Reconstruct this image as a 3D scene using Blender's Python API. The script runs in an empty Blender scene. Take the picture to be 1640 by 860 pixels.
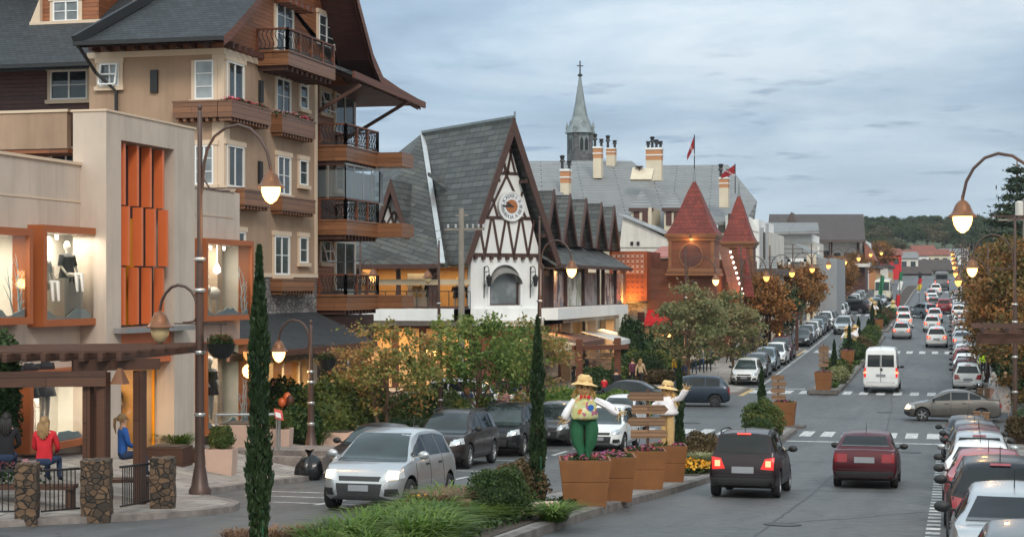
import bpy,bmesh,math,random
import numpy as np
from mathutils import Vector as V,Matrix,Euler
from mathutils.bvhtree import BVHTree
from math import sin,cos,pi,radians as R
SC=bpy.context.scene
COL=SC.collection
rnd=random.Random(7)
# survey of the place: camera at the origin, street runs along +Y
F=2730.0;H0=460.0
TH=math.atan(700/F);CS=cos(TH);SN=sin(TH);CZ=6.0
PY=[-40,0,18,24,30,36,41,48,56,68,80,100,120,146,165,186,235,287,330,400,500,650,900,4000]
PZ=[-3.9,-3.9,-4.0,-4.15,-4.4,-4.75,-5.05,-5.4,-5.7,-5.95,-6.02,-6.0,-5.6,-4.98,-4.42,-3.85,-2.4,-.7,.3,1.6,8,20,24,24]
def hermite(xs,ys):
 n=len(xs);h=[xs[i+1]-xs[i]for i in range(n-1)];s=[(ys[i+1]-ys[i])/h[i]for i in range(n-1)]
 m=[s[0]]+[0 if s[i-1]*s[i]<=0 else 2*s[i-1]*s[i]/(s[i-1]+s[i])for i in range(1,n-1)]+[s[-1]]
 def f(x):
  if x<=xs[0]:return ys[0]
  if x>=xs[-1]:return ys[-1]
  lo,hi=0,n-1
  while hi-lo>1:
   k=(lo+hi)//2
   if xs[k]<=x:lo=k
   else:hi=k
  t=(x-xs[lo])/h[lo]
  return((1+2*t)*(1-t)**2*ys[lo]+t*(1-t)**2*h[lo]*m[lo]+t*t*(3-2*t)*ys[hi]+t*t*(t-1)*h[lo]*m[hi])
 return f
_zr=hermite([y*1.005 for y in PY],PZ)
def zr(Y):return CZ+_zr(Y)
def lin(pts):
 def f(x):
  if x<=pts[0][0]:return pts[0][1]
  for(a,b),(c,d)in zip(pts,pts[1:]):
   if x<=c:return b+(d-b)*(x-a)/(c-a)
  return pts[-1][1]
 return f
KL=lin([(14,-27),(20,-22),(24,-18.6),(27.2,-16.4),(29,-14.9),(30.6,-14.05),(31.6,-13.95),(32.6,-14.3),(34,-15.6),(36,-16.7),(40,-16.7),(46,-16.4),(62,-15.9),(64.5,-14.4),(68,-14.3),(70,-15),(72,-17.5),(73.5,-22),(74,-90)])
KLF=lin([(91,-90),(91.5,-24),(92.5,-18),(94,-13.5),(96,-11.6),(100.5,-11.5),(103,-13.2),(131,-13.2),(134,-11.7),(141,-11.7),(144,-13.2),(186,-13.2),(189,-11.8),(196,-11.8),(199,-13.2),(215,-13.2),(218,-11.8),(222,-11.8),(225,-13.2),(430,-13.2)])
KR=lin([(10,1.75),(60,1.75),(62.5,.3),(66,.1),(69,.6),(71,3),(72.5,8),(73,90)])
KRF=lin([(92,90),(93,8),(95,2),(97,.6),(101,.5),(104,1.95),(186,1.95),(188,.9),(195,.9),(198,1.95),(430,1.95)])
def smooth(a,b,x):
 t=min(1,max(0,(x-a)/(b-a)));return t*t*(3-2*t)
def pave(X,Y):
 h=.13
 if X<-17.2:h+=min(4.5,-17.2-X)*.19*(1-smooth(46,72,Y))
 return h
def gz(X,Y):
 z=zr(Y)
 if X<-9:
  if 14<=Y<=74 and X<KL(Y):return z+pave(X,Y)
  if 91<=Y<=430 and X<KLF(Y):return z+.13
 if X>-3:
  if Y<=73 and X>KR(Y):return z+.13
  if 92<=Y<=430 and X>KRF(Y):return z+.13
 if 18<Y<71.5 and(-9.6+.065*max(0,Y-28)if Y<42 else-8.6+.035*(Y-42))<X<(-7.0 if Y<40 else-6.25):return z+.15
 if-7.7<X<-5.9 and(97<Y<161 or 168<Y<330):return z+.15
 return z
def P(u,v,d):
 r=(u-820)/F*d
 return V((r*CS-d*SN,r*SN+d*CS,CZ+(H0-v)/F*d))
def onX(u,v,X):return P(u,v,X*F/(CS*(u-1520)))
def onY(u,v,Y):return P(u,v,Y/(CS+(u-820)/F*SN))
def G(u,v):
 d=18.0
 while d<500:
  p=P(u,v,d)
  if p.z<=gz(p.x,p.y):break
  d+=.5
 lo,hi=d-.5,d
 for _ in range(20):
  m=(lo+hi)/2;p=P(u,v,m)
  if p.z<=gz(p.x,p.y):hi=m
  else:lo=m
 p=P(u,v,hi);return V((p.x,p.y,gz(p.x,p.y)))
def S(u,X):
 p=onX(u,460,X);return V((X,p.y,gz(X,p.y)))
def at(u,d):p=P(u,460,d);return V((p.x,p.y,gz(p.x,p.y)))
# tagging
def tag(o,label=None,cat=None,group=None,kind=None):
 if label:o['label']=label
 if cat:o['category']=cat
 if group:o['group']=group
 if kind:o['kind']=kind
 return o
def thing(name,label,cat,loc=(0,0,0),rz=0,group=None):
 o=bpy.data.objects.new(name,None);COL.objects.link(o);o.empty_display_size=.1
 o.location=loc;o.rotation_euler=(0,0,rz)
 return tag(o,label,cat,group)
def link(name,me,parent=None):
 o=bpy.data.objects.new(name,me);COL.objects.link(o)
 if parent is not None:o.parent=parent
 return o
def kids(o):return list(o.children)
def copy_tree(o,parent=None,loc=None,rz=None,scale=None):
 c=o.copy();COL.objects.link(c);c.parent=parent
 if loc is not None:c.location=loc
 if rz is not None:c.rotation_euler=(0,0,rz)
 if scale is not None:c.scale=(scale,)*3
 for ch in kids(o):copy_tree(ch,c)
 return c
 # mesh builder
class MB:
 def __init__(s,M=None):s.v=[];s.f=[];s.m=[];s.cur=0;s.M=M
 def add(s,vs,fs,mi=None):
  b=len(s.v)
  if s.M is not None:vs=[s.M@V(p)for p in vs]
  s.v+=[tuple(p)for p in vs];s.f+=[tuple(b+i for i in f)for f in fs]
  s.m+=[s.cur if mi is None else mi]*len(fs);return s
 def box(s,x0,x1,y0,y1,z0,z1,mi=None):
  if x0>x1:x0,x1=x1,x0
  if y0>y1:y0,y1=y1,y0
  if z0>z1:z0,z1=z1,z0
  return s.add([(x0,y0,z0),(x1,y0,z0),(x1,y1,z0),(x0,y1,z0),(x0,y0,z1),(x1,y0,z1),(x1,y1,z1),(x0,y1,z1)],[(0,3,2,1),(4,5,6,7),(0,1,5,4),(1,2,6,5),(2,3,7,6),(3,0,4,7)],mi)
 def bar(s,a,b,w,h=None,up=(0,0,1),mi=None):
  a,b=V(a),V(b);h=h or w;t=(b-a).normalized();up=V(up)
  if abs(t.dot(up))>.98:up=V((1,0,0))
  n=t.cross(up).normalized();k=n.cross(t).normalized();n*=w/2;k*=h/2
  return s.add([a-n-k,a+n-k,a+n+k,a-n+k,b-n-k,b+n-k,b+n+k,b-n+k],[(0,1,2,3),(7,6,5,4),(4,5,1,0),(5,6,2,1),(6,7,3,2),(7,4,0,3)],mi)
 def prism(s,pts,d,mi=None):
  n=len(pts);pts=[V(p)for p in pts];d=V(d)
  nn=V((0,0,0))
  for i in range(n):nn+=(pts[i]-pts[0]).cross(pts[(i+1)%n]-pts[0])
  if nn.dot(d)>0:pts.reverse()
  return s.add(pts+[p+d for p in pts],[tuple(range(n)),tuple(range(2*n-1,n-1,-1))]+[(i,i+n,(i+1)%n+n,(i+1)%n)for i in range(n)],mi)
 def quad(s,a,b,c,d,mi=None):return s.add([a,b,c,d],[(0,1,2,3)],mi)
 def poly(s,pts,mi=None):return s.add(pts,[tuple(range(len(pts)))],mi)
 def tube(s,path,rad,n=8,cap=True,mi=None):
  path=[V(p)for p in path];m=len(path)
  if not hasattr(rad,'__len__'):rad=[rad]*m
  vs=[];up=V((0.13,.27,.95)).normalized();prev=None
  for i,p in enumerate(path):
   t=(path[min(i+1,m-1)]-path[max(i-1,0)]).normalized()
   if prev is None:
    n1=t.cross(up)
    if n1 .length<.1:n1=t.cross(V((1,0,0)))
   else:n1=prev-t*prev.dot(t)
   n1 .normalize();prev=n1;n2=t.cross(n1)
   for k in range(n):
    a=2*pi*k/n;vs.append(p+(n1*cos(a)+n2*sin(a))*rad[i])
  fs=[(i*n+k,i*n+(k+1)%n,(i+1)*n+(k+1)%n,(i+1)*n+k)for i in range(m-1)for k in range(n)]
  if cap:fs+=[tuple(range(n-1,-1,-1)),tuple(range((m-1)*n,m*n))]
  return s.add(vs,fs,mi)
 def lathe(s,prof,n=16,c=(0,0,0),mi=None,cap=True,axis='z',a0=0):
  vs=[];c=V(c)
  for r,z in prof:
   for k in range(n):
    a=2*pi*k/n+a0;x,y=r*cos(a),r*sin(a)
    q=V((x,y,z))if axis=='z' else(V((z,x,y))if axis=='x' else V((y,z,x)))
    vs.append(c+q)
  m=len(prof)
  fs=[(i*n+k,i*n+(k+1)%n,(i+1)*n+(k+1)%n,(i+1)*n+k)for i in range(m-1)for k in range(n)]
  if cap:fs+=[tuple(range(n-1,-1,-1)),tuple(range((m-1)*n,m*n))]
  return s.add(vs,fs,mi)
 def ball(s,c,r,nu=12,nv=8,mi=None,jit=0,rg=None):
  rx,ry,rz=r if hasattr(r,'__len__')else(r,r,r);c=V(c);vs=[c+V((0,0,-rz))]
  for j in range(1,nv):
   b=-pi/2+pi*j/nv
   for k in range(nu):
    a=2*pi*k/nu;q=1+(rg.uniform(-jit,jit)if jit else 0)
    vs.append(c+V((rx*cos(b)*cos(a)*q,ry*cos(b)*sin(a)*q,rz*sin(b)*q)))
  vs.append(c+V((0,0,rz)));e=len(vs)-1
  fs=[(0,1+(k+1)%nu,1+k)for k in range(nu)]+[(e,1+(nv-2)*nu+k,1+(nv-2)*nu+(k+1)%nu)for k in range(nu)]
  fs+=[(1+j*nu+k,1+j*nu+(k+1)%nu,1+(j+1)*nu+(k+1)%nu,1+(j+1)*nu+k)for j in range(nv-2)for k in range(nu)]
  return s.add(vs,fs,mi)
 def mesh(s,name,mats,smooth=None,uv=True):
  me=bpy.data.meshes.new(name);me.from_pydata(s.v,[],s.f)
  mats=mats if isinstance(mats,(list,tuple))else[mats]
  for m in mats:me.materials.append(m)
  me.polygons.foreach_set('material_index',s.m)
  if smooth is not None:
   me.shade_smooth();me.set_sharp_from_angle(angle=R(smooth))
  if uv:
   ul=me.uv_layers.new(name='UVMap');buf=[0.0]*(2*len(me.loops));vs=me.vertices
   for p in me.polygons:
    n=p.normal
    if abs(n.z)>.985:t=V((1,0,0));b=V((0,1,0))
    else:t=V((-n.y,n.x,0)).normalized();b=n.cross(t)
    for li in p.loop_indices:
     co=vs[me.loops[li].vertex_index].co
     buf[2*li]=co.dot(t);buf[2*li+1]=co.dot(b)
   ul.data.foreach_set('uv',buf)
  me.update();return me
 def build(s,name,mats,parent=None,smooth=None):
  return link(name,s.mesh(name,mats,smooth),parent)
  # materials
def rgb(h):
 h=h.lstrip('#');f=lambda c:c/12.92 if c<=.04045 else((c+.055)/1.055)**2.4
 return tuple(f(int(h[i:i+2],16)/255)for i in(0,2,4))
class NT:
 def __init__(s,name):
  s.mat=bpy.data.materials.new(name);s.mat.use_nodes=True;s.t=s.mat.node_tree
  s.b=s.t.nodes['Principled BSDF'];s.out=s.t.nodes['Material Output']
 def n(s,typ,**kw):
  nd=s.t.nodes.new(typ)
  for k,v in kw.items():
   if k.startswith('i_'):
    key=k[2:];key=int(key)if key.isdigit()else key.replace('_',' ')
    nd.inputs[key].default_value=v
   else:setattr(nd,k,v)
  return nd
 def l(s,a,b):s.t.links.new(a,b)
 def coord(s,kind='UV',scale=(1,1,1),rot=(0,0,0)):
  if kind=='POS':o=s.n('ShaderNodeNewGeometry').outputs['Position']
  else:o=s.n('ShaderNodeTexCoord').outputs[kind]
  mp=s.n('ShaderNodeMapping');mp.inputs['Scale'].default_value=scale;mp.inputs['Rotation'].default_value=rot
  s.l(o,mp.inputs['Vector']);return mp.outputs[0]
 def noise(s,vec,scale,detail=4,rough=.55):
  nd=s.n('ShaderNodeTexNoise',i_Scale=scale,i_Detail=detail,i_Roughness=rough)
  if vec is not None:s.l(vec,nd.inputs['Vector'])
  return nd.outputs['Fac']
 def ramp(s,fac,stops,interp='LINEAR'):
  r=s.n('ShaderNodeValToRGB');r.color_ramp.interpolation=interp;e=r.color_ramp.elements
  while len(e)<len(stops):e.new(.5)
  for i,(p,c)in enumerate(stops):
   e[i].position=p;e[i].color=(*(c if hasattr(c,'__len__')else(c,)*3),1)
  s.l(fac,r.inputs[0]);return r.outputs[0]
 def mix(s,fac,a,b,blend='MIX'):
  m=s.n('ShaderNodeMix',data_type='RGBA',blend_type=blend)
  for sock,val in((m.inputs[0],fac),(m.inputs[6],a),(m.inputs[7],b)):
   if hasattr(val,'is_linked')or isinstance(val,bpy.types.NodeSocket):s.l(val,sock)
   elif sock==m.inputs[0]:sock.default_value=val
   else:sock.default_value=(*val,1)if len(val)==3 else val
  return m.outputs[2]
 def math(s,op,a,b=None):
  m=s.n('ShaderNodeMath',operation=op)
  for sock,val in((m.inputs[0],a),(m.inputs[1],b)):
   if val is None:continue
   if isinstance(val,bpy.types.NodeSocket):s.l(val,sock)
   else:sock.default_value=val
  return m.outputs[0]
 def bump(s,h,strength=.3,dist=.02):
  b=s.n('ShaderNodeBump',i_Strength=strength,i_Distance=dist);s.l(h,b.inputs['Height']);s.l(b.outputs[0],s.b.inputs['Normal'])
 def set(s,**kw):
  for k,v in kw.items():
   k=k.replace('_',' ')
   if isinstance(v,bpy.types.NodeSocket):s.l(v,s.b.inputs[k])
   elif hasattr(v,'__len__')and len(v)==3:s.b.inputs[k].default_value=(*v,1)
   else:s.b.inputs[k].default_value=v
  return s
def sc(c,k):return tuple(min(1,x*k)for x in c)
MC={}
def plain(name,col,rough=.6,var=.14,scale=2.5,bump=.15,bscale=30,metal=0,coat=0,spec=.5,coord='POS',stain=0):
 if name in MC:return MC[name]
 t=NT(name);vec=t.coord(coord)
 n1=t.noise(vec,scale,5,.6)
 c=t.ramp(n1,[(.3,sc(col,1-var)),(.7,sc(col,1+var))])
 if stain:
  sv=t.coord(coord,(1.6,1.6,.22));sn=t.noise(sv,1.3,6,.65)
  c=t.mix(t.ramp(sn,[(.46,0),(.75,stain)]),c,sc(col,.45))
 t.set(Base_Color=c,Roughness=rough,Metallic=metal,Specular_IOR_Level=spec)
 if coat:t.set(Coat_Weight=coat,Coat_Roughness=.06)
 if bump:t.bump(t.noise(vec,bscale,4,.6),bump,.02)
 MC[name]=t.mat;return t.mat
def emit(name,col,strength):
 if name in MC:return MC[name]
 t=NT(name);t.set(Base_Color=sc(col,.35),Emission_Color=col,Emission_Strength=strength,Roughness=.3);MC[name]=t.mat;return t.mat
def planks(name,col,w=.14,rough=.55,var=.25,vert=False,coat=0):
 t=NT(name);uv=t.coord('UV',rot=(0,0,pi/2 if vert else 0))
 br=t.n('ShaderNodeTexBrick',i_Scale=1.0,i_Mortar_Size=.008,i_Brick_Width=3.1,i_Row_Height=w,i_Bias=0.0,i_Mortar_Smooth=.2)
 br.inputs['Color1'].default_value=(*sc(col,1-var),1);br.inputs['Color2'].default_value=(*sc(col,1+var),1);br.inputs['Mortar'].default_value=(*sc(col,.25),1)
 t.l(uv,br.inputs['Vector'])
 gr=t.noise(t.coord('UV',(.8,14,1),(0,0,pi/2 if vert else 0)),3,5,.6)
 c=t.mix(.55,br.outputs['Color'],t.ramp(gr,[(.3,.45),(.7,1.25)]),'MULTIPLY')
 t.set(Base_Color=c,Roughness=rough,Coat_Weight=coat);t.bump(br.outputs['Fac'],.6,-.01);return t.mat
def shingles(name,col,h=.25,w=.32,var=.35,moss=None,rough=.75,course_line=.012,blot=.6):
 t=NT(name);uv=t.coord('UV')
 br=t.n('ShaderNodeTexBrick',i_Scale=1.0,i_Mortar_Size=course_line,i_Brick_Width=w,i_Row_Height=h,i_Mortar_Smooth=.1,i_Bias=0.0)
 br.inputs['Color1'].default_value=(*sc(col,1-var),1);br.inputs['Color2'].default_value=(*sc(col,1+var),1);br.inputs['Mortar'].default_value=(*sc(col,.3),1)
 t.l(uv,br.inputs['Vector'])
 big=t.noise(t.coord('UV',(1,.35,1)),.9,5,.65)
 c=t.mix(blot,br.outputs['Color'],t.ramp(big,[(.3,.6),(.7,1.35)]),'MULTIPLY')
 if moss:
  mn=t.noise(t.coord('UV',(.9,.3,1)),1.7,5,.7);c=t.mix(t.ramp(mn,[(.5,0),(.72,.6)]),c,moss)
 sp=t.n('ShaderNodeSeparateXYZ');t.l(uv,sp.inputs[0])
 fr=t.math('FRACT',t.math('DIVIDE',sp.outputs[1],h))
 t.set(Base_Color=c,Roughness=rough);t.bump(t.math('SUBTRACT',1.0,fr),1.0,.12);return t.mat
def stone(name,c1,c2,mortar,w=.4,h=.25,scale=None):
 t=NT(name);uv=t.coord('UV')
 vo=t.n('ShaderNodeTexVoronoi',feature='F1',i_Scale=1.0/w);vo2=t.n('ShaderNodeTexVoronoi',feature='DISTANCE_TO_EDGE',i_Scale=1.0/w)
 src=t.coord('POS',(1,1,w/h));t.l(src,vo.inputs['Vector']);t.l(src,vo2 .inputs['Vector'])
 sp=t.n('ShaderNodeSeparateColor');t.l(vo.outputs['Color'],sp.inputs[0])
 c=t.ramp(sp.outputs[0],[(0,c1),(.5,tuple((a+b)/2 for a,b in zip(c1,c2))),(1,c2)])
 c=t.mix(.5,c,t.ramp(t.noise(src,9,4),[(.3,.6),(.7,1.3)]),'MULTIPLY')
 e=t.ramp(vo2 .outputs[0],[(.02,0),(.07,1)])
 t.set(Base_Color=t.mix(e,mortar,c),Roughness=.85);t.bump(e,.8,.05);return t.mat
def glass_dark(name,col=(.03,.04,.045),rough=.06,spec=.7):
 t=NT(name);n=t.noise(t.coord('POS'),.9,2)
 t.set(Base_Color=t.ramp(n,[(.4,sc(col,.7)),(.65,sc(col,1.6))]),Roughness=rough,Specular_IOR_Level=spec);t.bump(n,.05,.05);return t.mat
def glass_thin(name,tint=(.95,.97,.96),refl=.12):
 t=NT(name);t.t.nodes.remove(t.b)
 tr=t.n('ShaderNodeBsdfTransparent');tr.inputs[0].default_value=(*tint,1)
 gl=t.n('ShaderNodeBsdfGlossy');gl.inputs['Roughness'].default_value=.03
 fr=t.n('ShaderNodeFresnel',i_IOR=1.45);k=t.math('ADD',fr.outputs[0],refl*.3)
 m=t.n('ShaderNodeMixShader');t.l(k,m.inputs[0]);t.l(tr.outputs[0],m.inputs[1]);t.l(gl.outputs[0],m.inputs[2]);t.l(m.outputs[0],t.out.inputs[0]);return t.mat
def leafmat(name,cols,trans=.3,rough=.55,patch=.45):
 t=NT(name);g=t.n('ShaderNodeNewGeometry')
 n=t.noise(g.outputs['Position'],patch,3,.6)
 f=t.math('ADD',t.math('MULTIPLY',g.outputs['Random Per Island'],.45),t.math('MULTIPLY',t.ramp(n,[(.3,0),(.7,1)]),.55))
 k=len(cols);c=t.ramp(f,[(.08+.84*i/(k-1),col)for i,col in enumerate(cols)])
 t.set(Base_Color=c,Roughness=rough,Specular_IOR_Level=.3)
 tl=t.n('ShaderNodeBsdfTranslucent');t.l(c,tl.inputs[0])
 m=t.n('ShaderNodeMixShader');m.inputs[0].default_value=trans
 t.l(t.b.outputs[0],m.inputs[1]);t.l(tl.outputs[0],m.inputs[2]);t.l(m.outputs[0],t.out.inputs[0]);return t.mat
M={}
def setup_mats():
 t=NT('asphalt');p=t.coord('POS')
 big=t.noise(t.coord('POS',(1,.12,1)),.7,5,.6);fine=t.noise(p,60,3,.7);mid=t.noise(p,3.0,5,.65)
 c=t.ramp(big,[(.3,(.062,.064,.065)),(.7,(.105,.107,.107))]);c=t.mix(.45,c,t.ramp(mid,[(.3,.65),(.7,1.3)]),'MULTIPLY')
 c=t.mix(.5,c,t.ramp(fine,[(.3,.6),(.7,1.35)]),'MULTIPLY')
 oil=t.noise(t.coord('POS',(.9,.12,1)),.6,5,.7);c=t.mix(t.ramp(oil,[(.52,0),(.72,.55)]),c,(.04,.04,.041));pt=t.n('ShaderNodeTexVoronoi',i_Scale=.11,distance='CHEBYCHEV');t.l(t.coord('POS',(1.7,.7,1)),pt.inputs['Vector']);ps=t.n('ShaderNodeSeparateColor');t.l(pt.outputs['Color'],ps.inputs[0]);c=t.mix(t.ramp(ps.outputs[0],[(.78,0),(.8,.4)],'CONSTANT'),c,(.055,.056,.058))
 cr=t.n('ShaderNodeTexVoronoi',feature='DISTANCE_TO_EDGE',i_Scale=.22);dv=t.n('ShaderNodeVectorMath',operation='ADD')
 nz=t.n('ShaderNodeTexNoise',i_Scale=1.4,i_Detail=4);t.l(p,nz.inputs['Vector']);t.l(p,dv.inputs[0]);t.l(nz.outputs['Color'],dv.inputs[1]);t.l(dv.outputs[0],cr.inputs['Vector'])
 c=t.mix(t.ramp(cr.outputs[0],[(.0,.8),(.008,0)]),c,(.03,.03,.03))
 t.set(Base_Color=c,Roughness=t.ramp(mid,[(.3,.5),(.7,.75)]));t.bump(fine,.35,.01);M['asphalt']=t.mat
 t=NT('road_paint');p=t.coord('POS');w=t.noise(p,5,6,.75)
 t.set(Base_Color=t.mix(t.ramp(w,[(.42,1),(.6,0)]),(.66,.66,.64),(.3,.3,.3)),Roughness=.7);M['paint']=t.mat
 t=NT('yellow_paint');w=t.noise(t.coord('POS'),4,6,.75)
 t.set(Base_Color=t.mix(t.ramp(w,[(.42,1),(.6,0)]),(.62,.36,.06),(.3,.27,.2)),Roughness=.7);M['ypaint']=t.mat
 t=NT('paving_slabs');p=t.coord('POS')
 br=t.n('ShaderNodeTexBrick',i_Scale=1.0,i_Mortar_Size=.018,i_Brick_Width=1.15,i_Row_Height=.62);t.l(p,br.inputs['Vector'])
 br.inputs['Color1'].default_value=(.25,.22,.2,1);br.inputs['Color2'].default_value=(.36,.33,.3,1);br.inputs['Mortar'].default_value=(.09,.08,.07,1)
 c=t.mix(.65,br.outputs['Color'],t.ramp(t.noise(p,1.3,6,.65),[(.3,.6),(.7,1.3)]),'MULTIPLY')
 t.set(Base_Color=c,Roughness=.75);t.bump(br.outputs['Fac'],.4,-.01);M['slabs']=t.mat
 t=NT('median_paving');p=t.coord('POS')
 c=t.ramp(t.noise(p,9,5,.75),[(.3,(.11,.1,.09)),(.7,(.3,.28,.26))]);t.set(Base_Color=c,Roughness=.85);t.bump(t.noise(p,40,3),.4,.01);M['medpave']=t.mat
 M['kerb']=plain('kerb_stone',(.2,.17,.155),.85,.4,3,.4,25)
 M['kerb_dark']=plain('median_kerb',(.13,.115,.105),.85,.4,3,.4,25)
 M['soil']=plain('soil',(.055,.04,.03),.95,.4,6,.6,25)
 M['earth']=plain('earth',(.07,.085,.045),.95,.4,.2,.3,3)
 M['stucco']=plain('shop_stucco',rgb('#c3b4a6'),.8,.07,.8,.12,40,stain=.42)
 M['stucco_sh']=plain('shop_stucco_warm',rgb('#bda995'),.8,.07,.8,.12,40,stain=.15)
 M['beige']=plain('beige_render',rgb('#a58972'),.85,.1,.7,.2,35,stain=.4)
 M['trim']=plain('pale_trim',rgb('#d2bca4'),.75,.06,1,.08,30)
 M['white']=plain('white_render',rgb('#e4e4e2'),.8,.05,.6,.1,30,stain=.22)
 M['whitepaint']=plain('white_frame',(.78,.78,.77),.4,.04,2,0)
 M['offwhite']=plain('offwhite_wall',rgb('#cfcac2'),.8,.1,.5,.1,30,stain=.4)
 M['greywall']=plain('grey_wall',rgb('#8d8f92'),.8,.08,.5,.1,30,stain=.3)
 M['orange']=plain('orange_panel',rgb('#d9703f'),.42,.07,1,.03,30,coat=.2)
 M['amber']=plain('amber_panel',rgb('#e89a18'),.45,.08,1,.03,30)
 M['rust']=plain('rust_frame',rgb('#a2592f'),.5,.1,1.2,.05,30)
 M['darkbrown']=plain('dark_brown_wood',rgb('#4f3026'),.6,.25,3,.2,25)
 M['timber']=plain('timber_frame',rgb('#49312a'),.6,.2,3,.15,25)
 M['wood']=planks('plank_wood',rgb('#935a38'),.15)
 M['wood2']=planks('balcony_wood',rgb('#84583a'),.2,.4,.22,coat=.15)
 M['woodred']=planks('red_wood',rgb('#70402a'),.16,.5,.2)
 M['wooddark']=planks('dark_plank',rgb('#54302a'),.15)
 M['pergola']=planks('pergola_wood',rgb('#553626'),.35,.6,.25);M['pergola_v']=planks('pergola_post_wood',rgb('#553626'),.35,.6,.25,True)
 M['signwood']=planks('sign_wood',rgb('#8a6a50'),.09,.75,.25)
 M['slate']=shingles('slate_dark',(.03,.034,.038),.2,.26,.3)
 M['slate_c']=shingles('slate_moss',(.07,.073,.07),.36,1.3,.4,(.11,.11,.08),course_line=.03)  # wide dark course lines: slate gaps plus butt-edge shadow painted into the colour
 M['slate_g']=shingles('roof_grey',(.22,.22,.218),.5,7.0,.08,course_line=.045,blot=.25)  # course lines again carry gap and edge shadow in the roof colour
 M['tile_red']=shingles('roof_red_tile',rgb('#6e2b20'),.3,.3,.22)
 M['tile_brown']=shingles('roof_brown_tile',rgb('#4d403b'),.3,.35,.2,blot=.4)
 M['roof_terra']=shingles('roof_terracotta',rgb('#8a5040'),.3,.35,.2)
 M['stonewall']=stone('rubble_stone',(.035,.028,.022),(.17,.1,.055),(.02,.017,.014),.15,.12)
 M['stonegrey']=stone('grey_stone',(.12,.11,.11),(.3,.27,.25),(.1,.09,.085),.38,.2)
 M['metal']=plain('galvanised',(.5,.51,.52),.35,.1,3,.05,30,metal=.8)
 M['iron']=plain('black_iron',(.02,.02,.021),.5,.2,3,.1,30)
 M['pole']=plain('brown_pole',rgb('#54413a'),.45,.15,2,.08,40,metal=.3)
 M['band']=plain('steel_band',(.55,.54,.52),.35,.1,3,0,metal=.8)
 M['bell']=plain('bell_shade',rgb('#7b5238'),.4,.15,4,.05,30,metal=.4)
 M['globe_off']=plain('frosted_globe',rgb('#cbb489'),.25,.05,3,0)
 M['glow']=emit('lamp_glow',(1,.48,.14),6)
 M['glow_far']=emit('lamp_glow_far',(1,.42,.09),3)
 M['glow_w']=emit('white_bulbs',(1,.85,.7),6)
 M['pane']=glass_dark('window_pane')
 M['pane_l']=glass_dark('window_pane_curtained',(.2,.22,.23),.12)
 M['thin']=glass_thin('shop_glass')
 M['curtain']=glass_thin('balcony_glass',(.8,.86,.88),.5)
 M['cream_in']=plain('shop_interior',(.8,.77,.7),.8,.06,1,.05)
 M['warm_in']=plain('shop_interior_warm',(.55,.36,.17),.8,.15,1,.05)
 M['ice']=plain('window_decor_ice',(.55,.7,.75),.5,.06,3,0)
 M['black']=plain('black_plastic',(.012,.012,.013),.5,.2,5,.05)
 M['bag']=plain('bag_plastic',(.012,.013,.015),.22,.3,6,.5,9)
 M['pot']=plain('terracotta_box',rgb('#80522c'),.6,.14,2.2,.12,30,stain=.25)
 M['pinkpot']=plain('pink_concrete',rgb('#c6a898'),.8,.08,1.5,.15,30,stain=.2)
 M['trunk']=plain('bark',rgb('#6b5644'),.9,.3,4,.8,16)
 M['concrete']=plain('concrete_pole',rgb('#8c847a'),.85,.15,2,.2,25)
 M['straw']=plain('straw',rgb('#c8a468'),.9,.25,14,.5,60)
 M['cream']=plain('cream_wall',rgb('#cfc2ac'),.8,.08,.6,.1,30,stain=.2)
 M['salmon']=plain('salmon_band',rgb('#b9825a'),.8,.08,.6,.1,30)
 M['redawn']=plain('red_canvas',rgb('#c01c22'),.7,.1,2,.08,20)
 M['beigeawn']=plain('beige_canvas',rgb('#c9b597'),.8,.1,2,.08,20)
 M['brownawn']=plain('brown_canvas',rgb('#5d4038'),.8,.1,2,.08,20)
 M['whiteawn']=plain('pale_canvas',rgb('#c4c8ca'),.7,.1,2,.08,20)
 M['leadroof']=plain('lead_spire',rgb('#7f8789'),.5,.18,1.2,.15,14,metal=.2,stain=.4)
setup_mats()
def crumple(m,seed,amp):
 for i,(x,y,z)in enumerate(m.v):q=sin(z*43+x*17+seed)+sin(x*37-z*23+y*19+seed*2)+sin(z*71+y*31);m.v[i]=(x+amp*q*.5*(1 if x>0 else-1),y+amp*q*.6*(1 if y>0 else-1),z+amp*.3*q)
 # ground, road, kerbs, markings
YS=[y for y in np.arange(-40,240,1.0)]+[y for y in np.arange(240,440,3.0)]+[y for y in np.arange(440,1000,20.)]+[1400,2200,4000]
def sheet(name,mat,x0f,x1f,y0,y1,dz,nx=1,sub=1.0,zf=None,kind='structure'):
 ys=[y0]+[y for y in YS if y0+.01<y<y1-.01]+[y1];mb=MB();vs=[]
 for y in ys:
  a,b=x0f(y),x1f(y)
  for i in range(nx+1):
   x=a+(b-a)*i/nx;vs.append((x,y,(zf(x,y)if zf else zr(y))+dz))
 k=nx+1
 fs=[(j*k+i,j*k+i+1,(j+1)*k+i+1,(j+1)*k+i)for j in range(len(ys)-1)for i in range(nx)]
 mb.add(vs,fs);o=mb.build(name,mat,smooth=60);tag(o,kind=kind);return o
K=lambda c:(lambda y:c)
sheet('ground',M['earth'],K(-700),K(700),-40,4000,-.16,14)
sheet('road',M['asphalt'],K(-30),K(15),-39,430,0,3)
sheet('cross_street',M['asphalt'],K(-110),K(-30),71,96,.0,3)
sheet('cross_street',M['asphalt'],K(15),K(90),71,96,.0,3)
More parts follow.
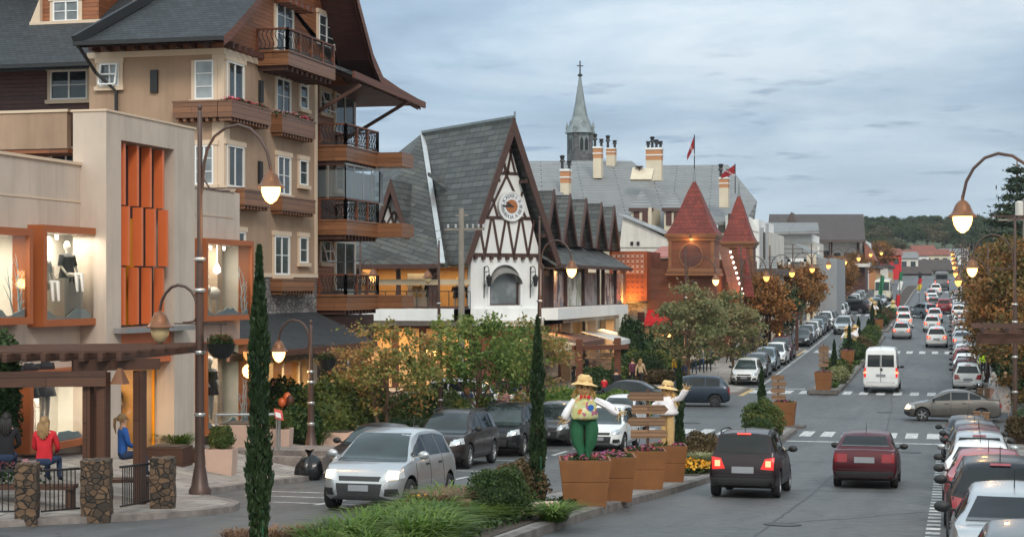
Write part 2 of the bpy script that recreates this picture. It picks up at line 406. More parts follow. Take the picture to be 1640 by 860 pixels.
def pavement(name,xk,far,y0,y1,side,step=.5):
 ys=list(np.arange(y0,y1,step))+[y1];mb=MB();vs=[];nx=12
 for y in ys:
  a=xk(y)
  for i in range(nx+1):
   t=i/nx;x=a+(far-a)*t*t;h=pave(x,y)if side<0 and far<-30 and y<80 else.13
   vs.append((x,y,zr(y)+h))
 k=nx+1;w=1 if side>0 else-1
 fs=[(j*k+i,j*k+i+1,(j+1)*k+i+1,(j+1)*k+i)[::w]for j in range(len(ys)-1)for i in range(nx)]
 mb.add(vs,fs);o=mb.build(name,M['slabs'],smooth=60);tag(o,kind='structure')
 kb=MB();vs=[]
 for j,y in enumerate(ys):
  y2=ys[min(j+1,len(ys)-1)];y1_=ys[max(j-1,0)]
  t=V((xk(y2)-xk(y1_),y2-y1_,0)).normalized();n=V((t.y,-t.x,0))*(-side)
  x=xk(y);z=zr(y)
  p=[V((x,y,z-.05))+n*.17,V((x,y,z+.125))+n*.15,V((x,y,z+.136)),V((x,y,z+.136))-n*.06]
  vs+=p
 m=4
 fs=[(j*m+i,j*m+i+1,(j+1)*m+i+1,(j+1)*m+i)[::w]for j in range(len(ys)-1)for i in range(m-1)]
 kb.add(vs,fs);o=kb.build('kerb',M['kerb'],smooth=30);tag(o,kind='structure')
pavement('pavement',KL,-90,14,73.9,-1)
pavement('pavement',KLF,-60,91.2,330,-1)
pavement('pavement',KR,60,12,72.8,1)
pavement('pavement',KRF,60,92.2,330,1)
def median(name,y0,y1,xl,xr,soil0,soil1):
 ys=list(np.arange(y0,y1,.5))+[y1];mb=MB();kb=MB();rows=[]
 for y in ys:
  e=min(y-y0,y1-y);k=1 if e>.9 else math.sqrt(max(.02,1-(1-e/.9)**2))
  c=(xl(y)+xr(y))/2;h=(xr(y)-xl(y))/2*(.25+.75*k);rows.append((y,c-h,c+h))
 vs=[(x,y,zr(y)+.15)for y,a,b in rows for x in(a,b)]
 mb.add(vs,[(2*j,2*j+1,2*j+3,2*j+2)for j in range(len(rows)-1)]);tag(mb.build(name,M['medpave'],smooth=60),kind='structure')
 lp=[(b,y)for y,a,b in rows]+[(a,y)for y,a,b in reversed(rows)];n=len(lp);vs=[]
 for i,(x,y)in enumerate(lp):
  a,b=lp[i-1],lp[(i+1)%n];t=V((b[0]-a[0],b[1]-a[1],0)).normalized();nn=V((t.y,-t.x,0));z=zr(y)
  vs+=[V((x,y,z-.05))+nn*.16,V((x,y,z+.15))+nn*.14,V((x,y,z+.162)),V((x,y,z+.162))-nn*.05,V((x,y,z+.1))-nn*.05]
 kb.add(vs,[(5*i+k,5*((i+1)%n)+k,5*((i+1)%n)+k+1,5*i+k+1)for i in range(n)for k in range(4)])
 tag(kb.build('kerb',M['kerb_dark'],smooth=30),kind='structure')
 for a,b in zip(soil0,soil1):
  sheet('planting_soil',M['soil'],lambda y:xl(y)+.18,lambda y:xr(y)-.18,a,b,.165)
m1l,m1r=lin([(18,-10),(28,-9.6),(35,-9.1),(42,-8.6),(70,-7.6)]),lin([(18,-7.3),(28,-7.1),(37,-6.95),(46,-6.5),(72,-6.2)])
median('traffic_island',18,71.8,m1l,m1r,[18.5,46.5],[35.2,68.0])
m2l,m2r=lin([(97,-7.7),(162,-7.3)]),lin([(97,-6.2),(145,-5.85),(162,-5.8)])
median('traffic_island',97.2,161,m2l,m2r,[100.2],[159])
m3l,m3r=lin([(168,-7.3),(330,-7.6)]),lin([(168,-5.8),(330,-5.4)])
median('traffic_island',168,330,m3l,m3r,[170],[326])
def marks(name,rects,mat='paint',dz=.005):
 mb=MB()
 for x0,x1,y0,y1 in rects:
  n=max(1,int((y1-y0)/1.0));ys=[y0+(y1-y0)*i/n for i in range(n+1)]
  for a,b in zip(ys,ys[1:]):
   za,zb=zr(a)+dz,zr(b)+dz
   mb.quad((x0,a,za),(x1,a,za),(x1,b,zb),(x0,b,zb))
 tag(mb.build(name,M[mat]),kind='structure')
def zebra(y,h,xs,w=.48):return[(x-w/2,x+w/2,y-h/2,y+h/2)for x in xs]
cw=[]
cw+=zebra(70.3,2.7,[-5.6+.83*i for i in range(8)])+zebra(70.3,2.7,[-13.9+.83*i for i in range(7)])
cw+=zebra(98.6,2.9,[-5.6+.93*i for i in range(7)])+zebra(98.6,2.9,[-13.6+.93*i for i in range(7)])
cw+=zebra(139,3.2,[-5.0+.98*i for i in range(6)])+zebra(139,3.2,[-11.2+.98*i for i in range(5)])
cw+=zebra(206,4,[-5.0+1.0*i for i in range(6)])+zebra(206,4,[-11.4+1.0*i for i in range(5)])+zebra(285,5,[-4.8+1.1*i for i in range(6)])
marks('crosswalk',cw)
ln=[(-6.1,.1,66.2,66.55),(-14.0,-8.2,101.4,101.8)]
for a,b in((20,62),(103,137),(143,186),(198,260)):
 y=a
 while y<b:ln.append((-.42 if b<70 else.35,-.16 if b<70 else.62,y,y+.5));y+=1.0
y=103
while y<186:ln.append((-11.15,-10.95,y,y+.9));y+=1.5
y=36
for k in range(9):ln.append((-13.1,-12.95,34+3.2*k,36.2+3.2*k))
ln+=[(-16.2,-13.3,37.8+5.2*k,37.95+5.2*k)for k in range(5)]
ln+=[(-14.2,-12.2,34.4,34.55),(-15.6,-12.1,36.2,36.35)]
marks('road_line',ln)
marks('kerb_line',[(-11.35,-11.05,94.6,101),(-11.6,-11.3,133.5,141.5)],'ypaint')
def seam(name,pts,w=.05):
 mb=MB()
 for(xa,ya),(xb,yb)in zip(pts,pts[1:]):
  t=V((xb-xa,yb-ya,0)).normalized();n=V((t.y,-t.x,0))*w/2;a,b=V((xa,ya,zr(ya)+.0045)),V((xb,yb,zr(yb)+.0045));mb.quad(a-n,a+n,b+n,b-n)
 tag(mb.build(name,M['tar']),kind='structure')
M['tar']=plain('tar_seam',(.022,.022,.023),.55,.3,4,.1)
rs=random.Random(3)
def wig(x0,y0,x1,y1,n,a):return[(x0+(x1-x0)*i/n+rs.uniform(-a,a),y0+(y1-y0)*i/n+rs.uniform(-a,a)*.4)for i in range(n+1)]
for q in((-3.35,22,-3.3,66,60,.035),(-6.0,44,-.6,44.6,14,.06),(-6.2,56,-2,57,10,.07),(-3.3,33,-.5,38,10,.12),(-14,78.5,-1,80,30,.08),(-2.5,72,-3.0,96,24,.07),(-10.5,36,-10.8,66,30,.05),(-3.1,104,-2.9,136,30,.05)):seam('road_seam',wig(*q),rs.uniform(.035,.06))
# buildings
class Fac:
 """A vertical facade plane: kind 'X' faces the street (+X), kind 'Y' faces the camera (-Y). Local x along, y inwards, z up."""
 def __init__(s,kind,c,root):
  s.k=kind;s.c=c;s.root=root
  s.W=Matrix(((0,-1,0,c),(1,0,0,0),(0,0,1,0),(0,0,0,1)))if kind=='X' else Matrix(((1,0,0,0),(0,1,0,c),(0,0,1,0),(0,0,0,1)))
 def mb(s):return MB(Matrix.Translation(-V(s.root.location))@s.W)
 def p(s,u,v):
  q=onX(u,v,s.c)if s.k=='X' else onY(u,v,s.c)
  return(q.y if s.k=='X' else q.x),q.z
 def rect(s,u0,u1,vt,vb):
  a=s.p(u0,460)[0];b=s.p(u1,460)[0];um=(u0+u1)/2
  return a,b,s.p(um,vb)[1],s.p(um,vt)[1]
def wmb(root):return MB(Matrix.Translation(-V(root.location)))
def window(f,r,cols=2,rows=3,trim=True,pane='pane',sill=True,fr=.055,fmat='whitepaint',tilt=0,lintel=True,tw=.13,name='window'):
 s0,s1,z0,z1=r
 m=f.mb();d0,d1=-.075,.01
 def bar(a,b,c,d,y0=d0,y1=d1):m.box(a,b,y0,y1,c,d)
 bar(s0,s0+fr,z0,z1);bar(s1-fr,s1,z0,z1);bar(s0+fr,s1-fr,z0,z0+fr);bar(s0+fr,s1-fr,z1-fr,z1)
 for i in range(1,cols):
  x=s0+(s1-s0)*i/cols;k=fr*.55;bar(x-k,x+k,z0+fr,z1-fr,-.062,-.02)
 for j in range(1,rows):
  z=z0+(z1-z0)*j/rows;bar(s0+fr,s1-fr,z-.014,z+.014,-.055,-.022)
 o=m.build(name,M[fmat],f.root)
 g=f.mb();g.quad((s0+.02,-.03,z0+.02),(s1-.02,-.03,z0+.02),(s1-.02,-.03,z1-.02),(s0+.02,-.03,z1-.02))
 g.build('pane',M[pane],o)
 if tilt:
  t=f.mb();zt=z1-.04;th=R(tilt);h=z1-z0-.08
  for a,b in((s0+.03,s0+.09),(s1-.09,s1-.03)):t.bar((a/2+b/2,-.09,zt),(a/2+b/2,-.09-h*sin(th),zt-h*cos(th)),.06,.05)
  for k in(0,.5,1):t.bar((s0+.05,-.09-h*sin(th)*k,zt-h*cos(th)*k),(s1-.05,-.09-h*sin(th)*k,zt-h*cos(th)*k),.05,.05)
  so=t.build('open_sash',M['whitepaint'],o)
 if trim:
  t=f.mb();t.box(s0-tw,s0-.002,-.055,.01,z0,z1);t.box(s1+.002,s1+tw,-.055,.01,z0,z1)
  if lintel:t.box(s0-tw-.04,s1+tw+.04,-.09,.01,z1+.002,z1+.17)
  if sill:t.box(s0-tw-.05,s1+tw+.05,-.14,.01,z0-.14,z0-.002)
  t.build('surround',M['trim'],o)
 return o
def mannequin(name,label,loc,rz,dark,pose='stand',h=1.75,group='display mannequins in the shop windows'):
 t=thing(name,label,'mannequin',loc,rz,group);k=h/1.75;m=MB()
 legs=[(0,0,.92),(0,0,.5),(0,.02,.05)]if pose=='stand' else[(0,0,.5),(0,-.42,.5),(0,-.46,.06)]
 for sx_ in(-.09,.09):
  m.tube([V((sx_,0,0))+V(p)*k for p in legs],[.085*k,.06*k,.035*k],8)
 hz_=.92 if pose=='stand' else.5
 m.lathe([(.05*k,(hz_+.56)*k),(.045*k,(hz_+.64)*k),(.09*k,(hz_+.72)*k),(.095*k,(hz_+.78)*k),(.06*k,(hz_+.87)*k),(.01,(hz_+.9)*k)],10)
 for sx_ in(-1,1):m.tube([(sx_*.2*k,0,(hz_+.5)*k),(sx_*.27*k,-.02,(hz_+.25)*k),(sx_*.22*k,-.16,(hz_+.05)*k)],[.05*k,.042*k,.03*k],6)
 m.build('body',M['mannequin_skin'],t,50)
 c=MB();c.lathe([(.26*k,(hz_-.18)*k),(.2*k,(hz_+.1)*k),(.17*k,(hz_+.25)*k),(.22*k,(hz_+.48)*k),(.1*k,(hz_+.57)*k)],12)
 for sx_ in(-1,1):c.tube([(sx_*.2*k,0,(hz_+.52)*k),(sx_*.28*k,-.02,(hz_+.24)*k)],[.075*k,.065*k],8)
 c.build('dress',M['cloth_black' if dark else 'cloth_white'],t,50)
 return t
M['mannequin_skin']=plain('mannequin_skin',(.7,.66,.6),.4,.05,3,0)
M['cloth_black']=plain('black_cloth',(.02,.02,.025),.8,.4,6,.3,30)
M['cloth_white']=plain('white_cloth',(.7,.68,.64),.8,.1,6,.3,30)
M['cloth_gold']=plain('gold_cloth',(.5,.3,.1),.5,.2,6,.3,30)
def area(name,loc,size,power,col=(1,.7,.4),rot=(0,0,0),parent=None):
 l=bpy.data.lights.new(name,'AREA');l.energy=power;l.size=size;l.color=col
 o=bpy.data.objects.new(name,l);COL.objects.link(o);o.location=loc;o.rotation_euler=rot
 tag(o,kind='structure');
 if parent is not None:o.parent=parent;o.location=V(loc)-V(parent.location)
 return o
def flowerbox(f,s0,s1,z0,z1,out=.45,parent=None,flowers=True,wrap=0,seed=1):
 m=f.mb();m.box(s0,s1,-out,-.003,z0,z1);m.box(s0-.02,s1+.02,-out-.02,0,z1-.05,z1+.012)
 n=max(2,int((s1-s0)/.26))
 for i in range(n):
  x=s0+(s1-s0)*(i+.5)/n;m.box(x-.05,x+.05,-out+.06,-.003,z0-.12,z0-.002)
 o=m.build('flower_box',M['wood2'],parent or f.root)
 if flowers:
  flowers_patch(o,'flowers',[f_loc(f,x,-out/2+rnd.uniform(-.12,.12),z1+rnd.uniform(-.02,.1))for x in np.linspace(s0+.1,s1-.1,int(26*(s1-s0)))],M['leaf_dark'],M['fl_redwhite'],.07,seed)
 return o
def f_loc(f,x,y,z):return(f.W@V((x,y,z)))-V(f.root.location)
def flowers_patch(parent,name,pts,leafm,flm,size,seed):
 rg=random.Random(seed);lf=[];fl=[]
 for p in pts:
  for k in range(7):lf.append((V(p)+V((rg.gauss(0,.07),rg.gauss(0,.07),rg.uniform(-.06,.04))),size*rg.uniform(.7,1.4)))
  for k in range(4):fl.append((V(p)+V((rg.gauss(0,.07),rg.gauss(0,.07),rg.uniform(.0,.09))),size*rg.uniform(.5,1)))
 m=MB()
 for i,(c,s_)in enumerate(lf+fl):
  a=V((rg.gauss(0,1),rg.gauss(0,1),rg.gauss(0,1))).normalized();b=a.orthogonal().normalized();n2=a.cross(b)
  m.quad(c-(b+n2)*s_*.5,c+(b-n2)*s_*.5,c+(b+n2)*s_*.5,c+(n2-b)*s_*.5,0 if i<len(lf)else 1)
 return link(name,m.mesh(name,[leafm,flm],uv=False),parent)
M['leaf_dark']=leafmat('leaves_dark',[(.012,.03,.012),(.03,.07,.02),(.06,.11,.03)])
M['fl_redwhite']=leafmat('petals_red_white',[(.45,.02,.03),(.6,.05,.08),(.7,.25,.3),(.75,.7,.68)],.2)
def railing(m,a,b,z0,z1,posts=True,nb=None,curvy=True,post_w=.11,wood=0,iron=1):
 """rail from a to b (2D points), between heights z0, z1"""
 a,b=V((*a,0)),V((*b,0));L_=(b-a).length;t=(b-a).normalized();n=V((-t.y,t.x,0))
 up=V((0,0,1))
 m.bar(a+up*(z1-.03),b+up*(z1-.03),.12,.06,mi=wood);m.bar(a+up*(z0+.08),b+up*(z0+.08),.05,.05,mi=iron)
 k=max(1,round(L_/1.25))
 for i in range(k+1):
  p=a+t*(L_*i/k);m.bar(p+up*z0,p+up*z1,post_w,post_w,up=(1,0,0),mi=wood)
 nb=nb or int(L_/.14)
 for i in range(nb):
  p=a+t*(L_*(i+.5)/nb);h=z1-z0-.14
  if curvy:
   pts=[p+up*(z0+.08+h*q)+n*(.05*sin(q*2*pi))+t*(.045*sin(q*2*pi))for q in(0,.2,.4,.6,.8,1)]
   m.tube(pts,.016,5,False,mi=iron)
  else:m.bar(p+up*(z0+.08),p+up*(z1-.05),.025,.025,up=(1,0,0),mi=iron)
  # A: fashion shop with the orange louvres
A=thing('fashion_shop','low pale stucco shop with an orange louvred portal and rust framed display windows','shop',(-21,40,zr(40)+.8))
XW=-20.75;XP=-20.05
fw=Fac('X',XW,A);fp=Fac('X',XP,A)
zb=zr(40)-.6
def shopbox(f,u0,u1,vt,vb,name,depth=.75,out=.42,fr=.16,intmat='cream_in',power=60,lite=(1,.9,.74),fm='rust'):
 """a rust-coloured box frame standing proud of the wall with a lit display behind glass"""
 s0,s1,z0,z1=f.rect(u0,u1,vt,vb)
 m=f.mb()
 m.box(s0,s0+fr,-out,.02,z0,z1);m.box(s1-fr,s1,-out,.02,z0,z1)
 m.box(s0+fr,s1-fr,-out,.02,z0,z0+fr);m.box(s0+fr,s1-fr,-out,.02,z1-fr,z1)
 o=m.build(name,M[fm],f.root)
 g=f.mb();g.quad((s0+fr,-out+.06,z0+fr),(s1-fr,-out+.06,z0+fr),(s1-fr,-out+.06,z1-fr),(s0+fr,-out+.06,z1-fr));g.build('pane',M['thin'],o)
 i=f.mb();a,b,c,d=s0+fr-.02,s1-fr+.02,z0+fr-.02,z1-fr+.02
 i.quad((a,depth,c),(b,depth,c),(b,depth,d),(a,depth,d));i.quad((a,-out+.1,c),(b,-out+.1,c),(b,depth,c),(a,depth,c))
 i.quad((a,-out+.1,d),(a,depth,d),(b,depth,d),(b,-out+.1,d));i.quad((a,-out+.1,c),(a,depth,c),(a,depth,d),(a,-out+.1,d));i.quad((b,-out+.1,c),(b,-out+.1,d),(b,depth,d),(b,depth,c))
 i.build('display_recess',M[intmat],o)
 w_=f.W@V(((a+b)/2,.2,d-.06));area('display_light',w_,min(1.2,b-a),power,lite,(0,0,0),f.root)
 dmb=f.mb();rg=random.Random(int(u0*7+vt));n=14
 hs=[.14+.1*sin(k*.9+rg.random()*2)+.04*rg.random()for k in range(n+1)]
 for k in range(n):
  x0,x1=a+(b-a)*k/n,a+(b-a)*(k+1)/n
  dmb.prism([(x0,-out+.12,c),(x1,-out+.12,c),(x1,-out+.12,c+hs[k+1]),(x0,-out+.12,c+hs[k])],(0,.02,0))
 for k in range(4):
  x=b-.15-.16*k*rg.random();h=rg.uniform(.6,1.6);q=[(x,-out+.14,c+.1)]
  for j in range(4):q.append((q[-1][0]-rg.uniform(-.06,.14),-out+.14,q[-1][2]+h/4))
  dmb.tube(q,[.022,.018,.014,.01,.005],5)
  for j in(1,2,3):dmb.tube([q[j],(q[j][0]+rg.choice((-1,1))*rg.uniform(.15,.35),-out+.14,q[j][2]+rg.uniform(.15,.4))],[.012,.004],4)
 dmb.build('window_decoration',M['ice'],o)
 bm_=f.mb()
 for k in range(6):
  x=a+(b-a)*(.25+.09*k)+rg.uniform(-.05,.05);bm_.tube([(x,depth-.1,c+.05),(x+rg.uniform(-.05,.05),depth-.1,d-.4*rg.random()-.5)],[.022,.014],5)
  for j in range(4):
   zz_=c+.4+(d-c-.9)*rg.random();bm_.tube([(x,depth-.1,zz_),(x+rg.uniform(-.25,.25),depth-.1,zz_+rg.uniform(-.05,.2))],[.012,.006],4)
 bm_.build('bare_branches',M['twig'],o)
 sp=f.mb()
 for k in range(3):
  x=a+(b-a)*(k+.6)/3.3;sp.lathe([(.03,d-.16),(.05,d-.05)],8,(x,.2,0));
 sp.build('spotlights',M['glow_w'],o)
 return(a,b,c,d,o)
M['twig']=plain('grey_twig',(.3,.24,.2),.8,.2,5,0)
def wall_with_holes(f,s0,s1,z0,z1,holes,mat,name,root,th=.35):
 """rectangular wall with rectangular holes (non overlapping in s)"""
 m=f.mb();xs=sorted(set([s0,s1]+[q for h in holes for q in h[:2]]))
 for a,b in zip(xs,xs[1:]):
  hs=sorted([h for h in holes if h[0]<=a+1e-6 and h[1]>=b-1e-6],key=lambda h:h[2]);z=z0
  for h in hs:
   if h[2]>z+.001:m.box(a,b,0,th,z,h[2])
   z=h[3]
  if z1>z+.001:m.box(a,b,0,th,z,z1)
 return m.build(name,M[mat],root)
def inset(r,k=.1):return(r[0]+k,r[1]-k,r[2]+k,r[3]-k)
W1=(44,160,364,521);W0=(-95,27,363,521);W1b=(22,141,590,716);W2=(308,386,384,513);W2b=(308,386,545,690)
rects={k:fw.rect(*k)for k in(W1,W0,W1b,W2,W2b)}
sL=34.6-1.6;zt_=fw.p(70,257)[1];pL=fp.p(170,460)[0];pR=fp.p(312,460)[0]
wall_with_holes(fw,30.5,pL+.4,zb,zt_,[inset(rects[k])for k in(W0,W1,W1b)],'stucco','wall',A)
m=fw.mb();m.box(30.5,pL+.2,-.05,.4,zt_-.001,zt_+.07);m.box(30.5,pL-.002,-.015,.0,fw.p(70,318)[1]-.02,fw.p(70,318)[1]+.02);m.build('coping',M['trim'],A)
eR=fw.p(374,460)[0];zt2=fw.p(340,304)[1]
wall_with_holes(fw,pR-.3,eR,zb,zt2,[inset(rects[k])for k in(W2,W2b)],'stucco','wall',A)
m=fw.mb();m.box(pR,eR+.03,-.03,.4,zt2-.001,zt2+.06);m.box(pR,eR,-.012,0,fw.p(340,346)[1]-.02,fw.p(340,346)[1]+.02)
m.box(eR-.35,eR,.36,8,zb,zt2-.05);m.build('end_wall',M['stucco_sh'],A)
m=fw.mb();m.box(30.5,eR-.4,1.5,9,zb,zt_-.4);m.build('rear_block',M['stucco_sh'],A)
w1=shopbox(fw,*W1,'display_window');w0=shopbox(fw,*W0,'display_window');w1b=shopbox(fw,*W1b,'display_window',power=70);w2=shopbox(fw,*W2,'display_window',power=45,fr=.15);w2b=shopbox(fw,*W2b,'display_window',power=50,fr=.15)
op=(194,279,232,520);s0,s1,z0,z1=fp.rect(*op);zP0=fp.p(170,178)[1]
base_hole=(s0,s1,zb+.05,z1)
wall_with_holes(fp,pL,pR,zb,zP0,[base_hole],'stucco','portal',A,th=.9)
m=fp.mb();m.box(pL-.03,pR+.03,-.03,.95,zP0-.001,zP0+.05);m.build('portal_coping',M['trim'],A)
m=fp.mb();zl=fp.p(236,521)[1];m.box(s0-.05,s1+.05,.62,.8,zl,z1+.05);m.build('louvre_backing',M['darkbrown'],A)
m=fp.mb();m.box(s0+.02,s0+.22,.38,.6,zl,z1-.02);m.box(s0+(s1-s0)*.47,s0+(s1-s0)*.55,.48,.6,zl,z1-1.9);m.build('amber_fin',M['amber'],A)
zmid=fp.p(236,331)[1];zmid2=fp.p(236,426)[1];nL=4
for row,(za,zc,off)in enumerate(((zmid,z1-.05,.12),(zmid2,zmid-.04,.02),(zl+.03,zmid2-.04,.1))):
 for k in range(nL):
  wd=(s1-s0-.1)/nL;x=s0+.42+wd*k;y0=.06 if row%2==0 else-.06;m=fp.mb()
  m.box(x-.06,x+.06,y0+.06,y0+.3,za,zc);m.build('louvre',M['orange'],A)
m=fp.mb();m.box(s0-.4,s1+.55,-.35,.6,zl-.16,zl-.03);m.build('canopy_bar',M['metal'],A)
m=fp.mb();zd=fp.p(236,582)[1];m.box(s0-.02,s1+.02,.1,.5,zd,zl-.17);m.build('door_head',M['orange'],A)
m=fp.mb();c0,c1=s0+.02,s1-.02
m.quad((c0,2.6,zb),(c1,2.6,zb),(c1,2.6,zd),(c0,2.6,zd));m.quad((c0,.9,zb),(c0,2.6,zb),(c0,2.6,zd),(c0,.9,zd));m.quad((c1,.9,zb),(c1,.9,zd),(c1,2.6,zd),(c1,2.6,zb));m.quad((c0,.9,zd),(c0,2.6,zd),(c1,2.6,zd),(c1,.9,zd));m.build('entrance_recess',M['warm_in'],A)
area('entrance_light',fp.W@V(((c0+c1)/2,1.5,zd-.1)),1.2,70,(1,.62,.28),(0,0,0),A)
m=fp.mb();fr=.05
for x in(c0,(c0+c1)/2-.55,(c0+c1)/2+.55,c1-fr):m.box(x,x+fr,.55,.62,zb,zd)
m.box(c0,c1,.55,.62,zd-.08,zd-.001);door=m.build('glass_door',M['amber'],A)
m=fp.mb();m.quad((c0,.6,zb),(c1,.6,zb),(c1,.6,zd),(c0,.6,zd));m.build('pane',M['thin'],door)
for k in range(5):
 x=c0+.25+(c1-c0-.5)*k/4;mannequin('mannequin','dressed dark figure standing inside the warm doorway under the orange louvres',fp.W@V((x,1.7+.2*(k%2),zr(42)+1.0)),R(90+20*k),k!=2,h=1.7,group='figures in the doorway of the louvred shop')
fA=lambda f,x,y,z:f.W@V((x,y,z))
a,b,c,d,_=w1
mannequin('mannequin','seated dark dressed figure in the upper display window beside the portal',fA(fw,a+(b-a)*.5,-.05,c+.62),R(75),True,'sit',1.6)
mannequin('mannequin','pale seated figure with crossed legs at the left edge of the upper display window',fA(fw,a+.42,-.05,c+.4),R(75),False,'sit',1.7)
m=fw.mb();m.box(a+(b-a)*.38,a+(b-a)*.66,-.2,.5,c+.001,c+1.0);m.build('plinth',M['offwhite'],A)
a,b,c,d,_=w1b
mannequin('mannequin','headless looking black jacket figure in the lower left display window',fA(fw,a+1.2,-.02,c+.3),R(80),True,'stand',1.9)
mannequin('mannequin','black dressed figure at the far left edge of the lower display window',fA(fw,a+.45,-.02,c+.3),R(80),True,'stand',1.9)
a,b,c,d,_=w2b
mannequin('mannequin','dark dressed figure in the lower window right of the tall lamp post',fA(fw,a+1.0,-.02,c+.2),R(80),True,'stand',1.8)
a,b,c,d,_=w2
m=fw.mb();x=a+(b-a)*.62
m.ball((x,.3,c+.65),(.4,.16,.2),10,6);m.ball((x-.45,.3,c+.78),(.17,.1,.13),8,6)
for q in(-.25,-.15,.2,.3):m.tube([(x+q,.3,c+.6),(x+q,.3,c+.12)],[.05,.03],6)
for q in(-.5,-.42):m.tube([(x+q,.3,c+.85),(x+q+.02,.3,c+1.05),(x+q+.1,.3,c+1.2)],[.025,.018,.008],5)
pd=m.build('deer_figure',M['offwhite'],None,50);pd.location=A.location;tag(pd,'pale model deer standing in the upper display window right of the lamp post','deer figure')
m=fw.mb()
for q in(.3,.7):m.tube([(a+(b-a)*q,.3,d),(a+(b-a)*q,.3,d-.55)],.008,4);m.lathe([(.03,d-.55),(.1,d-.7),(.11,d-.8),(.02,d-.86)],10,(a+(b-a)*q,.3,0))
m.build('pendant_lamps',M['glow_w'],A)
# B: beige hotel with timber balconies
B=thing('apartment_hotel','tall beige hotel with dark slate gable and timber balconies','hotel',(-26,60,zr(60)))
XB=-23.5;YB=52.8;fX=Fac('X',XB,B);fY=Fac('Y',YB,B);XR=-24.6;fR=Fac('X',XR,B);Y1=61.5;Y2=68.0
zg=zr(60)-.3;zled=fY.p(250,91)[1];zst=fX.p(440,443)[1]
XL=onY(143,200,YB).x
m=wmb(B);m.box(XL,XB,YB,Y1,zst,zled);m.build('wall',M['beige'],B)
m=wmb(B);m.box(XL,XB-.004,YB+.004,Y1-.004,zg+3.4,zst);m.build('stone_base',M['stonegrey'],B)
m=wmb(B);m.box(-34,XR,Y1,Y2,zg,zled+1.0);m.build('recessed_wall',M['wood'],B)
m=wmb(B);m.box(XL-.05,XB+.05,YB-.05,Y1+.02,zst-.02,zst+.12);m.build('ledge',M['trim'],B);m=wmb(B);m.box(XL-.05,XB+.07,YB-.07,Y1+.02,zled-.002,zled+.2);m.build('ledge',M['trim'],B)
m=wmb(B);
for a0,b0 in((YB-.03,YB+.45),):m.box(XB-.4,XB+.035,a0,b0,zst+.13,zled-.004)
m.box(XB-.03,XB+.03,Y1-.25,Y1+.01,zst+.13,zled-.004);m.build('corner_strip',M['trim'],B)
ze=fY.p(250,55)[1]
prof=[(51.6,ze-.35),(52.2,ze-.05),(54.0,ze+1.05),(56.5,ze+2.75),(59.6,ze+5.7),(62.1,17.05),(63.8,15.16),(65.0,14.4),(67.2,14.18),(70.0,14.0)]
gp=[(y,z)for y,z in prof if YB-.7<y<65.2]
m=wmb(B);pts=[(XB-.02,YB+.02,zled+.18)]+[(XB-.02,max(YB+.02,min(65.0,y)),z-.25)for y,z in gp]+[(XB-.02,65.1,zled+.9),(XB-.02,62.0,zled+.18)]
m.prism(pts,(-4.5,0,0));m.build('gable_wall',M['wood'],B)
m=wmb(B);m.box(XL,XB-.5,YB+.3,YB+.9,zled+.19,ze-.3);m.build('upper_storey',M['wooddark'],B)
m=wmb(B)
for i in range(24):x=XL+.2+i*.52;x<XB-.2 and m.box(x,x+.14,YB-.45,YB+.3,zled+.22,zled+.42)
for i in range(16):y=YB+.1+i*.52;m.box(XB-.01,XB+.3,y,y+.16,zled+.205,zled+.42)
m.build('joist_ends',M['darkbrown'],B)
def roof_fold(name,prof,x0,x1,th,mat,root,lx=None):
 m=wmb(root);n=len(prof)
 for(y0,z0),(y1,z1)in zip(prof,prof[1:]):
  m.add([(x0,y0,z0),(x1,y0,z0),(x1,y1,z1),(x0,y1,z1)],[(0,1,2,3)])
  m.add([(x0,y0,z0-th),(x1,y0,z0-th),(x1,y1,z1-th),(x0,y1,z1-th)],[(3,2,1,0)],1)
  m.add([(x1,y0,z0-th),(x1,y0,z0),(x1,y1,z1),(x1,y1,z1-th)],[(3,2,1,0)],2)
 a,b=prof[0],prof[-1]
 m.add([(x0,a[0],a[1]-th),(x1,a[0],a[1]-th),(x1,a[0],a[1]),(x0,a[0],a[1])],[(0,1,2,3)],1);m.add([(x0,b[0],b[1]-th),(x1,b[0],b[1]-th),(x1,b[0],b[1]),(x0,b[0],b[1])],[(3,2,1,0)],1)
 return m.build(name,[M[mat],M['wooddark'],M['woodred']],root)
xl_=onY(122,58,51.6).x
m=wmb(B);xe=XB+.55;th=.2
pf=prof[:5]
for i,((y0,z0),(y1,z1))in enumerate(zip(pf,pf[1:])):
 sx0=xl_+(y0-51.6)*.42;sx1=xl_+(y1-51.6)*.42
 m.add([(sx0,y0,z0),(xe,y0,z0),(xe,y1,z1),(sx1,y1,z1)],[(0,1,2,3)]);m.add([(sx0,y0,z0-th),(xe,y0,z0-th),(xe,y1,z1-th),(sx1,y1,z1-th)],[(3,2,1,0)],1)
 m.add([(xe,y0,z0-th-.12),(xe,y0,z0+.02),(xe,y1,z1+.02),(xe,y1,z1-th-.12)],[(3,2,1,0)],2);m.add([(sx0,y0,z0-th),(sx0,y0,z0),(sx1,y1,z1),(sx1,y1,z1-th)],[(0,1,2,3)],1)
m.build('roof',[M['slate'],M['wooddark'],M['woodred']],B)
m=wmb(B);m.bar((xl_-.05,51.52,ze-.42),(xe,51.52,ze-.42),.14,.14);m.tube([(xl_+.1,51.5,ze-.45),(xl_+.3,52.4,ze-1.3),(xl_+.9,52.7,ze-1.9),(xl_+.9,52.7,ze-6)],.06,8);m.bar((xl_,51.5,ze-.3),(xl_+1.9,56.2,ze+2.6),.22,.3);m.build('gutter',M['black'],B)
pr=prof[4:]
m=wmb(B);xo=XB+1.5
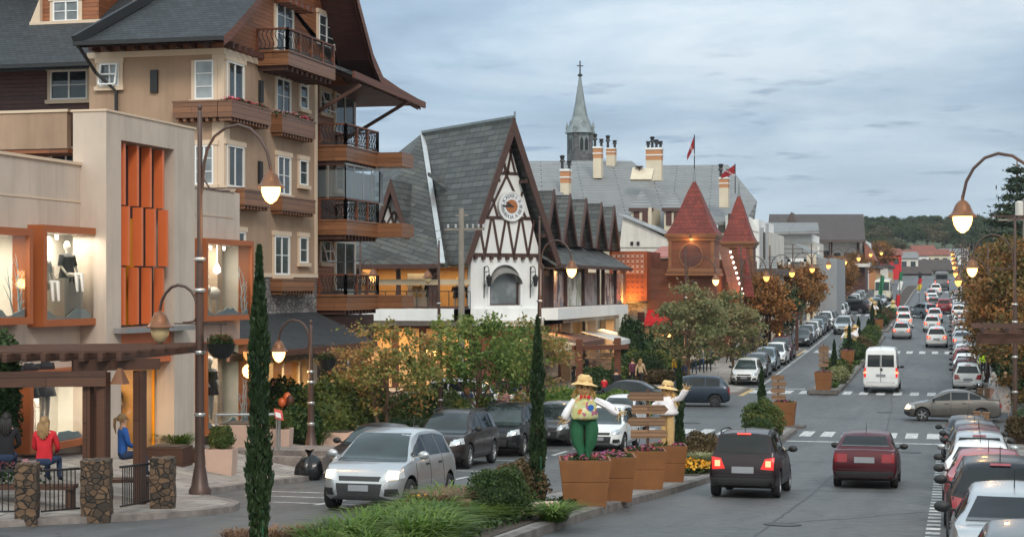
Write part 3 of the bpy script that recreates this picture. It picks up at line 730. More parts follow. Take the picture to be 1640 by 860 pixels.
for(y0,z0),(y1,z1)in zip(pr,pr[1:]):
 m.add([(-38,y0,z0),(xo,y0,z0),(xo,y1,z1),(-38,y1,z1)],[(0,1,2,3)]);m.add([(-38,y0,z0-.2),(xo,y0,z0-.2),(xo,y1,z1-.2),(-38,y1,z1-.2)],[(3,2,1,0)],1)
 m.add([(xo,y0,z0-.4),(xo,y0,z0+.03),(xo,y1,z1+.03),(xo,y1,z1-.4)],[(3,2,1,0)],2);m.add([(xo-.12,y0,z0-.4),(xo-.12,y0,z0+.03),(xo-.12,y1,z1+.03),(xo-.12,y1,z1-.4)],[(0,1,2,3)],2)
m.build('roof',[M['slate'],M['wooddark'],M['woodred']],B)
m=wmb(B);za,zc=onX(540,100,XB).z+.05,onX(600,150,XB+1.9).z
A0,A1,B1,B0=V((XB-.1,60.8,za+.15)),V((XB-.1,69.5,za+.15)),V((XB+2.3,72.4,zc-.1)),V((XB+1.6,60.9,zc+.95))
P0,P1=onX(540,98,XB+.0),onX(684,163,XB+2.2)
q=[onX(538,93,XB),onX(600,104,XB-.5),P1,onX(572,131,XB+1.7)]
q=[V((XB-.3,60.8,14.95)),V((XB-.3,68.2,14.7)),V((XB+1.6,70.2,13.93)),V((XB+1.5,61.4,14.2))]
m.prism(q,(0,0,-.14),0);m.bar(q[3]+V((0.02,0,-.1)),q[2]+V((.02,0,-.1)),.1,.26,mi=2)
for k in range(9):t_=(k+.5)/9;m.bar(q[0].lerp(q[1],t_)+V((0,0,-.24)),q[3].lerp(q[2],t_)+V((-.05,0,-.2)),.1,.16,mi=1)
m.build('skirt_roof',[M['slate'],M['wooddark'],M['woodred']],B)
m=wmb(B)
for y in(61.7,67.6):m=wmb(B);m.bar((XR+.05,y,12.2),(XB+1.6,y+.3,13.75),.13,.13);m.build('roof_brace',M['darkbrown'],B)
window(fY,fY.rect(161,192,102,139),2,2,tilt=14,pane='pane_l');window(fY,fY.rect(313,343,97,160),1,3,pane='pane_l',lintel=False);window(fY,fY.rect(313,343,233,296),2,3,pane='pane_l')
for r_ in((361,388,101,165),(361,388,234,300),(366,390,371,440)):window(fX,fX.rect(*r_),2,1,pane='pane')
for r_ in((441,463,127,182),(443,463,251,312),(438,461,378,440)):window(fX,fX.rect(*r_),2,2)
for r_ in((479,491,137,175),(478,491,257,297),(478,491,380,421)):window(fX,fX.rect(*r_),1,2,tw=.1)
def vent(f,u,v):
 s_,z_=f.p(u,v);m=f.mb();m.box(s_-.13,s_+.13,-.1,0,z_-.38,z_+.38);m.build('wall_vent',M['black'],B)  # flat black vent box on the wall, gives no light
vent(fY,248,131);vent(fX,416,147);vent(fX,415,276)
sX0,_=fX.p(413,460);zf0,zf1=fX.p(385,196)[1],fX.p(385,170)[1]
flowerbox(fX,YB-.45,sX0,zf0,zf1,.5,seed=3);sY0=fY.p(286,460)[0];flowerbox(fY,sY0,XB-.02,zf0,zf1-.004,.45,flowers=False)
for k,(u0,u1,vt,vb)in enumerate(((433,487,190,218),(433,487,318,340),(433,487,447,466),(372,414,306,331))):
 s0_,s1_,z0_,z1_=fX.rect(u0,u1,vt,vb);flowerbox(fX,s0_,s1_,z0_,z1_,.45,flowers=(k==0),seed=5+k)
def balcony(y0,xr,xo,y1,zf0,zf1,zrl,planter=None,flowers=False):
 m=wmb(B);m.box(xr,xo,y0,y1,zf0,zf1);m.box(xr,xo+.04,y0-.04,y1+.04,zf1-.02,zf1+.05)
 for i in range(10):x=y0+(y1-y0)*(i+.3)/10;m.box(xr,xo-.12,x,x+.16,zf0-.16,zf0-.002,1)
 if planter:
  px,py1=planter;m.box(xo+.002,px,y1-.3,py1,zf0+.02,zf1+.02);m.box(xr,px-.003,y1+.002,py1+.6,zf0+.03,zf1+.0)
 o=m.build('balcony',[M['wood2'],M['darkbrown']],B)
 r_=wmb(B);off=V(B.location)
 e=.07;railing(r_,(xr+e,y0+e),(xo-e,y0+e),zf1+.05,zrl);railing(r_,(xo-e,y0+e),(xo-e,y1-e),zf1+.05,zrl)
 if planter:railing(r_,(xo-e,y1-e),(xr+e,y1+.9),zf1+.05,zrl)
 r_.build('railing',[M['woodred'],M['iron']],o)
 return o
z_=lambda v,d:CZ+(H0-v)/F*d
balcony(55.6,XB-.05,XB+1.2,60.3,z_(104,59.4),z_(82.5,59.4),z_(44,59.4))
bl1=balcony(61.8,XR-.05,-22.4,65.7,z_(257,65.4),z_(234,65.4),z_(197,65.4),(-21.35,66.4))
balcony(61.8,XR-.05,-22.4,65.7,z_(376,65.4),z_(353,65.4),z_(317,65.4),(-21.35,66.4))
balcony(61.8,XR-.05,-22.4,65.7,z_(497,65.4),z_(474,65.4),z_(439,65.4),(-21.35,66.4))
flowers_patch(bl1,'flowers',[V((-21.6+rnd.uniform(-.2,.2),65.7+rnd.uniform(0,1.2),z_(236,65.4)))-V(B.location)for k in range(14)],M['leaf_dark'],M['fl_redwhite'],.07,9)
m=wmb(B);g=wmb(B);zA,zC=z_(318,65.4),z_(262,65.4)
for(xa,ya),(xb,yb)in(((XR,61.95),(-22.5,61.95)),((-22.5,61.95),(-22.5,66.0)),((-22.5,66.0),(-22.9,67.6))):
 n=3 if ya==yb else 4
 for k in range(n+1):
  x,y=xa+(xb-xa)*k/n,ya+(yb-ya)*k/n;m.bar((x,y,zA),(x,y,zC),.035,.035,up=(1,0,0))
 m.bar((xa,ya,zA),(xb,yb,zA),.05,.06);m.bar((xa,ya,zC),(xb,yb,zC),.05,.08)
 g.quad((xa,ya,zA),(xb,yb,zA),(xb,yb,zC),(xa,ya,zC))
gl=m.build('balcony_glazing',M['metal'],B);g.build('pane',M['curtain'],gl)
m=wmb(B);m.box(XR+.5,-22.7,62.2,66,zA+.1,zC-.2);m.build('blind',M['white'],gl)
for vt,vb in((155,215),(388,465)):
 window(fR,fR.rect(536,566,vt,vb),2,1,sill=False,tw=.18)
for r_ in((512,527,147,182),(512,527,385,421)):window(fR,fR.rect(*r_),1,2,tilt=16,tw=.12)
for r_ in((441,467,-2,86),(509,534,27,76)):window(fX,fX.rect(*r_),2,3,sill=False,tw=.14)
m=wmb(B);
m.bar((XB+.02,60.2,18.3),(XB+1.5,60.2,18.3),.35,.3);m.build('roof_beam',M['woodred'],B)
for i in range(5):m=wmb(B);m.box(XB,XB+.6,57.2+i*.55,57.5+i*.55,z_(4,61),z_(-6,61));m.build('beam_end',M['woodred'],B)
YL=55.6;fL=Fac('Y',YL,B);xa,xb=-46,onY(143,200,YL).x
def bx(name,mat,*a):m=wmb(B);m.box(*a);return m.build(name,M[mat],B)
bx('wing_wall','wooddark',-46,xb+.3,YL,YL+6,zg,z_(88,60));bx('parapet','beige',-46,xb,YL-1.6,YL-1.3,z_(231,58),z_(171,58));bx('parapet_coping','trim',-46,xb+.05,YL-1.65,YL-1.25,z_(171,58)-.001,z_(169,58)+.05);bx('terrace_edge','wood',-46,xb,YL-1.55,YL-.01,z_(238,58),z_(231,58)-.002);
window(fL,fL.rect(82,141,113,160),2,2);window(fL,fL.rect(82,131,243,262),2,1)
m=wmb(B);zl_=z_(90,58);m.prism([(-47,YL-1.5,zl_),(xb+1.0,YL-1.5,zl_),(xb+1.0,YL+7,zl_+5.2),(-47,YL+7,zl_+5.2)],(0,0,-.22));m.build('wing_roof',M['slate'],B)
m=wmb(B);m.bar((-47,YL-1.58,zl_-.06),(xb+1,YL-1.58,zl_-.06),.14,.14);m.build('wing_gutter',M['black'],B)
YD=YL+1.9;fD=Fac('Y',YD,B);s0,s1,z0,z1=fD.rect(68,158,-30,40)
m=fD.mb();m.box(s0,s1,.001,4,z0+.1,z1);m.build('dormer_wall',M['wood'],B);m=fD.mb();m.box(s0-.4,s1+.2,-.25,0,z0-.02,z0+.12);m.prism([(s0-.45,-.2,z0),(s0,-.2,z0+1),(s0,-.2,z0)],(0,.5,0));m.build('dormer_apron',M['trim'],B)
window(fD,fD.rect(86,127,2,35),2,2,sill=False,pane='pane_l')
fS=Fac('X',XB-1.2,B);m=wmb(B)
ya,yb=46.8,60.6;zE=z_(549,61.6);zT=z_(502,61)
m.prism([(XB-.02,ya,zT),(XB-.02,61.4,zT),(-20.7,yb-.4,zE),(-20.7,ya,zE)],(0,0,-.12));m.bar((-20.68,ya,zE-.1),(-20.68,yb-.35,zE-.1),.1,.2,mi=1);m.prism([(XB-.02,61.4,zT-.004),(XB-.02,62.6,zE+.1),(-20.7,yb-.42,zE-.004)],(0,0,-.1))
m.build('awning_roof',[M['slate'],M['darkbrown']],B)
z0=zg-.6
m=wmb(B)
for y0_,y1_,mt in((46.9,47.8,0),(50.3,51.0,1),(53.3,54.2,1),(60.4,61.4,0)):m.box(XB-.4,XB+.05,y0_,y1_,z0,zg+3.4,mt)
m.box(XB-.4,XB+.1,55.4,56.9,z0,zg+3.4,2);m.box(XB-.35,XB,46.9,61.4,zE-.35+.0,zT-.2,3)
m.build('shop_pillars',[M['stucco_sh'],M['stonegrey'],M['cream'],M['wooddark']],B)
m=wmb(B);m.box(XB-2.6,XB-2.4,46.8,61.4,z0,zg+3.6);m.box(XB-2.4,XB-.1,46.8,47,z0,zg+3.6);m.box(XB-2.4,XB-.1,61.2,61.4,z0,zg+3.6);m.box(XB-2.4,XB-.2,47,61.2,zg+3.3,zg+3.5);m.build('shop_interior',M['warm_in'],B)
for y in(49,54.6,58.7):area('shop_light',(XB-1.2,y,zg+3.2),1.5,110,(1,.62,.27),(0,0,0),B)
area('porch_light',(-22.0,56,zE-.1),1.6,60,(1,.62,.27),(0,0,0),B)
m=wmb(B);
for y in(47.9,50.2,51.1,53.2,57,58.7,60.3):m.box(XB-.3,XB-.22,y,y+.08,z0,zE)
sg=m.build('shop_glazing',M['whitepaint'],B)
m=wmb(B);m.quad((XB-.26,47.8,z0),(XB-.26,50.3,z0),(XB-.26,50.3,zE-.3),(XB-.26,47.8,zE-.3));m.quad((XB-.26,57,z0),(XB-.26,60.4,z0),(XB-.26,60.4,zE-.3),(XB-.26,57,zE-.3));m.build('pane',M['thin'],sg)
bx('undercroft','wooddark',XR-.5,-23.3,62.0,67.6,zg+3.2,z_(500,65.4)-.17);bx('ground_floor_wall','wooddark',-34,XR+.01,61.6,67.8,zg,zg+3.4)
bx('undercroft_post','darkbrown',-22.85,-22.6,67.2,67.5,zg,zg+3.2)
bx('back_wall','stonegrey',-34,XB-2.7,YB+.01,Y1-.01,zg,zg+3.4)
# C: half-timbered corner house with the clock
C=thing('timbered_clock_house','white half timbered corner house with steep slate roofs and a clock gable','building',(-24.7,95,zr(95)))
XC,YC=-23.0,93.4
gcen=P(811,460,98);gcen.z=0;e_=V((.7071,.7071,0));o_=V((.7071,-.7071,0))
WT=Matrix(((e_.x,-o_.x,0,gcen.x),(e_.y,-o_.y,0,gcen.y),(0,0,1,0),(0,0,0,1)))
class FacT(Fac):
 def __init__(s,root):s.root=root;s.W=WT;s.k='T'
 def p(s,u,v):
  a=P(u,v,50.0)-V((0,0,CZ));t=(gcen.dot(o_))/(V((a.x,a.y,0)).dot(o_));q=V((0,0,CZ))+a*t
  return(V((q.x,q.y,0))-gcen).dot(e_),q.z
fT=FacT(C);fCx=Fac('X',XC,C);fCy=Fac('Y',YC,C)
zsl0,zsl1=fT.p(810,513)[1],fT.p(810,494)[1]
zev=fT.p(810,416)[1];zap=fT.p(828,192)[1];hw=2.35;zgr=zr(95)-.1
m=fT.mb();aL=(-.58,0)
arch=fT.rect(784,833,424,489)
def wall_arch(f,s0,s1,z0,z1,r,mat,name,th=.4):
 a,b,c,d=r;m=f.mb();zs=d-(b-a)/2;n=12
 m.box(s0,a,0,th,z0,z1);m.box(b,s1,0,th,z0,z1);m.box(a,b,0,th,z0,c)
 pts=[((a+b)/2+(b-a)/2*cos(pi-pi*k/n),zs+(b-a)/2*sin(pi-pi*k/n))for k in range(n+1)]
 for(xa,za),(xb,zb_)in zip(pts,pts[1:]):m.prism([(xa,0,za),(xb,0,zb_),(xb,0,z1),(xa,0,z1)],(0,th,0))
 o=m.build(name,M[mat],f.root);return pts
pts=wall_arch(fT,-hw,hw,zsl1-.1,zev+.25,arch,'white','corner_wall')
a,b,c,d=arch
m=fT.mb()
for(xa,za),(xb,zb_)in zip(pts,pts[1:]):
 k=1.12;mx=(a+b)/2;zs=d-(b-a)/2;f_=lambda x,z:((x-mx)*k+mx,(z-zs)*k+zs)
 (xc,zc),(xd,zd_)=f_(xa,za),f_(xb,zb_);m.prism([(xa,-.05,za),(xb,-.05,zb_),(xd,-.05,zd_),(xc,-.05,zc)],(0,.06,0))
for x in(a-.13,b+.0):m.box(x,x+.13,-.05,.01,c,d-(b-a)/2)
aw=m.build('arched_window',M['whitepaint'],C)
m=fT.mb();m.poly([(a,.25,c),(b,.25,c)]+[(x,.25,z)for x,z in reversed(pts)]);m.build('pane',M['pane_l'],aw)
m=fT.mb();zs=d-(b-a)/2;n=10
for k in range(n):
 t0,t1=pi*k/n,pi*(k+1)/n
 for j in range(5):
  q=lambda t,h:((a+b)/2-(b-a)/2*.97*cos(t),.2-.55*sin(h),zs-.1+(b-a)/2*.97*sin(t)*cos(h*.55))
  h0,h1=pi/2*j/5,pi/2*(j+1)/5;m.quad(q(t0,h0),q(t1,h0),q(t1,h1),q(t0,h1))
m.build('blind_hood',plain('grey_blind',(.22,.21,.19),.35,.2,2,.05,10),aw)
m=fT.mb();m.box(a+.05,a+.12,.1,.2,c,zs);m.box(b-.12,b-.05,.1,.2,c,zs);m.box(a,b,.1,.22,c,c+.08);m.build('sash',M['timber'],aw)
zg0=fT.p(815,410)[1]
gwd=lambda z:2.32*(zap-.75-z)/(zap-.75-zg0)
m=fT.mb();m.prism([(-gwd(zg0),0,zg0),(gwd(zg0),0,zg0),(0,0,zap-.75)],(0,.3,0));m.build('gable_panel',M['white'],C)
m=fT.mb()
def tb(x0,z0,x1,z1,w=.16):m.bar((x0,-.035,z0),(x1,-.035,z1),.07,w,up=(0,-1,0))if False else m.prism(strip((x0,z0),(x1,z1),w),(0,.065,0))
def strip(a_,b_,w):
 a_,b_=V((a_[0],0,a_[1])),V((b_[0],0,b_[1]));t=(b_-a_).normalized();n=V((-t.z,0,t.x))*w/2;k=V((0,-.06,0));return[a_-n+k,b_-n+k,b_+n+k,a_+n+k]
H=zap-.75-zg0;lev=lambda q:zg0+H*q
L1,L2,L3=.0,.30,.66
for q,w_ in((L1,.2),(L2,.17),(L3,.15)):tb(-gwd(lev(q)),lev(q)+.05,gwd(lev(q)),lev(q)+.05,w_)
g2=gwd(lev(L2));g1=gwd(lev(L1));g3=gwd(lev(L3));z1_,z2_,z3_=lev(L1),lev(L2),lev(L3)
for k in range(4):
 x=-g1*.62+g1*1.24*k/3
 tb(x,z1_,x-.42,z2_,.13);tb(x,z1_,x+.42,z2_,.13)
for s_ in(-1,1):
 tb(s_*g2*.82,z2_,s_*-.15,z3_+.2,.13);tb(s_*g2*.35,z2_,s_*g3*1.35,z2_+(z3_-z2_)*.62,.13);tb(s_*.05,z3_,s_*.33,z3_+1.5,.12);tb(s_*g3*.75,z3_,s_*.1,z3_+1.75,.12)
tb(-.35,z3_+1.4,0,z3_+.1,.1);tb(.35,z3_+1.4,0,z3_+.1,.1)
m.build('timber_framing',M['timber'],C)
m=fT.mb()
for k in range(9):x=-2.1+4.2*k/8;m.box(x-.09,x+.09,-.22,0,zg0-.22,zg0-.03)
m.build('corbels',M['timber'],C)
RL=10.4;hb=3.2;zb_=fT.p(760,421)[1]-.1;ov=.85
m=fT.mb()
for s_ in(-1,1):
 q=[(0,-ov,zap),(s_*hb,-ov,zb_),(s_*hb,RL if s_>0 else 1.3,zb_),(0,RL,zap)]
 m.prism(q if s_>0 else q[::-1],(s_*-.16,0,-.05),0)
 qa=[V((0,-ov-.06,zap+.08)),V((s_*hb,-ov-.06,zb_+.02)),V((s_*(hb-.32),-ov-.06,zb_-.02)),V((0,-ov-.06,zap-1.0))]
 m.prism(qa,(0,.14,0),1)
 qs=[V((0,-ov+.09,zap-.25)),V((s_*(hb-.17),-ov+.09,zb_-.05)),V((s_*(hb-.17),0,zb_-.05)),V((0,0,zap-.25))]
 m.add(qs,[(0,1,2,3)],2)
 for k,q_ in enumerate((.35,.72)):
  zz=zap+(zb_-zap)*q_;xx=s_*hb*q_;m.box(xx-s_*.2-.1,xx-s_*.2+.1,-ov+.1,.0,zz-.75,zz-.55,1)
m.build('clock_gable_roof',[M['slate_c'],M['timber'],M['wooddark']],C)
m=fT.mb();m.bar((0,-ov,zap+.06),(0,RL,zap+.06),.2,.14);m.bar((0,-ov-.1,zap),(0,-ov-.1,zap+.35),.08,.08);m.build('ridge_cap',M['leadroof'],C)
E0=WT@V((0,RL,zap));VL=WT@V((-hb,1.3,zb_))
EL=onY(556,412,YC-1.0);EL.z=VL.z;HH=P(560,306,112)
m=wmb(C);n_=V((0,.1,-.18))
VL2=V((VL.x,YC-1.0,VL.z))
m.prism([E0,HH,EL,VL2],n_);m.prism([E0,VL2,VL+V((.25,.6,0))],n_*.9)
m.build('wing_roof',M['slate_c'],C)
m=wmb(C);m.bar(E0+V((0,0,.05)),VL2+V((.1,0,.06)),.28,.08);m.build('valley_flashing',M['band'],C)
m=wmb(C);m.bar(EL+V((0,-.05,-.1)),VL2+V((0,-.05,-.1)),.12,.26);m.build('eaves_board',M['timber'],C)
m=wmb(C);dA=onY(628,290,96.6);dB=onY(600,383,95.0);dC=onY(668,383,94.4);apx=onY(631,288,94.6);hw_=(onY(664,383,94.6).x-onY(598,383,94.6).x)/2
bz=onY(631,382,94.6).z;ax=onY(629,288,94.6);
m.prism([(ax.x-hw_*.82,94.9,bz),(ax.x+hw_*.82,94.9,bz),(ax.x,94.9,ax.z-.5)],(0,.2,0));dm=m.build('dormer',M['white'],C)
m=wmb(C)
for s_ in(-1,1):
 m.prism([(ax.x,94.2,ax.z),(ax.x+s_*hw_,94.2,bz-.3),(ax.x+s_*hw_,97.0,bz-.3),(ax.x,101.5,ax.z)],(0,0,-.14),0)
 m.prism([(ax.x,94.12,ax.z+.05),(ax.x+s_*hw_*1.02,94.12,bz-.32),(ax.x+s_*(hw_-.3)*1.02,94.12,bz-.35),(ax.x,94.12,ax.z-.75)],(0,.12,0),1)
m.build('dormer_roof',[M['slate_c'],M['timber']],dm)
m=wmb(C)
for s_ in(-1,1):
 for(x0,z0,x1,z1)in((s_*hw_*.7,.1,0,1.6),(s_*hw_*.4,.05,s_*.0,.9),(s_*.1,.1,s_*hw_*.5,1.1),(0,.8,s_*.3,1.9)):m.bar((ax.x+x0,94.86,bz+z0),(ax.x+x1,94.86,bz+z1),.09,.13,up=(0,1,0))
m.bar((ax.x-hw_*.8,94.86,bz+.08),(ax.x+hw_*.8,94.86,bz+.08),.09,.16,up=(0,1,0));m.build('dormer_framing',M['timber'],dm)
xw0=onY(545,500,YC).x;xc0=(WT@V((-hw,0,0))).x
m=wmb(C);cL=WT@V((-hw-.2,-.35,0));cR=WT@V((hw+.2,-.35,0));yEnd=onX(1006,500,XC+.9).y
path=[V((xw0,YC-.9,0)),V((cL.x-.3,YC-.9,0)),cL,cR,V((XC+.9,cR.y+.6,0)),V((XC+.9,yEnd,0))]
path[1]=V((cL.x,YC-.9,0))if cL.x<cR.x else path[1]
for p_,q_ in zip(path,path[1:]):
 n=V((q_.y-p_.y,p_.x-q_.x,0));
 if n.length<.05:continue
 m.prism([p_+V((0,0,zsl0)),q_+V((0,0,zsl0)),q_+V((0,0,zsl1)),p_+V((0,0,zsl1))],-n.normalized()*.9)
m.build('floor_band',M['white'],C)
m=wmb(C);m.box(xw0,XC+.2,YC-.2,YC+8,zsl0-.3,zsl0+.02);m.box(XC-8,XC+.2,YC+3,yEnd,zsl0-.3,zsl0+.021);m.build('floor_slab',M['offwhite'],C)
s0,s1,z0,z1=fCy.rect(572,757,418,491);z1=VL.z-.15
m=wmb(C);m.box(s0,s1,YC+3,YC+3.2,z0-.3,z1);m.box(s0,s0+.2,YC,YC+3,z0,z1);m.box(s0,s1,YC+.0,YC+3,z1,z1+.15);m.box(s0,s1,YC+.0,YC+3,z0-.3,z0-.18);m.build('shop_interior',M['warm_in'],C)
for k in range(3):area('shop_light',(s0+(s1-s0)*(k+.5)/3,YC+1.4,z1-.1),2.0,40,(1,.66,.32),(0,0,0),C)
m=wmb(C);
for u in(572,638,690,697,740,755):x=onY(u,450,YC).x;m.box(x-.12,x+.12,YC-.06,YC+.12,z0-.6,z1)
m.box(s0,s1,YC-.04,YC+.1,z0-.15,z0+.02);sg=m.build('shop_glazing',M['timber'],C)
m=wmb(C);m.quad((s0,YC,z0),(s1,YC,z0),(s1,YC,z1),(s0,YC,z1));m.build('pane',M['thin'],sg)
m=wmb(C);zq=z1-1.0;m.box(s0,s1,YC-.15,YC-.07,zq,zq+.32);m.build('window_awning',M['beigeawn'],C)
m=wmb(C);m.box(s0,s1,YC-.52,YC-.48,z0+.85,z0+.9)
for k in range(12):x=s0+(s1-s0)*k/11;m.box(x-.02,x+.02,YC-.52,YC-.48,zsl1,z0+.85)
m.build('balustrade',M['iron'],C)
xa_=onY(664,450,YC).x;m=wmb(C);m.box(onY(645,450,YC).x,onY(680,450,YC).x,YC+.9,YC+.95,z0+.0,z0+1.9);m.build('white_screen',M['white'],C)
mm=mannequin('mannequin','gold dressed figure with dark hair in the first floor window of the corner house',(xa_,YC+.5,z0-.18),0,True,h=1.7);mm.children[1].data=mm.children[1].data.copy();mm.children[1].data.materials[0]=M['cloth_gold']
mannequin('mannequin','dark dressed figure beside the gold one in the first floor window',(onY(684,450,YC).x,YC+.5,z0-.18),.4,True,h=1.7)
for u in(725,745):mannequin('mannequin','dark clothed figure among racks in the right first floor window of the corner house',(onY(u,450,YC).x,YC+.8,z0-.18),.4,True,h=1.6,group='dark figures in the right first floor window')
y0_=cR.y+.4;m=wmb(C);m.box(XC-7,XC-2.0,y0_,yEnd,zsl1-.1,CZ+2.9);m.build('street_wing_wall',M['warm_in'],C)
zt_=onX(950,427,XC).z;zbw=onX(940,489,XC).z
m=wmb(C);us=[868,884,906,934,958,966,985,1000];ys_=[onX(u,460,XC).y for u in us]
for y in ys_:m.box(XC-.12,XC+.1,y-.1,y+.1,zbw-.45,zt_)
m.box(XC-.12,XC+.06,ys_[0],ys_[-1],zbw-.12,zbw);m.box(XC-.12,XC+.06,ys_[0],ys_[-1],zt_-.15,zt_-.001);m.build('timber_posts',M['timber'],C)
def poster(seed,cols):
 t=NT('poster_print');vo=t.n('ShaderNodeTexVoronoi',i_Scale=1.6);t.l(t.coord('OBJECT' if False else 'UV',(1.4,.7,1)),vo.inputs['Vector'])
 vo.inputs['Randomness'].default_value=1;sp=t.n('ShaderNodeSeparateColor');t.l(vo.outputs['Color'],sp.inputs[0])
 n=t.noise(t.coord('UV',(2,1,1)),3+seed,5,.7);f=t.math('ADD',t.math('MULTIPLY',sp.outputs[0],.5),t.math('MULTIPLY',n,.5))
 t.set(Base_Color=t.ramp(f,[(.2+.12*i,c)for i,c in enumerate(cols)]),Roughness=.4);return t.mat
PM=[poster(0,[(.02,.02,.025),(.05,.09,.16),(.5,.45,.42),(.3,.12,.08),(.6,.62,.65),(.1,.05,.04)]),poster(1,[(.1,.06,.04),(.3,.32,.28),(.6,.58,.52),(.2,.22,.12),(.7,.7,.68)]),poster(2,[(.75,.74,.7),(.7,.68,.62),(.2,.15,.12),(.75,.74,.72),(.06,.06,.07)])]
for k,(ua,ub,mt)in enumerate(((886,904,PM[0]),(908,932,PM[1]),(936,957,M['pane_l']),(967,984,PM[2]),(870,882,M['pane']),(987,999,M['pane_l']))):
 ya,yb=onX(ua,460,XC).y,onX(ub,460,XC).y;m=wmb(C);m.box(XC-.1,XC-.04,ya,yb,zbw,zt_-.4);m.build('poster' if k in(0,1,3)else 'window',mt,C)
area('street_wing_light',(XC+.3,ys_[1]+1,zt_-.25),.8,30,(1,.55,.2),(0,0,0),C)
ye=onX(1012,428,XC+1.0).y;m=wmb(C);zE_=onX(900,423,XC+1.0).z;zR_=onX(890,390,XC-1.6).z
m.prism([(XC+1.0,y0_-.6,zE_),(XC+1.0,ye,zE_),(XC-1.6,ye,zR_),(XC-1.6,y0_-.2,zR_)],(0,0,-.15));m.bar((XC+1.02,y0_-.6,zE_-.1),(XC+1.02,ye,zE_-.1),.08,.22,mi=1)
m.build('skirt_roof',[M['slate_c'],M['timber']],C)
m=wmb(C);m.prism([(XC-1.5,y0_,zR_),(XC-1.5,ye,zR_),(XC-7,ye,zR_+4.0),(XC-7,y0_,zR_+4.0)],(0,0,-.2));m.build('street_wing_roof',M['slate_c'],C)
for u in(898,923.6,949,973,993):
 ya=onX(u,460,XC).y;za=onX(u,305+(u-898)*.27,XC).z;bz=zR_-.15;hh=2.15
 m=wmb(C)
 for s_ in(-1,1):
  m.prism([(XC-.4,ya,za),(XC-.4,ya+s_*hh,bz),(XC-6.5,ya+s_*hh,bz),(XC-6.5,ya,za)],(0,-s_*.1,-.05),0)
  m.prism([(XC-.36,ya,za+.08),(XC-.36,ya+s_*(hh+.03),bz),(XC-.36,ya+s_*(hh-.3),bz),(XC-.36,ya,za-.6)],(-.12,0,0),1)
 m.prism([(XC-.9,ya-hh+.2,bz),(XC-.9,ya+hh-.2,bz),(XC-.9,ya,za-.4)],(-.2,0,0),2)
 m.build('dormer',[M['slate_c'],M['timber'],M['wooddark']],C)
m=wmb(C);m.box(xw0,XC-1.5,YC+1.5,yEnd,zgr-.4,zsl0-.3);m.build('ground_floor',M['darkbrown'],C)
for ua,ub,mt in((873,893,'pane_l'),(895,912,'wooddark'),(914,930,'warm_in'),(936,958,'pane_l'),(962,985,'warm_in')):
 ya,yb=onX(ua,460,XC-1.4).y,onX(ub,460,XC-1.4).y;m=wmb(C);m.box(XC-1.5,XC-1.35,ya,yb,zgr+.4,zsl0-.4);m.build('shop_window',M[mt],C)
for ua,ub in((590,628),(640,672),(684,716),(726,752)):x0,x1=onY(ua,460,YC+1.5).x,onY(ub,460,YC+1.5).x;m=wmb(C);m.box(x0,x1,YC+1.36,YC+1.49,zgr+.3,zsl0-.5);m.build('shop_window',M['warm_in'],C)
for x in(XC-.3,):
 for y in(y0_+.5,y0_+8,y0_+16,yEnd-.3):m=wmb(C);m.box(x-.3,x+.3,y-.3,y+.3,zgr-.4,zsl0);m.build('pillar',M['trim'],C)
for k in range(3):area('arcade_light',(XC-.2,y0_+4+8*k,zsl0-.35),1.5,90,(1,.6,.25),(0,0,0),C)
for k in range(3):area('arcade_light',(xw0+3+4*k,YC-.3,zsl0-.35),1.5,130,(1,.6,.25),(0,0,0),C)
for ua,ub,vt,vb,mt in((868,912,540,552,'beigeawn'),(905,950,533,546,'brownawn'),(972,1004,529,543,'whiteawn')):
 ya,yb=onX(ua,460,XC+1.2).y,onX(ub,460,XC+1.2).y;za,zc=onX((ua+ub)/2,vt-4,XC-.2).z,onX((ua+ub)/2,vb+3,XC+1.9).z
 m=wmb(C);m.prism([(XC-.5,ya,za),(XC-.5,yb,za),(XC+1.9,yb,zc),(XC+1.9,ya,zc)],(0,0,-.06));m.box(XC+1.88,XC+1.93,ya,yb,zc-.3,zc-.03);m.build('awning',M[mt],C)
ck=thing('wall_clock','round white clock with Roman numerals and brown centre on the timbered gable','clock',(0,0,0))
s_,zc_=fT.p(817,331);rr=(fT.p(838,331)[0]-fT.p(796,331)[0])/2
ck.matrix_world=WT@Matrix.Translation((s_,-.16,zc_))@Matrix.Rotation(pi/2,4,'X')
m=MB();m.lathe([(rr,-.12),(rr,.0),(rr*.97,.05),(rr*.9,.05),(rr*.88,.02),(0.001,.02)],40,cap=False);m.build('rim',M['whitepaint'],ck,30)
m=MB();m.lathe([(rr*.87,.024),(rr*.5,.026),(.001,.026)],40,cap=False);m.build('dial',plain('dial_white',(.72,.74,.76),.5,.04,3,0),ck)
m=MB();m.lathe([(rr*.45,.03),(rr*.42,.06),(.001,.062)],40,cap=False);m.build('centre_disc',plain('dial_brown',rgb('#a5673c'),.5,.1,3,0),ck,30)
def text_mesh(txt,size,mat,parent,mtx,ext=.01,name='lettering',align='CENTER'):
 cu=bpy.data.curves.new('t','FONT');cu.body=txt;cu.size=size;cu.align_x=align;cu.align_y='CENTER';cu.extrude=ext;cu.resolution_u=2
 o=bpy.data.objects.new('t',cu);COL.objects.link(o);dg=bpy.context.evaluated_depsgraph_get();me=bpy.data.meshes.new_from_object(o.evaluated_get(dg));bpy.data.objects.remove(o)
 me.name=name;me.materials.clear();me.materials.append(mat);r=link(name,me,parent);r.matrix_local=mtx;return r
NUM=['XII','I','II','III','IIII','V','VI','VII','VIII','IX','X','XI']
M['numeral']=plain('numeral_dark',(.03,.03,.035),.5,.05,3,0)
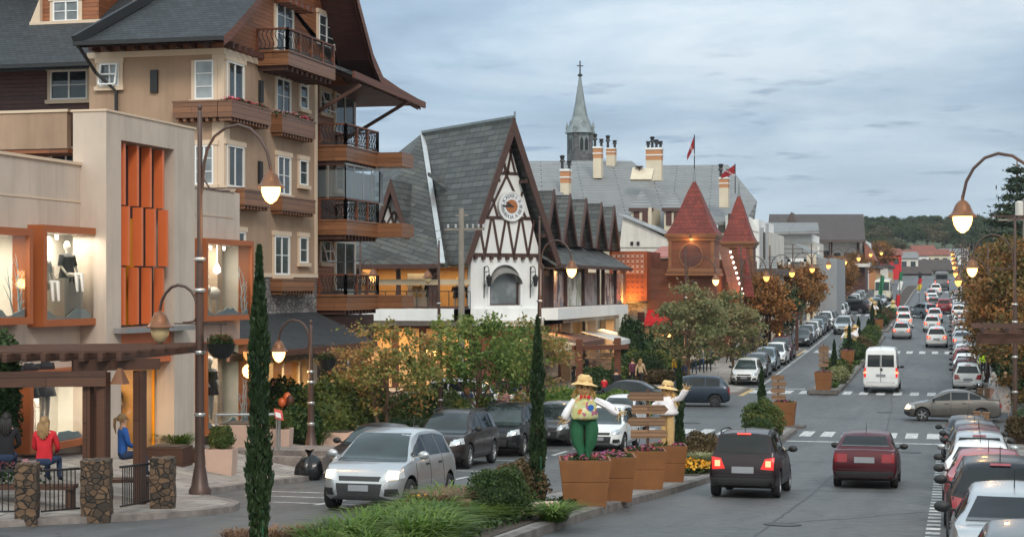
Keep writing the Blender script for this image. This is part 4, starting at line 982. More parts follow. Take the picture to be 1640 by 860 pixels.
for k,tx in enumerate(NUM):
 an=-2*pi*k/12;text_mesh(tx,rr*.33,M['numeral'],ck,Matrix.Rotation(an,4,'Z')@Matrix.Translation((0,rr*.68,.03)),name='numeral')
for an,ln_,w_ in((R(-90-205),rr*.42,.1),(R(-90+18-180+0),rr*.66,.07)):
 pass
def hand(ang,ln_,w_):
 m=MB();m.M=Matrix.Rotation(-ang,4,'Z');m.prism([(-w_*.4,-ln_*.18,.07),(w_*.4,-ln_*.18,.07),(w_,ln_*.6,.07),(0,ln_,.07),(-w_,ln_*.6,.07)],(0,0,.015));m.build('clock_hand',M['numeral'],ck)
hand(R(302),rr*.55,.07);hand(R(273),rr*.8,.06)
for u,side in((775,'left'),(849,'right')):
 s_,z_q=fT.p(u,452);t=thing('wall_lantern',f'black iron scroll lantern on the white corner wall, {side} of the arched window','lantern',WT@V((s_,-.02,z_q)),math.atan2(e_.y,e_.x),'lanterns beside the arched window')
 m=MB();m.tube([(0,0,-.9),(0,-.03,.9)],.03,6)
 m.tube([(0,-.03,.55)]+[(0,-.3-.27*cos(a_),.62+.3*sin(a_))for a_ in np.linspace(0,pi,8)],.025,6);m.tube([(0,-.03,-.3),(0,-.2,-.15),(0,-.25,.05),(0,-.1,.1)],.02,6);m.build('bracket',M['iron'],t)
 m=MB();m.lathe([(.1,-.25),(.2,.25),(.22,.27),(.03,.45),(.02,.6)],6,(0,-.57,0));m.build('lantern_head',M['iron'],t)
 m=MB();m.lathe([(.05,-.3),(.11,-.26)],6,(0,-.57,0));m.build('lantern_tip',M['band'],t)
 # D: large grey roofed hotel with chimneys
D=thing('grey_roof_hotel','long pale building with a huge grey tiled roof behind the corner house','hotel',(-30,170,zr(170)))
def pw(u,v,d):return P(u,v,d)
m=wmb(D);
rl,rr_=pw(836,258,168),pw(1012,258,168);el,er=pw(815,365,150),pw(1130,372,150)
m.prism([rl,rr_,er,el],(0,.1,-.25));m.prism([rr_,pw(1110,345,176),er],(0,.1,-.25))
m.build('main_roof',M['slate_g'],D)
m=wmb(D);r2l,r2r=pw(1045,265,172),pw(1166,264,172);e2l,e2r=pw(1030,368,156),pw(1196,352,156)
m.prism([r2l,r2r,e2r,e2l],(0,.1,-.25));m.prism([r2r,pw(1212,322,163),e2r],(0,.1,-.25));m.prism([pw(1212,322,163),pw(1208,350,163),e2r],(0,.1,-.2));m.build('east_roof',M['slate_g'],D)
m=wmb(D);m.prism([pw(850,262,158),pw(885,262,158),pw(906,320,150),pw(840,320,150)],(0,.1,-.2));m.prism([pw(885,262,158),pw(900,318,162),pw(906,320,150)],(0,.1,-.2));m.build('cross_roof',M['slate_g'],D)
a_,b_=pw(840,372,152),pw(1140,372,152);m=wmb(D);m.prism([V((a_.x,a_.y,zr(160)-.5)),V((b_.x,b_.y,zr(160)-.5)),V((b_.x,b_.y,a_.z)),V((a_.x,a_.y,a_.z))],(1.5,8,0));m.build('wall',M['cream'],D)
m=wmb(D);p0,p1,p2,p3=pw(1168,345,155),pw(1206,345,162),pw(1206,380,162),pw(1168,395,155);m.prism([p0,p1,p2,p3],(-.4,.4,0));m.build('gable_end',M['white'],D)
m=wmb(D);
for k in range(4):q=k/3;m.bar(p0 .lerp(p1,q),p3 .lerp(p2,q),.2,.25,up=(0,1,0))
m.bar(p0,p1,.25,.3);m.build('gable_timbers',M['timber'],D)
m=wmb(D);sk=[pw(1014,272,158.5),pw(1048,274,158.5),pw(1044,291,157.4),pw(1010,291,157.4)];m.prism(sk,(0,-.25,.2));m.build('skylight',M['cream'],D)
m=wmb(D);q=pw(1024,268,158);m.lathe([(.02,0),(.3,.08),(.42,.2)],10,(q-V((0,0,.1))));m.bar(q-V((0,0,.5)),q,.08,.08);m.build('satellite_dish',M['pole'],D)
for k,(u,v0,v1,d,w_,n)in enumerate(((958,266,236,163,13,2),(979,256,238,167,14,2),(1048,270,238,163,25,4),(906,308,272,152,14,2),(1160,312,285,157,14,2))):
 q0,q1=pw(u,v0,d),pw(u,v1,d);h=q1 .z-q0 .z;w=w_/F*d/2;m=wmb(D);z=q0 .z-1.2
 m.box(q0 .x-w,q0 .x+w,q0 .y-.5,q0 .y+.5,z,q0 .z+h*.4);o=m.build('chimney',M['cream'],D)
 m=wmb(D);m.box(q0 .x-w*1.01,q0 .x+w*1.01,q0 .y-.51,q0 .y+.51,q0 .z+h*.4,q0 .z+h*.62);m.box(q0 .x-w*1.01,q0 .x+w*1.01,q0 .y-.51,q0 .y+.51,q0 .z+h*.68,q0 .z+h*.92);m.build('salmon_band',M['salmon'],o)
 m=wmb(D);m.box(q0 .x-w*1.1,q0 .x+w*1.1,q0 .y-.56,q0 .y+.56,q0 .z+h*.621,q0 .z+h*.679);m.box(q0 .x-w*1.12,q0 .x+w*1.12,q0 .y-.58,q0 .y+.58,q0 .z+h*.921,q0 .z+h*1.02);m.build('cap',M['white'],o)
 for i in range(n):
  x=q0 .x+(i-(n-1)/2)*w*1.6/max(1,n-1)if n>1 else q0 .x;hh=(.7,1.15,.85,.7)[i]if n>2 else(1.3,.8)[i%2]
  m=wmb(D);m.lathe([(.14,0),(.12,hh*.5),(.26,hh*.55),(.2,hh*.68),(.15,hh*.7),(.25,hh*.95),(.1,hh)],8,(x,q0 .y,q1 .z));m.build('chimney_pot',M['iron'],o)
for u,v0,v1,uw in((1027,306,348,20),(1078,308,348,18)):
 ap,bl,br=pw(u,v0,150),pw(u-uw,v1-14,147.5),pw(u+uw,v1-14,147.5);m=wmb(D);bk=pw(u+4,v0-2,158)
 zb2=pw(u,v1+8,148).z
 m.box(bl.x+.15,br.x-.15,bl.y+.3,bl.y+5,zb2-.8,bl.z+.05);dm=m.build('dormer',M['cream'],D)
 m=wmb(D);fr_=pw(u,v0+6,148.5);m.prism([bk,ap,bl],(0,0,-.15));m.prism([bk,ap,br],(0,0,-.15));m.prism([ap,bl,br],(0,0,-.15));m.bar(bl-V((0,.05,.1)),br-V((0,.05,.1)),.15,.3,mi=1);m.build('dormer_roof',[M['slate_g'],M['timber']],dm)
 for q in(.3,.66):
  x=bl.x+(br.x-bl.x)*q;m=wmb(D);m.box(x-.24,x+.24,bl.y+.24,bl.y+.31,zb2-.3,bl.z-.25);m.build('window',M['wooddark'],dm)
  # church tower
T=thing('church_tower','dark stone church tower with a pointed grey spire and cross above the grey roofs','church tower',at(929,258))
tc_=pw(929,258,258);rt=18/F*258
T.rotation_euler=(0,0,TH+R(20));s_=258/F
hz=lambda v:tc_.z+(258-v)*s_-T.location.z
m=MB();rw_=16*s_;m.box(-rw_,rw_,-rw_,rw_,-1,hz(212));m.build('belfry',stone('church_basalt',(.05,.055,.06),(.14,.14,.14),(.12,.12,.12),.7,.4),T)
m=MB()
for ax_ in range(4):
 m.M=Matrix.Rotation(ax_*pi/2,4,'Z');m.box(-.75,.75,-rw_-.06,-rw_+.1,hz(243),hz(210));m.prism([(-rw_,-rw_-.07,hz(213)),(rw_,-rw_-.07,hz(213)),(0,-rw_-.07,hz(193))],(0,.5,0))
m.build('belfry_gables',M['leadroof'],T)
m=MB()
for ax_ in range(4):
 m.M=Matrix.Rotation(ax_*pi/2,4,'Z')
 for x in(-.38,.38):m.prism([(x-.27,-rw_-.1,hz(242)),(x+.27,-rw_-.1,hz(242)),(x+.27,-rw_-.1,hz(226)),(x,-rw_-.1,hz(220)),(x-.27,-rw_-.1,hz(226))],(0,.06,0))
m.build('louvre_opening',M['black'],T)
for ax_ in range(4):
 m=MB(Matrix.Rotation(ax_*pi/2,4,'Z'));m.lathe([(.62,0),(.6,.1),(.001,.1)],20,(0,-rw_-.14,hz(210)),axis='y');
 m=MB(Matrix.Rotation(ax_*pi/2,4,'Z')@Matrix.Translation((0,-rw_-.1,hz(209)))@Matrix.Rotation(pi/2,4,'X'));m.lathe([(.62,0),(.6,.1),(.001,.1)],20);o=m.build('clock_face',plain('blue_dial',rgb('#2f5f86'),.5,.1,2,0),T)
m=MB();m.lathe([(rw_*1.55,hz(214)),(rw_*1.2,hz(203)),(rw_*.78,hz(188)),(rw_*.5,hz(165)),(.2,hz(126)),(.12,hz(122))],8,a0=pi/8);m.build('spire',M['leadroof'],T)
m=MB();m.lathe([(.1,hz(124)),(.45,hz(121)),(.12,hz(118)),(.1,hz(98))],8);m.bar((-.5,0,hz(106)),(.5,0,hz(106)),.12,.14);m.build('cross',M['iron'],T)
for sx_ in(-1,1):
 for sy_ in(-1,1):m=MB();m.lathe([(.22,hz(214)),(.2,hz(206)),(.28,hz(205)),(.02,hz(195))],6,(sx_*rw_*1.0,sy_*rw_*1.0,0));m.build('pinnacle',M['leadroof'],T)
 # E: wooden chocolate house with two red towers
E=thing('timber_tower_house','reddish timber shop house with two flared red tiled towers and red pennants','shop',(-20,128,zr(128)))
YE=124.0;XE=onY(1145,450,YE).x;zgE=zr(124)-.2
fEy=Fac('Y',YE,E);fEx=Fac('X',XE,E)
def ye(u,v,dy=0):return onY(u,v,YE+dy)
xE0=ye(1037,450).x
m=wmb(E);m.box(xE0,XE,YE,YE+20,zgE+3.2,ye(1090,437).z+.3);m.build('wall',M['woodred'],E)
m=wmb(E);m.box(xE0+.3,XE-.05,YE+.6,YE+20,zgE-.5,zgE+3.2);m.build('ground_floor',M['wooddark'],E)
m=wmb(E);zl0,zl1=ye(1010,482).z,ye(1010,403).z;xl0,xl1=ye(976,450,-1).x,ye(1036,450,-1).x;m.box(xl0,xl1,YE-1,YE+5,zl0,zl1)
lb=m.build('lattice_box',plain('perforated_corten',rgb('#8c4522'),.6,.25,1.2,.1,20),E)
m=wmb(E);rg=random.Random(4)
for i in range(7):
 for j in range(9):
  x=xl0+.35+(xl1-xl0-.7)*i/6;z=zl1-.35-(zl1-zl0-.6)*j/8
  for a_ in(45,-45):m.bar((x-.12,YE-1.01,z-.12*(1 if a_>0 else-1)),(x+.12,YE-1.01,z+.12*(1 if a_>0 else-1)),.035,.02,up=(0,1,0),mi=0 if j<4 else 1)
m.build('cutouts',[M['offwhite'],M['darkbrown']],lb)
m=wmb(E);m.box(xl0,xl1+.1,YE-1.1,YE-1.0,zl0-.15,zl0-.001);m.build('lattice_sill',M['black'],E)
area('facade_uplight',((xl0+xl1)/2+.0,YE-1.9,zl0-.1),1.2,160,(1,.45,.1),(R(150),0,0),E)
m=wmb(E);m.box(ye(1000,500).x,xE0-.001,YE+.1,YE+5,zgE-.5,zl0-.16);m.build('stone_entrance',stone('cobble_facade',(.25,.22,.18),(.55,.5,.42),(.3,.27,.22),.5,.4),E)
m=wmb(E);a0,a1=ye(1021,500).x,ye(1032,500).x;m.box(a0,a1,YE+.05,YE+.15,zgE-.3,ye(1025,500).z);m.build('door',M['wooddark'],E)
m=wmb(E);x0,x1=ye(1038,500).x,ye(1081,500).x;za,zc=ye(1060,496).z,ye(1060,514,-1.6).z;m.prism([(x0,YE-.01,za),(x1,YE-.01,za),(x1,YE-1.6,zc),(x0,YE-1.6,zc)],(0,0,-.06));m.box(x0,x1,YE-1.62,YE-1.58,zc-.35,zc-.03);m.build('red_awning',M['redawn'],E)
m=wmb(E);m.box(x0+.4,x1-.1,YE+.5,YE+.58,zgE+.9,zgE+2.8);m.build('shop_window',M['warm_in'],E);area('porch_light',((x0+x1)/2,YE-.5,zc-.45),1,50,(1,.55,.2),(0,0,0),E)
def tower(u0,u1,vt,vb,Y,va,ver,wd,name):
 q0,q1=onY(u0,vt,Y),onY(u1,vt,Y);zb2=onY((u0+u1)/2,vb,Y).z;w_=q1 .x-q0 .x;cx,cy=(q0 .x+q1 .x)/2,Y+w_/2
 m=wmb(E);m.box(q0 .x,q1 .x,Y,Y+w_,zb2,q0 .z);t=m.build('tower',M['woodred'],E)
 m=wmb(E)
 for z,e in((zb2-.05,.25),(zb2+.15,.16),(zb2+.3,.1),(q0 .z-.35,.1),(q0 .z-.15,.2),(q0 .z-.02,.28)):m.box(q0 .x-e,q1 .x+e,Y-e,Y+w_+e,z-.1,z+.08)
 for x in(q0 .x-.03,q1 .x-.2):m.box(x,x+.23,Y-.03,Y+.1,zb2+.4,q0 .z-.46)
 m.build('cornice',M['wood2'],t)
 za=onY((u0+u1)/2,va,cy).z;hh=za-q0 .z;r=w_/2*1.414
 m=wmb(E);m.lathe([(r*1.12,q0 .z+.05),(r*.92,q0 .z+hh*.14),(r*.62,q0 .z+hh*.42),(r*.3,q0 .z+hh*.75),(.04,za)],4,(cx,cy,0),a0=pi/4);m.build('tower_roof',M['tile_red'],t)
 m=wmb(E);m.lathe([(.2,za-.9),(.07,za+.3),(.03,za+.9)],8,(cx,cy,0));m.build('finial',M['leadroof'],t)
 return t,cx,cy,za,w_,q0,q1,zb2
t1,cx1,cy1,za1,w1_,q0,q1,zb2=tower(1071,1143,376,438,YE-.7,288,0,0,'a')
m=wmb(E);cz=(q0 .z+zb2)/2-.1;pts=[((q0 .x+q1 .x)/2+w1_*.27*cos(a_),YE-.78,cz+.95*sin(a_))for a_ in np.linspace(0,2*pi,24,endpoint=False)];m.prism(pts,(0,.06,0));pts=[((q0 .x+q1 .x)/2+w1_*.24*cos(a_),YE-.80,cz+.83*sin(a_))for a_ in np.linspace(0,2*pi,24,endpoint=False)];m.prism(pts,(0,.03,0),1);m.build('oval_sign',[M['wood2'],M['wooddark']],t1)
sp=bpy.data.lights.new('tower_spot','POINT');sp.energy=45;sp.color=(1,.5,.16);sp.shadow_soft_size=.1;so=bpy.data.objects.new('tower_spot',sp);COL.objects.link(so);so.location=((q0 .x+q1 .x)/2,YE-1.3,cz+1.15);tag(so,kind='structure');so.parent=E;so.location-=E.location
m=wmb(E);m.tube([((q0 .x+q1 .x)/2,YE-.7,cz+1.25),((q0 .x+q1 .x)/2,YE-1.2,cz+1.3)],.03,6);m.lathe([(.1,0),(.06,.15)],8,((q0 .x+q1 .x)/2,YE-1.25,cz+1.2));m.build('spotlight',M['iron'],t1)
t2,cx2,cy2,za2,w2_,r0,r1,zb3=tower(1156,1205,388,446,137.0,310,0,0,'b')
for(ut,ub,w_,Y,mt)in((1150,1171,18,128.6,'woodred'),(1180,1192,14,133,'tile_red')):
 a_,b_,c_,d_=onY(ut,394,Y),onY(ut+w_,398,Y),onY(ub+w_+2,476,Y-1.5),onY(ub,474,Y-1.5);m=wmb(E);m.prism([a_,b_,c_,d_],(0,.25,0));m.build('wing_board',M[mt],E)
 if mt=='woodred':
  m=wmb(E)
  for k in range(9):q=b_.lerp(c_,(k+.7)/9.3);m.ball(q+V((.02,-.12,0)),.09,6,4)
  m.build('light_string',M['glow_w'],E)
area('wing_light',onY(1180,480,126.5),1,110,(1,.42,.1),(R(160),0,0),E)
m=wmb(E);m.box(XE-3,XE+1.2,130,141,zgE-.4,r0 .z-1.5);m.build('rear_wing',M['woodred'],E)
def pennant(cx,cy,za,top,wv,label,name,ang,dr=.75,fh=1.5):
 t=thing(name,label,'flag',(cx,cy,za),ang,'red pennants on the towers');m=MB();m.tube([(0,0,-.2),(0,0,top)],.04,6);m.build('flagpole',M['iron'],t)
 m=MB();n=10;vs=[]
 for i in range(n+1):
  s_=i/n;x=-wv*s_;y=.1*sin(s_*5)*s_;h=fh*(1-.55*s_);zc=top-fh*.55-s_*wv*dr
  vs+=[(x,y,zc-h/2),(x,y,zc+h/2)]
 m.add(vs,[(2*i,2*i+2,2*i+3,2*i+1)for i in range(n)]);fl=m.build('cloth',M['flag_red'],t,60)
 tx=text_mesh('CHOCOLATE',wv*(1+dr*dr)**.5*.15,M['flag_white'],fl,Matrix.Translation((-wv*.45,-.1,top-fh*.55-wv*dr*.45))@Matrix.Rotation(math.atan(dr),4,'Y')@Matrix.Rotation(pi/2,4,'X'),.003)
 return t
M['flag_red']=plain('flag_red_cloth',rgb('#8a1a22'),.8,.12,2,.1,20);M['flag_white']=plain('flag_letters',(.7,.68,.66),.8,.05,2,0)
pennant(cx1,cy1,za1+.2,3.1,.55,'drooping dark red pennant with white letters on the taller left tower','flag',TH,2.2,.9)
pennant(cx2-.3,cy2,za2+.2,2.2,1.15,'outstretched red pennant with white letters on the smaller right tower','flag',TH,.55,.75)
def block(name,label,u0,u1,vt,Y0,dep,mat,cat='building',zbot=-.5):
 a_,b_=onY(u0,vt,Y0),onY(u1,vt,Y0);t=thing(name,label,cat,((a_.x+b_.x)/2,Y0,zr(Y0)))
 m=wmb(t);m.box(a_.x,b_.x,Y0,Y0+dep,zr(Y0)+zbot,a_.z);m.build('wall',M[mat],t);return t,a_,b_
t,a_,b_=block('white_shed','low white gabled building with a pale sloping roof edge behind the lattice box',992,1074,396,140,12,'offwhite')
m=wmb(t);p0,p1,p2,p3=onY(992,396.2,139.9),onY(1074,396.2,139.9),onY(1074,384,139.9),onY(998,347,139.9);m.prism([p0,p1,p2,p3],(0,8,0));m.build('gable_wall',M['offwhite'],t)
m=wmb(t);m.prism([p3+V((-.3,-.3,.1)),p2+V((.3,-.3,.1)),p2+V((.3,8,.1)),p3+V((-.3,8,.1))],(0,0,.15));m.build('roof',M['metal'],t)
for q in(1012,1022):x=onY(q,390,139.88);m=wmb(t);m.box(x.x-.12,x.x+.12,139.8,139.92,x.z-.15,x.z+.15);m.build('vent',M['black'],t)
t,a_,b_=block('red_roofed_annexe','low annexe with a faded red sheet roof between the corner house and the timber house',1036,1075,414,131,8,'woodred');m=wmb(t);m.prism([(a_.x,130.8,a_.z+.02),(b_.x,130.8,a_.z+.02),(b_.x,138,a_.z+1.0),(a_.x,138,a_.z+1.0)],(0,0,.1));m.build('roof',plain('faded_red_sheet',rgb('#9c5a4c'),.6,.3,1.5,.1,10),t)
t,a_,b_=block('white_gable_house','white walled house with a curved parapet just behind the right red tower',1150,1215,352,158,14,'white')
m=wmb(t);pts=[onY(u,v,157.9)for u,v in((1150,353),(1150,343),(1196,345),(1206,352),(1213,366),(1215,353.1))];pts[-1]=onY(1215,372,157.9);m.prism(pts,(0,1,0));m.build('parapet',M['white'],t)
t,a_,b_=block('grey_clad_building','narrow building with pale grey vertical cladding beside the white gable',1209,1233,372,160,14,'offwhite')
m=wmb(t)
for k in range(3):x=a_.x+(b_.x-a_.x)*(k+.5)/3;m.box(x-.12,x+.12,159.4,159.99,zr(160)+4,a_.z+.8-.4*(k%2))
m.build('cladding_fins',M['metal'],t)
m=wmb(t);z=onY(1215,438,158).z;m.prism([(a_.x-1,157.5,z),(b_.x+1,157.5,z),(b_.x+.6,159.9,z+1.6),(a_.x-.6,159.9,z+1.6)],(0,0,-.2));m.build('porch_roof',M['slate_g'],t)
t,a_,b_=block('grey_shop','plain grey rendered shop with a white framed opening further up the street',1231,1340,414,190,16,'greywall')
m=wmb(t);p=[onY(u,v,189.95)for u,v in((1231,414),(1231,391),(1272,389),(1310,413))];m.prism(p,(0,16,0));m.build('side_gable',M['slate_g'],t)
f=Fac('Y',189.9,t);s0,s1,z0,z1=f.rect(1262,1292,415,448);m=f.mb();m.box(s0,s0+.3,-.2,.1,z0,z1);m.box(s1-.3,s1,-.2,.1,z0,z1);m.box(s0,s1,-.2,.1,z1-.3,z1+.1);m.build('white_frame',M['white'],t);m=f.mb();m.box(s0+.3,s1-.3,-.02,.05,z0,z1-.3);m.build('window',M['leaf_pane']if 'leaf_pane' in M else M['pane_l'],t)
m=wmb(t);x0=onY(1292,420,189).x;m.box(x0,x0+1.0,189,189.9,zr(190),onY(1300,407,189).z);m.build('stone_pier',M['cream'],t)
t,a_,b_=block('pale_roof_house','white house with a light grey tiled roof over the grey shop',1226,1306,388,215,14,'offwhite')
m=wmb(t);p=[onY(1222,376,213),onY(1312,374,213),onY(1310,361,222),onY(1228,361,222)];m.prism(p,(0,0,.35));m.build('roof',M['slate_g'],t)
m=wmb(t);m.box(a_.x,onY(1300,380,215).x,214.9,228,a_.z,onY(1260,374,215).z-.1);m.build('upper_wall',M['white'],t)
f=Fac('Y',214.85,t);window(f,f.rect(1233,1253,378,391),3,1,trim=False)
t,a_,b_=block('brown_roof_hall','large white hall under a broad dark brown tiled roof',1296,1385,385,285,24,'white')
m=wmb(t);p=[onY(1228,388,281),onY(1386,388,281),onY(1383,347,296),onY(1232,347,296)];m.prism(p,(0,0,.4));m.build('roof',M['tile_brown'],t)
m=wmb(t);q=onY(1268,340,286);m.prism([q+V((-2.2,-1,-4.5)),q+V((2.2,-1,-4.5)),q+V((0,-1,0))],(0,6,0));m.build('roof_peak',M['tile_brown'],t)
m=wmb(t);q=[onY(u,v,281.5)for u,v in((1384,388),(1394,400),(1403,418),(1386,418))];m.prism(q,(0,10,0));m.build('gable_end',M['roof_terra'],t)
m=wmb(t)
for u in(1330,1375,1384):x=onY(u,400,284.9).x;m.box(x-.25,x+.25,284.8,285,zr(285),a_.z)
m.build('posts',M['timber'],t)
f=Fac('Y',284.9,t)
for r_ in((1313,1330,402,416),(1352,1368,405,418),(1336,1346,405,418)):window(f,f.rect(*r_),2,1,trim=False,fmat='timber')
t,a_,b_=block('street_shop','dark fronted low shop with a scalloped brown awning below the brown roofed hall',1318,1385,428,262,10,'wooddark');m=wmb(t);m.box(a_.x-.5,b_.x+.8,260,262,a_.z,a_.z+.5);m.build('fascia',M['offwhite'],t)
m=wmb(t);w_=(b_.x-a_.x)/3
for k in range(3):x=a_.x+w_*k;m.prism([(x,260.5,a_.z-.1),(x+w_,260.5,a_.z-.1),(x+w_/2,260.5,a_.z+1.2)],(0,1.4,0))
m.build('awning',M['brownawn'],t)
for k,(Y0,dep,u1,vt,mt,lb)in enumerate(((146,10,1238,440,'stucco','low cream shop behind the first autumn trees on the left'),(228,14,1338,436,'cream','low cream shop front behind the far autumn trees'),(300,22,1402,430,'salmon','salmon shop row at the far left of the street'),(335,30,1422,428,'offwhite','pale shop row at the far end on the left'))):
 t,a_,b_=block('shop_row',lb,u1-70,u1,vt,Y0,dep,mt);m=wmb(t);m.box(a_.x-.4,b_.x+.5,Y0-.4,Y0+dep,a_.z,a_.z+.5);m.build('roof_edge',M['tile_brown'],t)
 m=wmb(t);m.box(b_.x+.0,b_.x+.12,Y0+.8,Y0+dep-1,zr(Y0+3)+.4,zr(Y0+3)+2.6);m.build('shop_window',M['warm_in'],t)
 # houses at the far end and on the hill
def house(u,v,d,w,h,wall,roof,label,rot=0):
 p=P(u,v,d);t=thing('house',label,'house',(p.x,p.y,min(p.z-h*.6,gz(p.x,p.y))),TH+rot);z0=p.z-t.location.z;m=MB();m.box(-w/2,w/2,0,w*.7,-2,z0);m.build('wall',M[wall],t)
 m=MB();m.prism([(-w*.55,-w*.06,z0-.1),(-w*.55,w*.76,z0-.1),(-w*.55,w*.35,z0+w*.22)],(w*1.1,0,0));m.build('roof',M[roof],t)
 for k in range(3):x=-w*.32+w*.32*k;m=MB();m.box(x-.6,x+.6,-.1,0,z0-2.2,z0-.9);m.build('window',M['pane'],t)
for a_ in((1420,408,400,7,3,'redawn','roof_terra','red and white house at the left foot of the wooded hill'),(1466,409,440,7,3,'white','roof_terra','white house with a reddish roof low on the hill'),(1448,413,425,7,3,'offwhite','slate_g','grey roofed cottage in front of the hill trees'),(1500,408,450,7,3,'cream','roof_terra','cream house with terracotta roof on the hillside'),(1530,407,455,7,3,'white','slate_g','white house under the right end of the hill'),(1480,400,470,6,3,'white','roof_terra','small white house higher on the hill at left'),(1486,432,430,12,4,'offwhite','tile_brown','brown roofed house closing the end of the street'),(1466,438,420,8,4,'darkbrown','tile_brown','dark low house at the street end on the left'),(1524,436,430,9,4,'wooddark','tile_brown','brown house at the street end on the right')):house(*a_)
# vehicles
def paint(name,col,metal=.35,rough=.32):
 t=NT(name);n=t.noise(t.coord('Object'),3,4,.6)
 t.set(Base_Color=t.ramp(n,[(.3,sc(col,.93)),(.7,sc(col,1.05))]),Metallic=metal,Roughness=rough,Coat_Weight=.22 if sum(col)<.3 else.5,Coat_Roughness=.05,Specular_IOR_Level=.3 if sum(col)<.3 else.5);return t.mat
PAINT=dict(silver=paint('silver_paint',(.42,.43,.44),.6),grey=paint('grey_paint',(.1,.105,.11),.5),brown=paint('brown_paint',(.035,.026,.024),.4),black=paint('black_paint',(.012,.012,.014),.2),white=paint('white_paint',(.72,.72,.71),0,.3),red=paint('red_paint',(.3,.02,.025),.3),maroon=paint('maroon_paint',(.075,.012,.018),.3),plum=paint('plum_paint',(.015,.008,.011),.2),blue=paint('dark_blue_paint',(.02,.032,.05),.4),beige=paint('beige_paint',(.12,.11,.1),.5),bluegrey=paint('blue_grey_paint',(.2,.25,.29),.5),taxi=paint('cream_paint',(.6,.55,.42),0))
M['autoglass']=glass_dark('car_glass',(.008,.01,.011),.03,.35);M['autoglass_l']=glass_dark('car_glass_light',(.025,.035,.035),.03,.45)
M['tyre']=plain('tyre_rubber',(.018,.018,.018),.85,.2,6,.2,40);M['rim']=plain('alloy',(.45,.46,.47),.3,.08,4,0,metal=.85);M['rimdark']=plain('dark_alloy',(.08,.08,.085),.4,.1,4,0,metal=.6)
M['trimblack']=plain('black_trim',(.018,.018,.019),.55,.15,5,.1,40);M['chrome']=plain('chrome',(.6,.61,.62),.18,.05,4,0,metal=1)
M['plate']=plain('blank_plate',(.23,.24,.26),.5,.08,4,0);M['tail_off']=plain('tail_lens',(.28,.015,.02),.2,.15,6,0,coat=.5);M['tail_on']=emit('tail_lens_lit',(1,.02,.012),.55);M['head_off']=plain('head_lens',(.5,.52,.54),.1,.1,5,0,coat=.8);M['head_on']=emit('head_lens_lit',(1,.78,.45),5)
M['clearlens']=plain('clear_lens',(.55,.45,.42),.15,.1,5,0,coat=.6);M['brake_on']=emit('brake_light',(1,.05,.03),1.6);M['bulb_red']=emit('brake_bulb',(1,.2,.1),3.2)
KINDS={}
def spec(L,W,top,roof,plan,rw,clr=.2,wr=.31,wx=(-1.25,1.3),arch=.05,nose=.25,**k):return dict(L=L,W=W,top=top,roof=roof,plan=plan,rw=rw,clr=clr,wr=wr,wx=wx,arch=arch,nose=nose,**k)
KINDS['hatch']=spec(4.0,1.72,[(-2,.6),(-1.97,.82),(-1.9,.98),(-1.2,1.0),(0,.99),(.85,.97),(1.15,.95),(1.6,.86),(1.85,.74),(1.97,.6),(2,.48)],[(-1.93,.98),(-1.78,1.2),(-1.55,1.44),(-1.1,1.51),(-.3,1.53),(.2,1.49),(.45,1.42),(1.12,.965)],[(-2,.68),(-1.93,.78),(-1.7,.83),(-1,.86),(.8,.86),(1.5,.83),(1.8,.74),(1.95,.6),(2,.5)],.56,wx=(-1.28,1.3),doors=2,sw=((-1.5,-.82),(-.76,.05),(.1,.95)),rg=(.98,1.44),fg=(.9,1.46),rear='hatch',fig=(1.42,.98,.44))
KINDS['suv']=spec(4.55,1.82,[(-2.27,.7),(-2.22,.95),(-2.1,1.08),(-1,1.1),(.9,1.08),(1.2,1.05),(1.8,.98),(2.1,.86),(2.24,.68),(2.27,.52)],[(-2.18,1.08),(-2.02,1.35),(-1.8,1.6),(-1.3,1.66),(-.3,1.68),(.3,1.64),(.55,1.56),(1.2,1.06)],[(-2.27,.74),(-2.18,.84),(-1.9,.88),(-1,.91),(1,.91),(1.8,.88),(2.1,.8),(2.22,.66),(2.27,.56)],.6,clr=.25,wr=.36,wx=(-1.38,1.42),doors=2,rails=True,sw=((-1.85,-1.05),(-.98,-.12),(-.05,.98)),rg=(1.08,1.58),fg=(.98,1.6),rear='hatch')
KINDS['mpv']=spec(4.15,1.68,[(-2.07,.62),(-2.03,.9),(-1.95,1.0),(-1,1.02),(.8,1.0),(1.1,.97),(1.7,.86),(1.95,.7),(2.05,.55),(2.07,.48)],[(-2.0,1.0),(-1.9,1.25),(-1.75,1.5),(-1.3,1.56),(-.3,1.58),(.3,1.53),(.5,1.46),(1.1,.98)],[(-2.07,.72),(-2.0,.79),(-1.7,.82),(-1,.84),(.8,.84),(1.6,.81),(1.9,.72),(2.03,.58),(2.07,.5)],.6,clr=.23,wr=.32,wx=(-1.3,1.28),doors=2,rails=True,sw=((-1.7,-1.0),(-.92,-.08),(-.02,.92)),rg=(1.03,1.5),fg=(.9,1.5),rear='hatch')
KINDS['sedan']=spec(4.45,1.73,[(-2.22,.62),(-2.18,.86),(-2.05,.98),(-1.5,1.02),(-1.1,1.0),(0,.96),(.85,.93),(1.1,.92),(1.8,.8),(2.08,.68),(2.2,.55),(2.22,.46)],[(-1.68,1.02),(-1.3,1.2),(-.95,1.36),(-.6,1.43),(-.1,1.45),(.2,1.42),(.42,1.36),(1.1,.93)],[(-2.22,.68),(-2.12,.8),(-1.7,.84),(-1,.86),(.8,.86),(1.7,.82),(2.0,.72),(2.18,.58),(2.22,.5)],.55,clr=.19,wr=.31,wx=(-1.32,1.38),doors=2,sw=((-1.28,-.78),(-.7,.05),(.1,.92)),rg=(1.03,1.37),fg=(.88,1.38),rear='sedan')
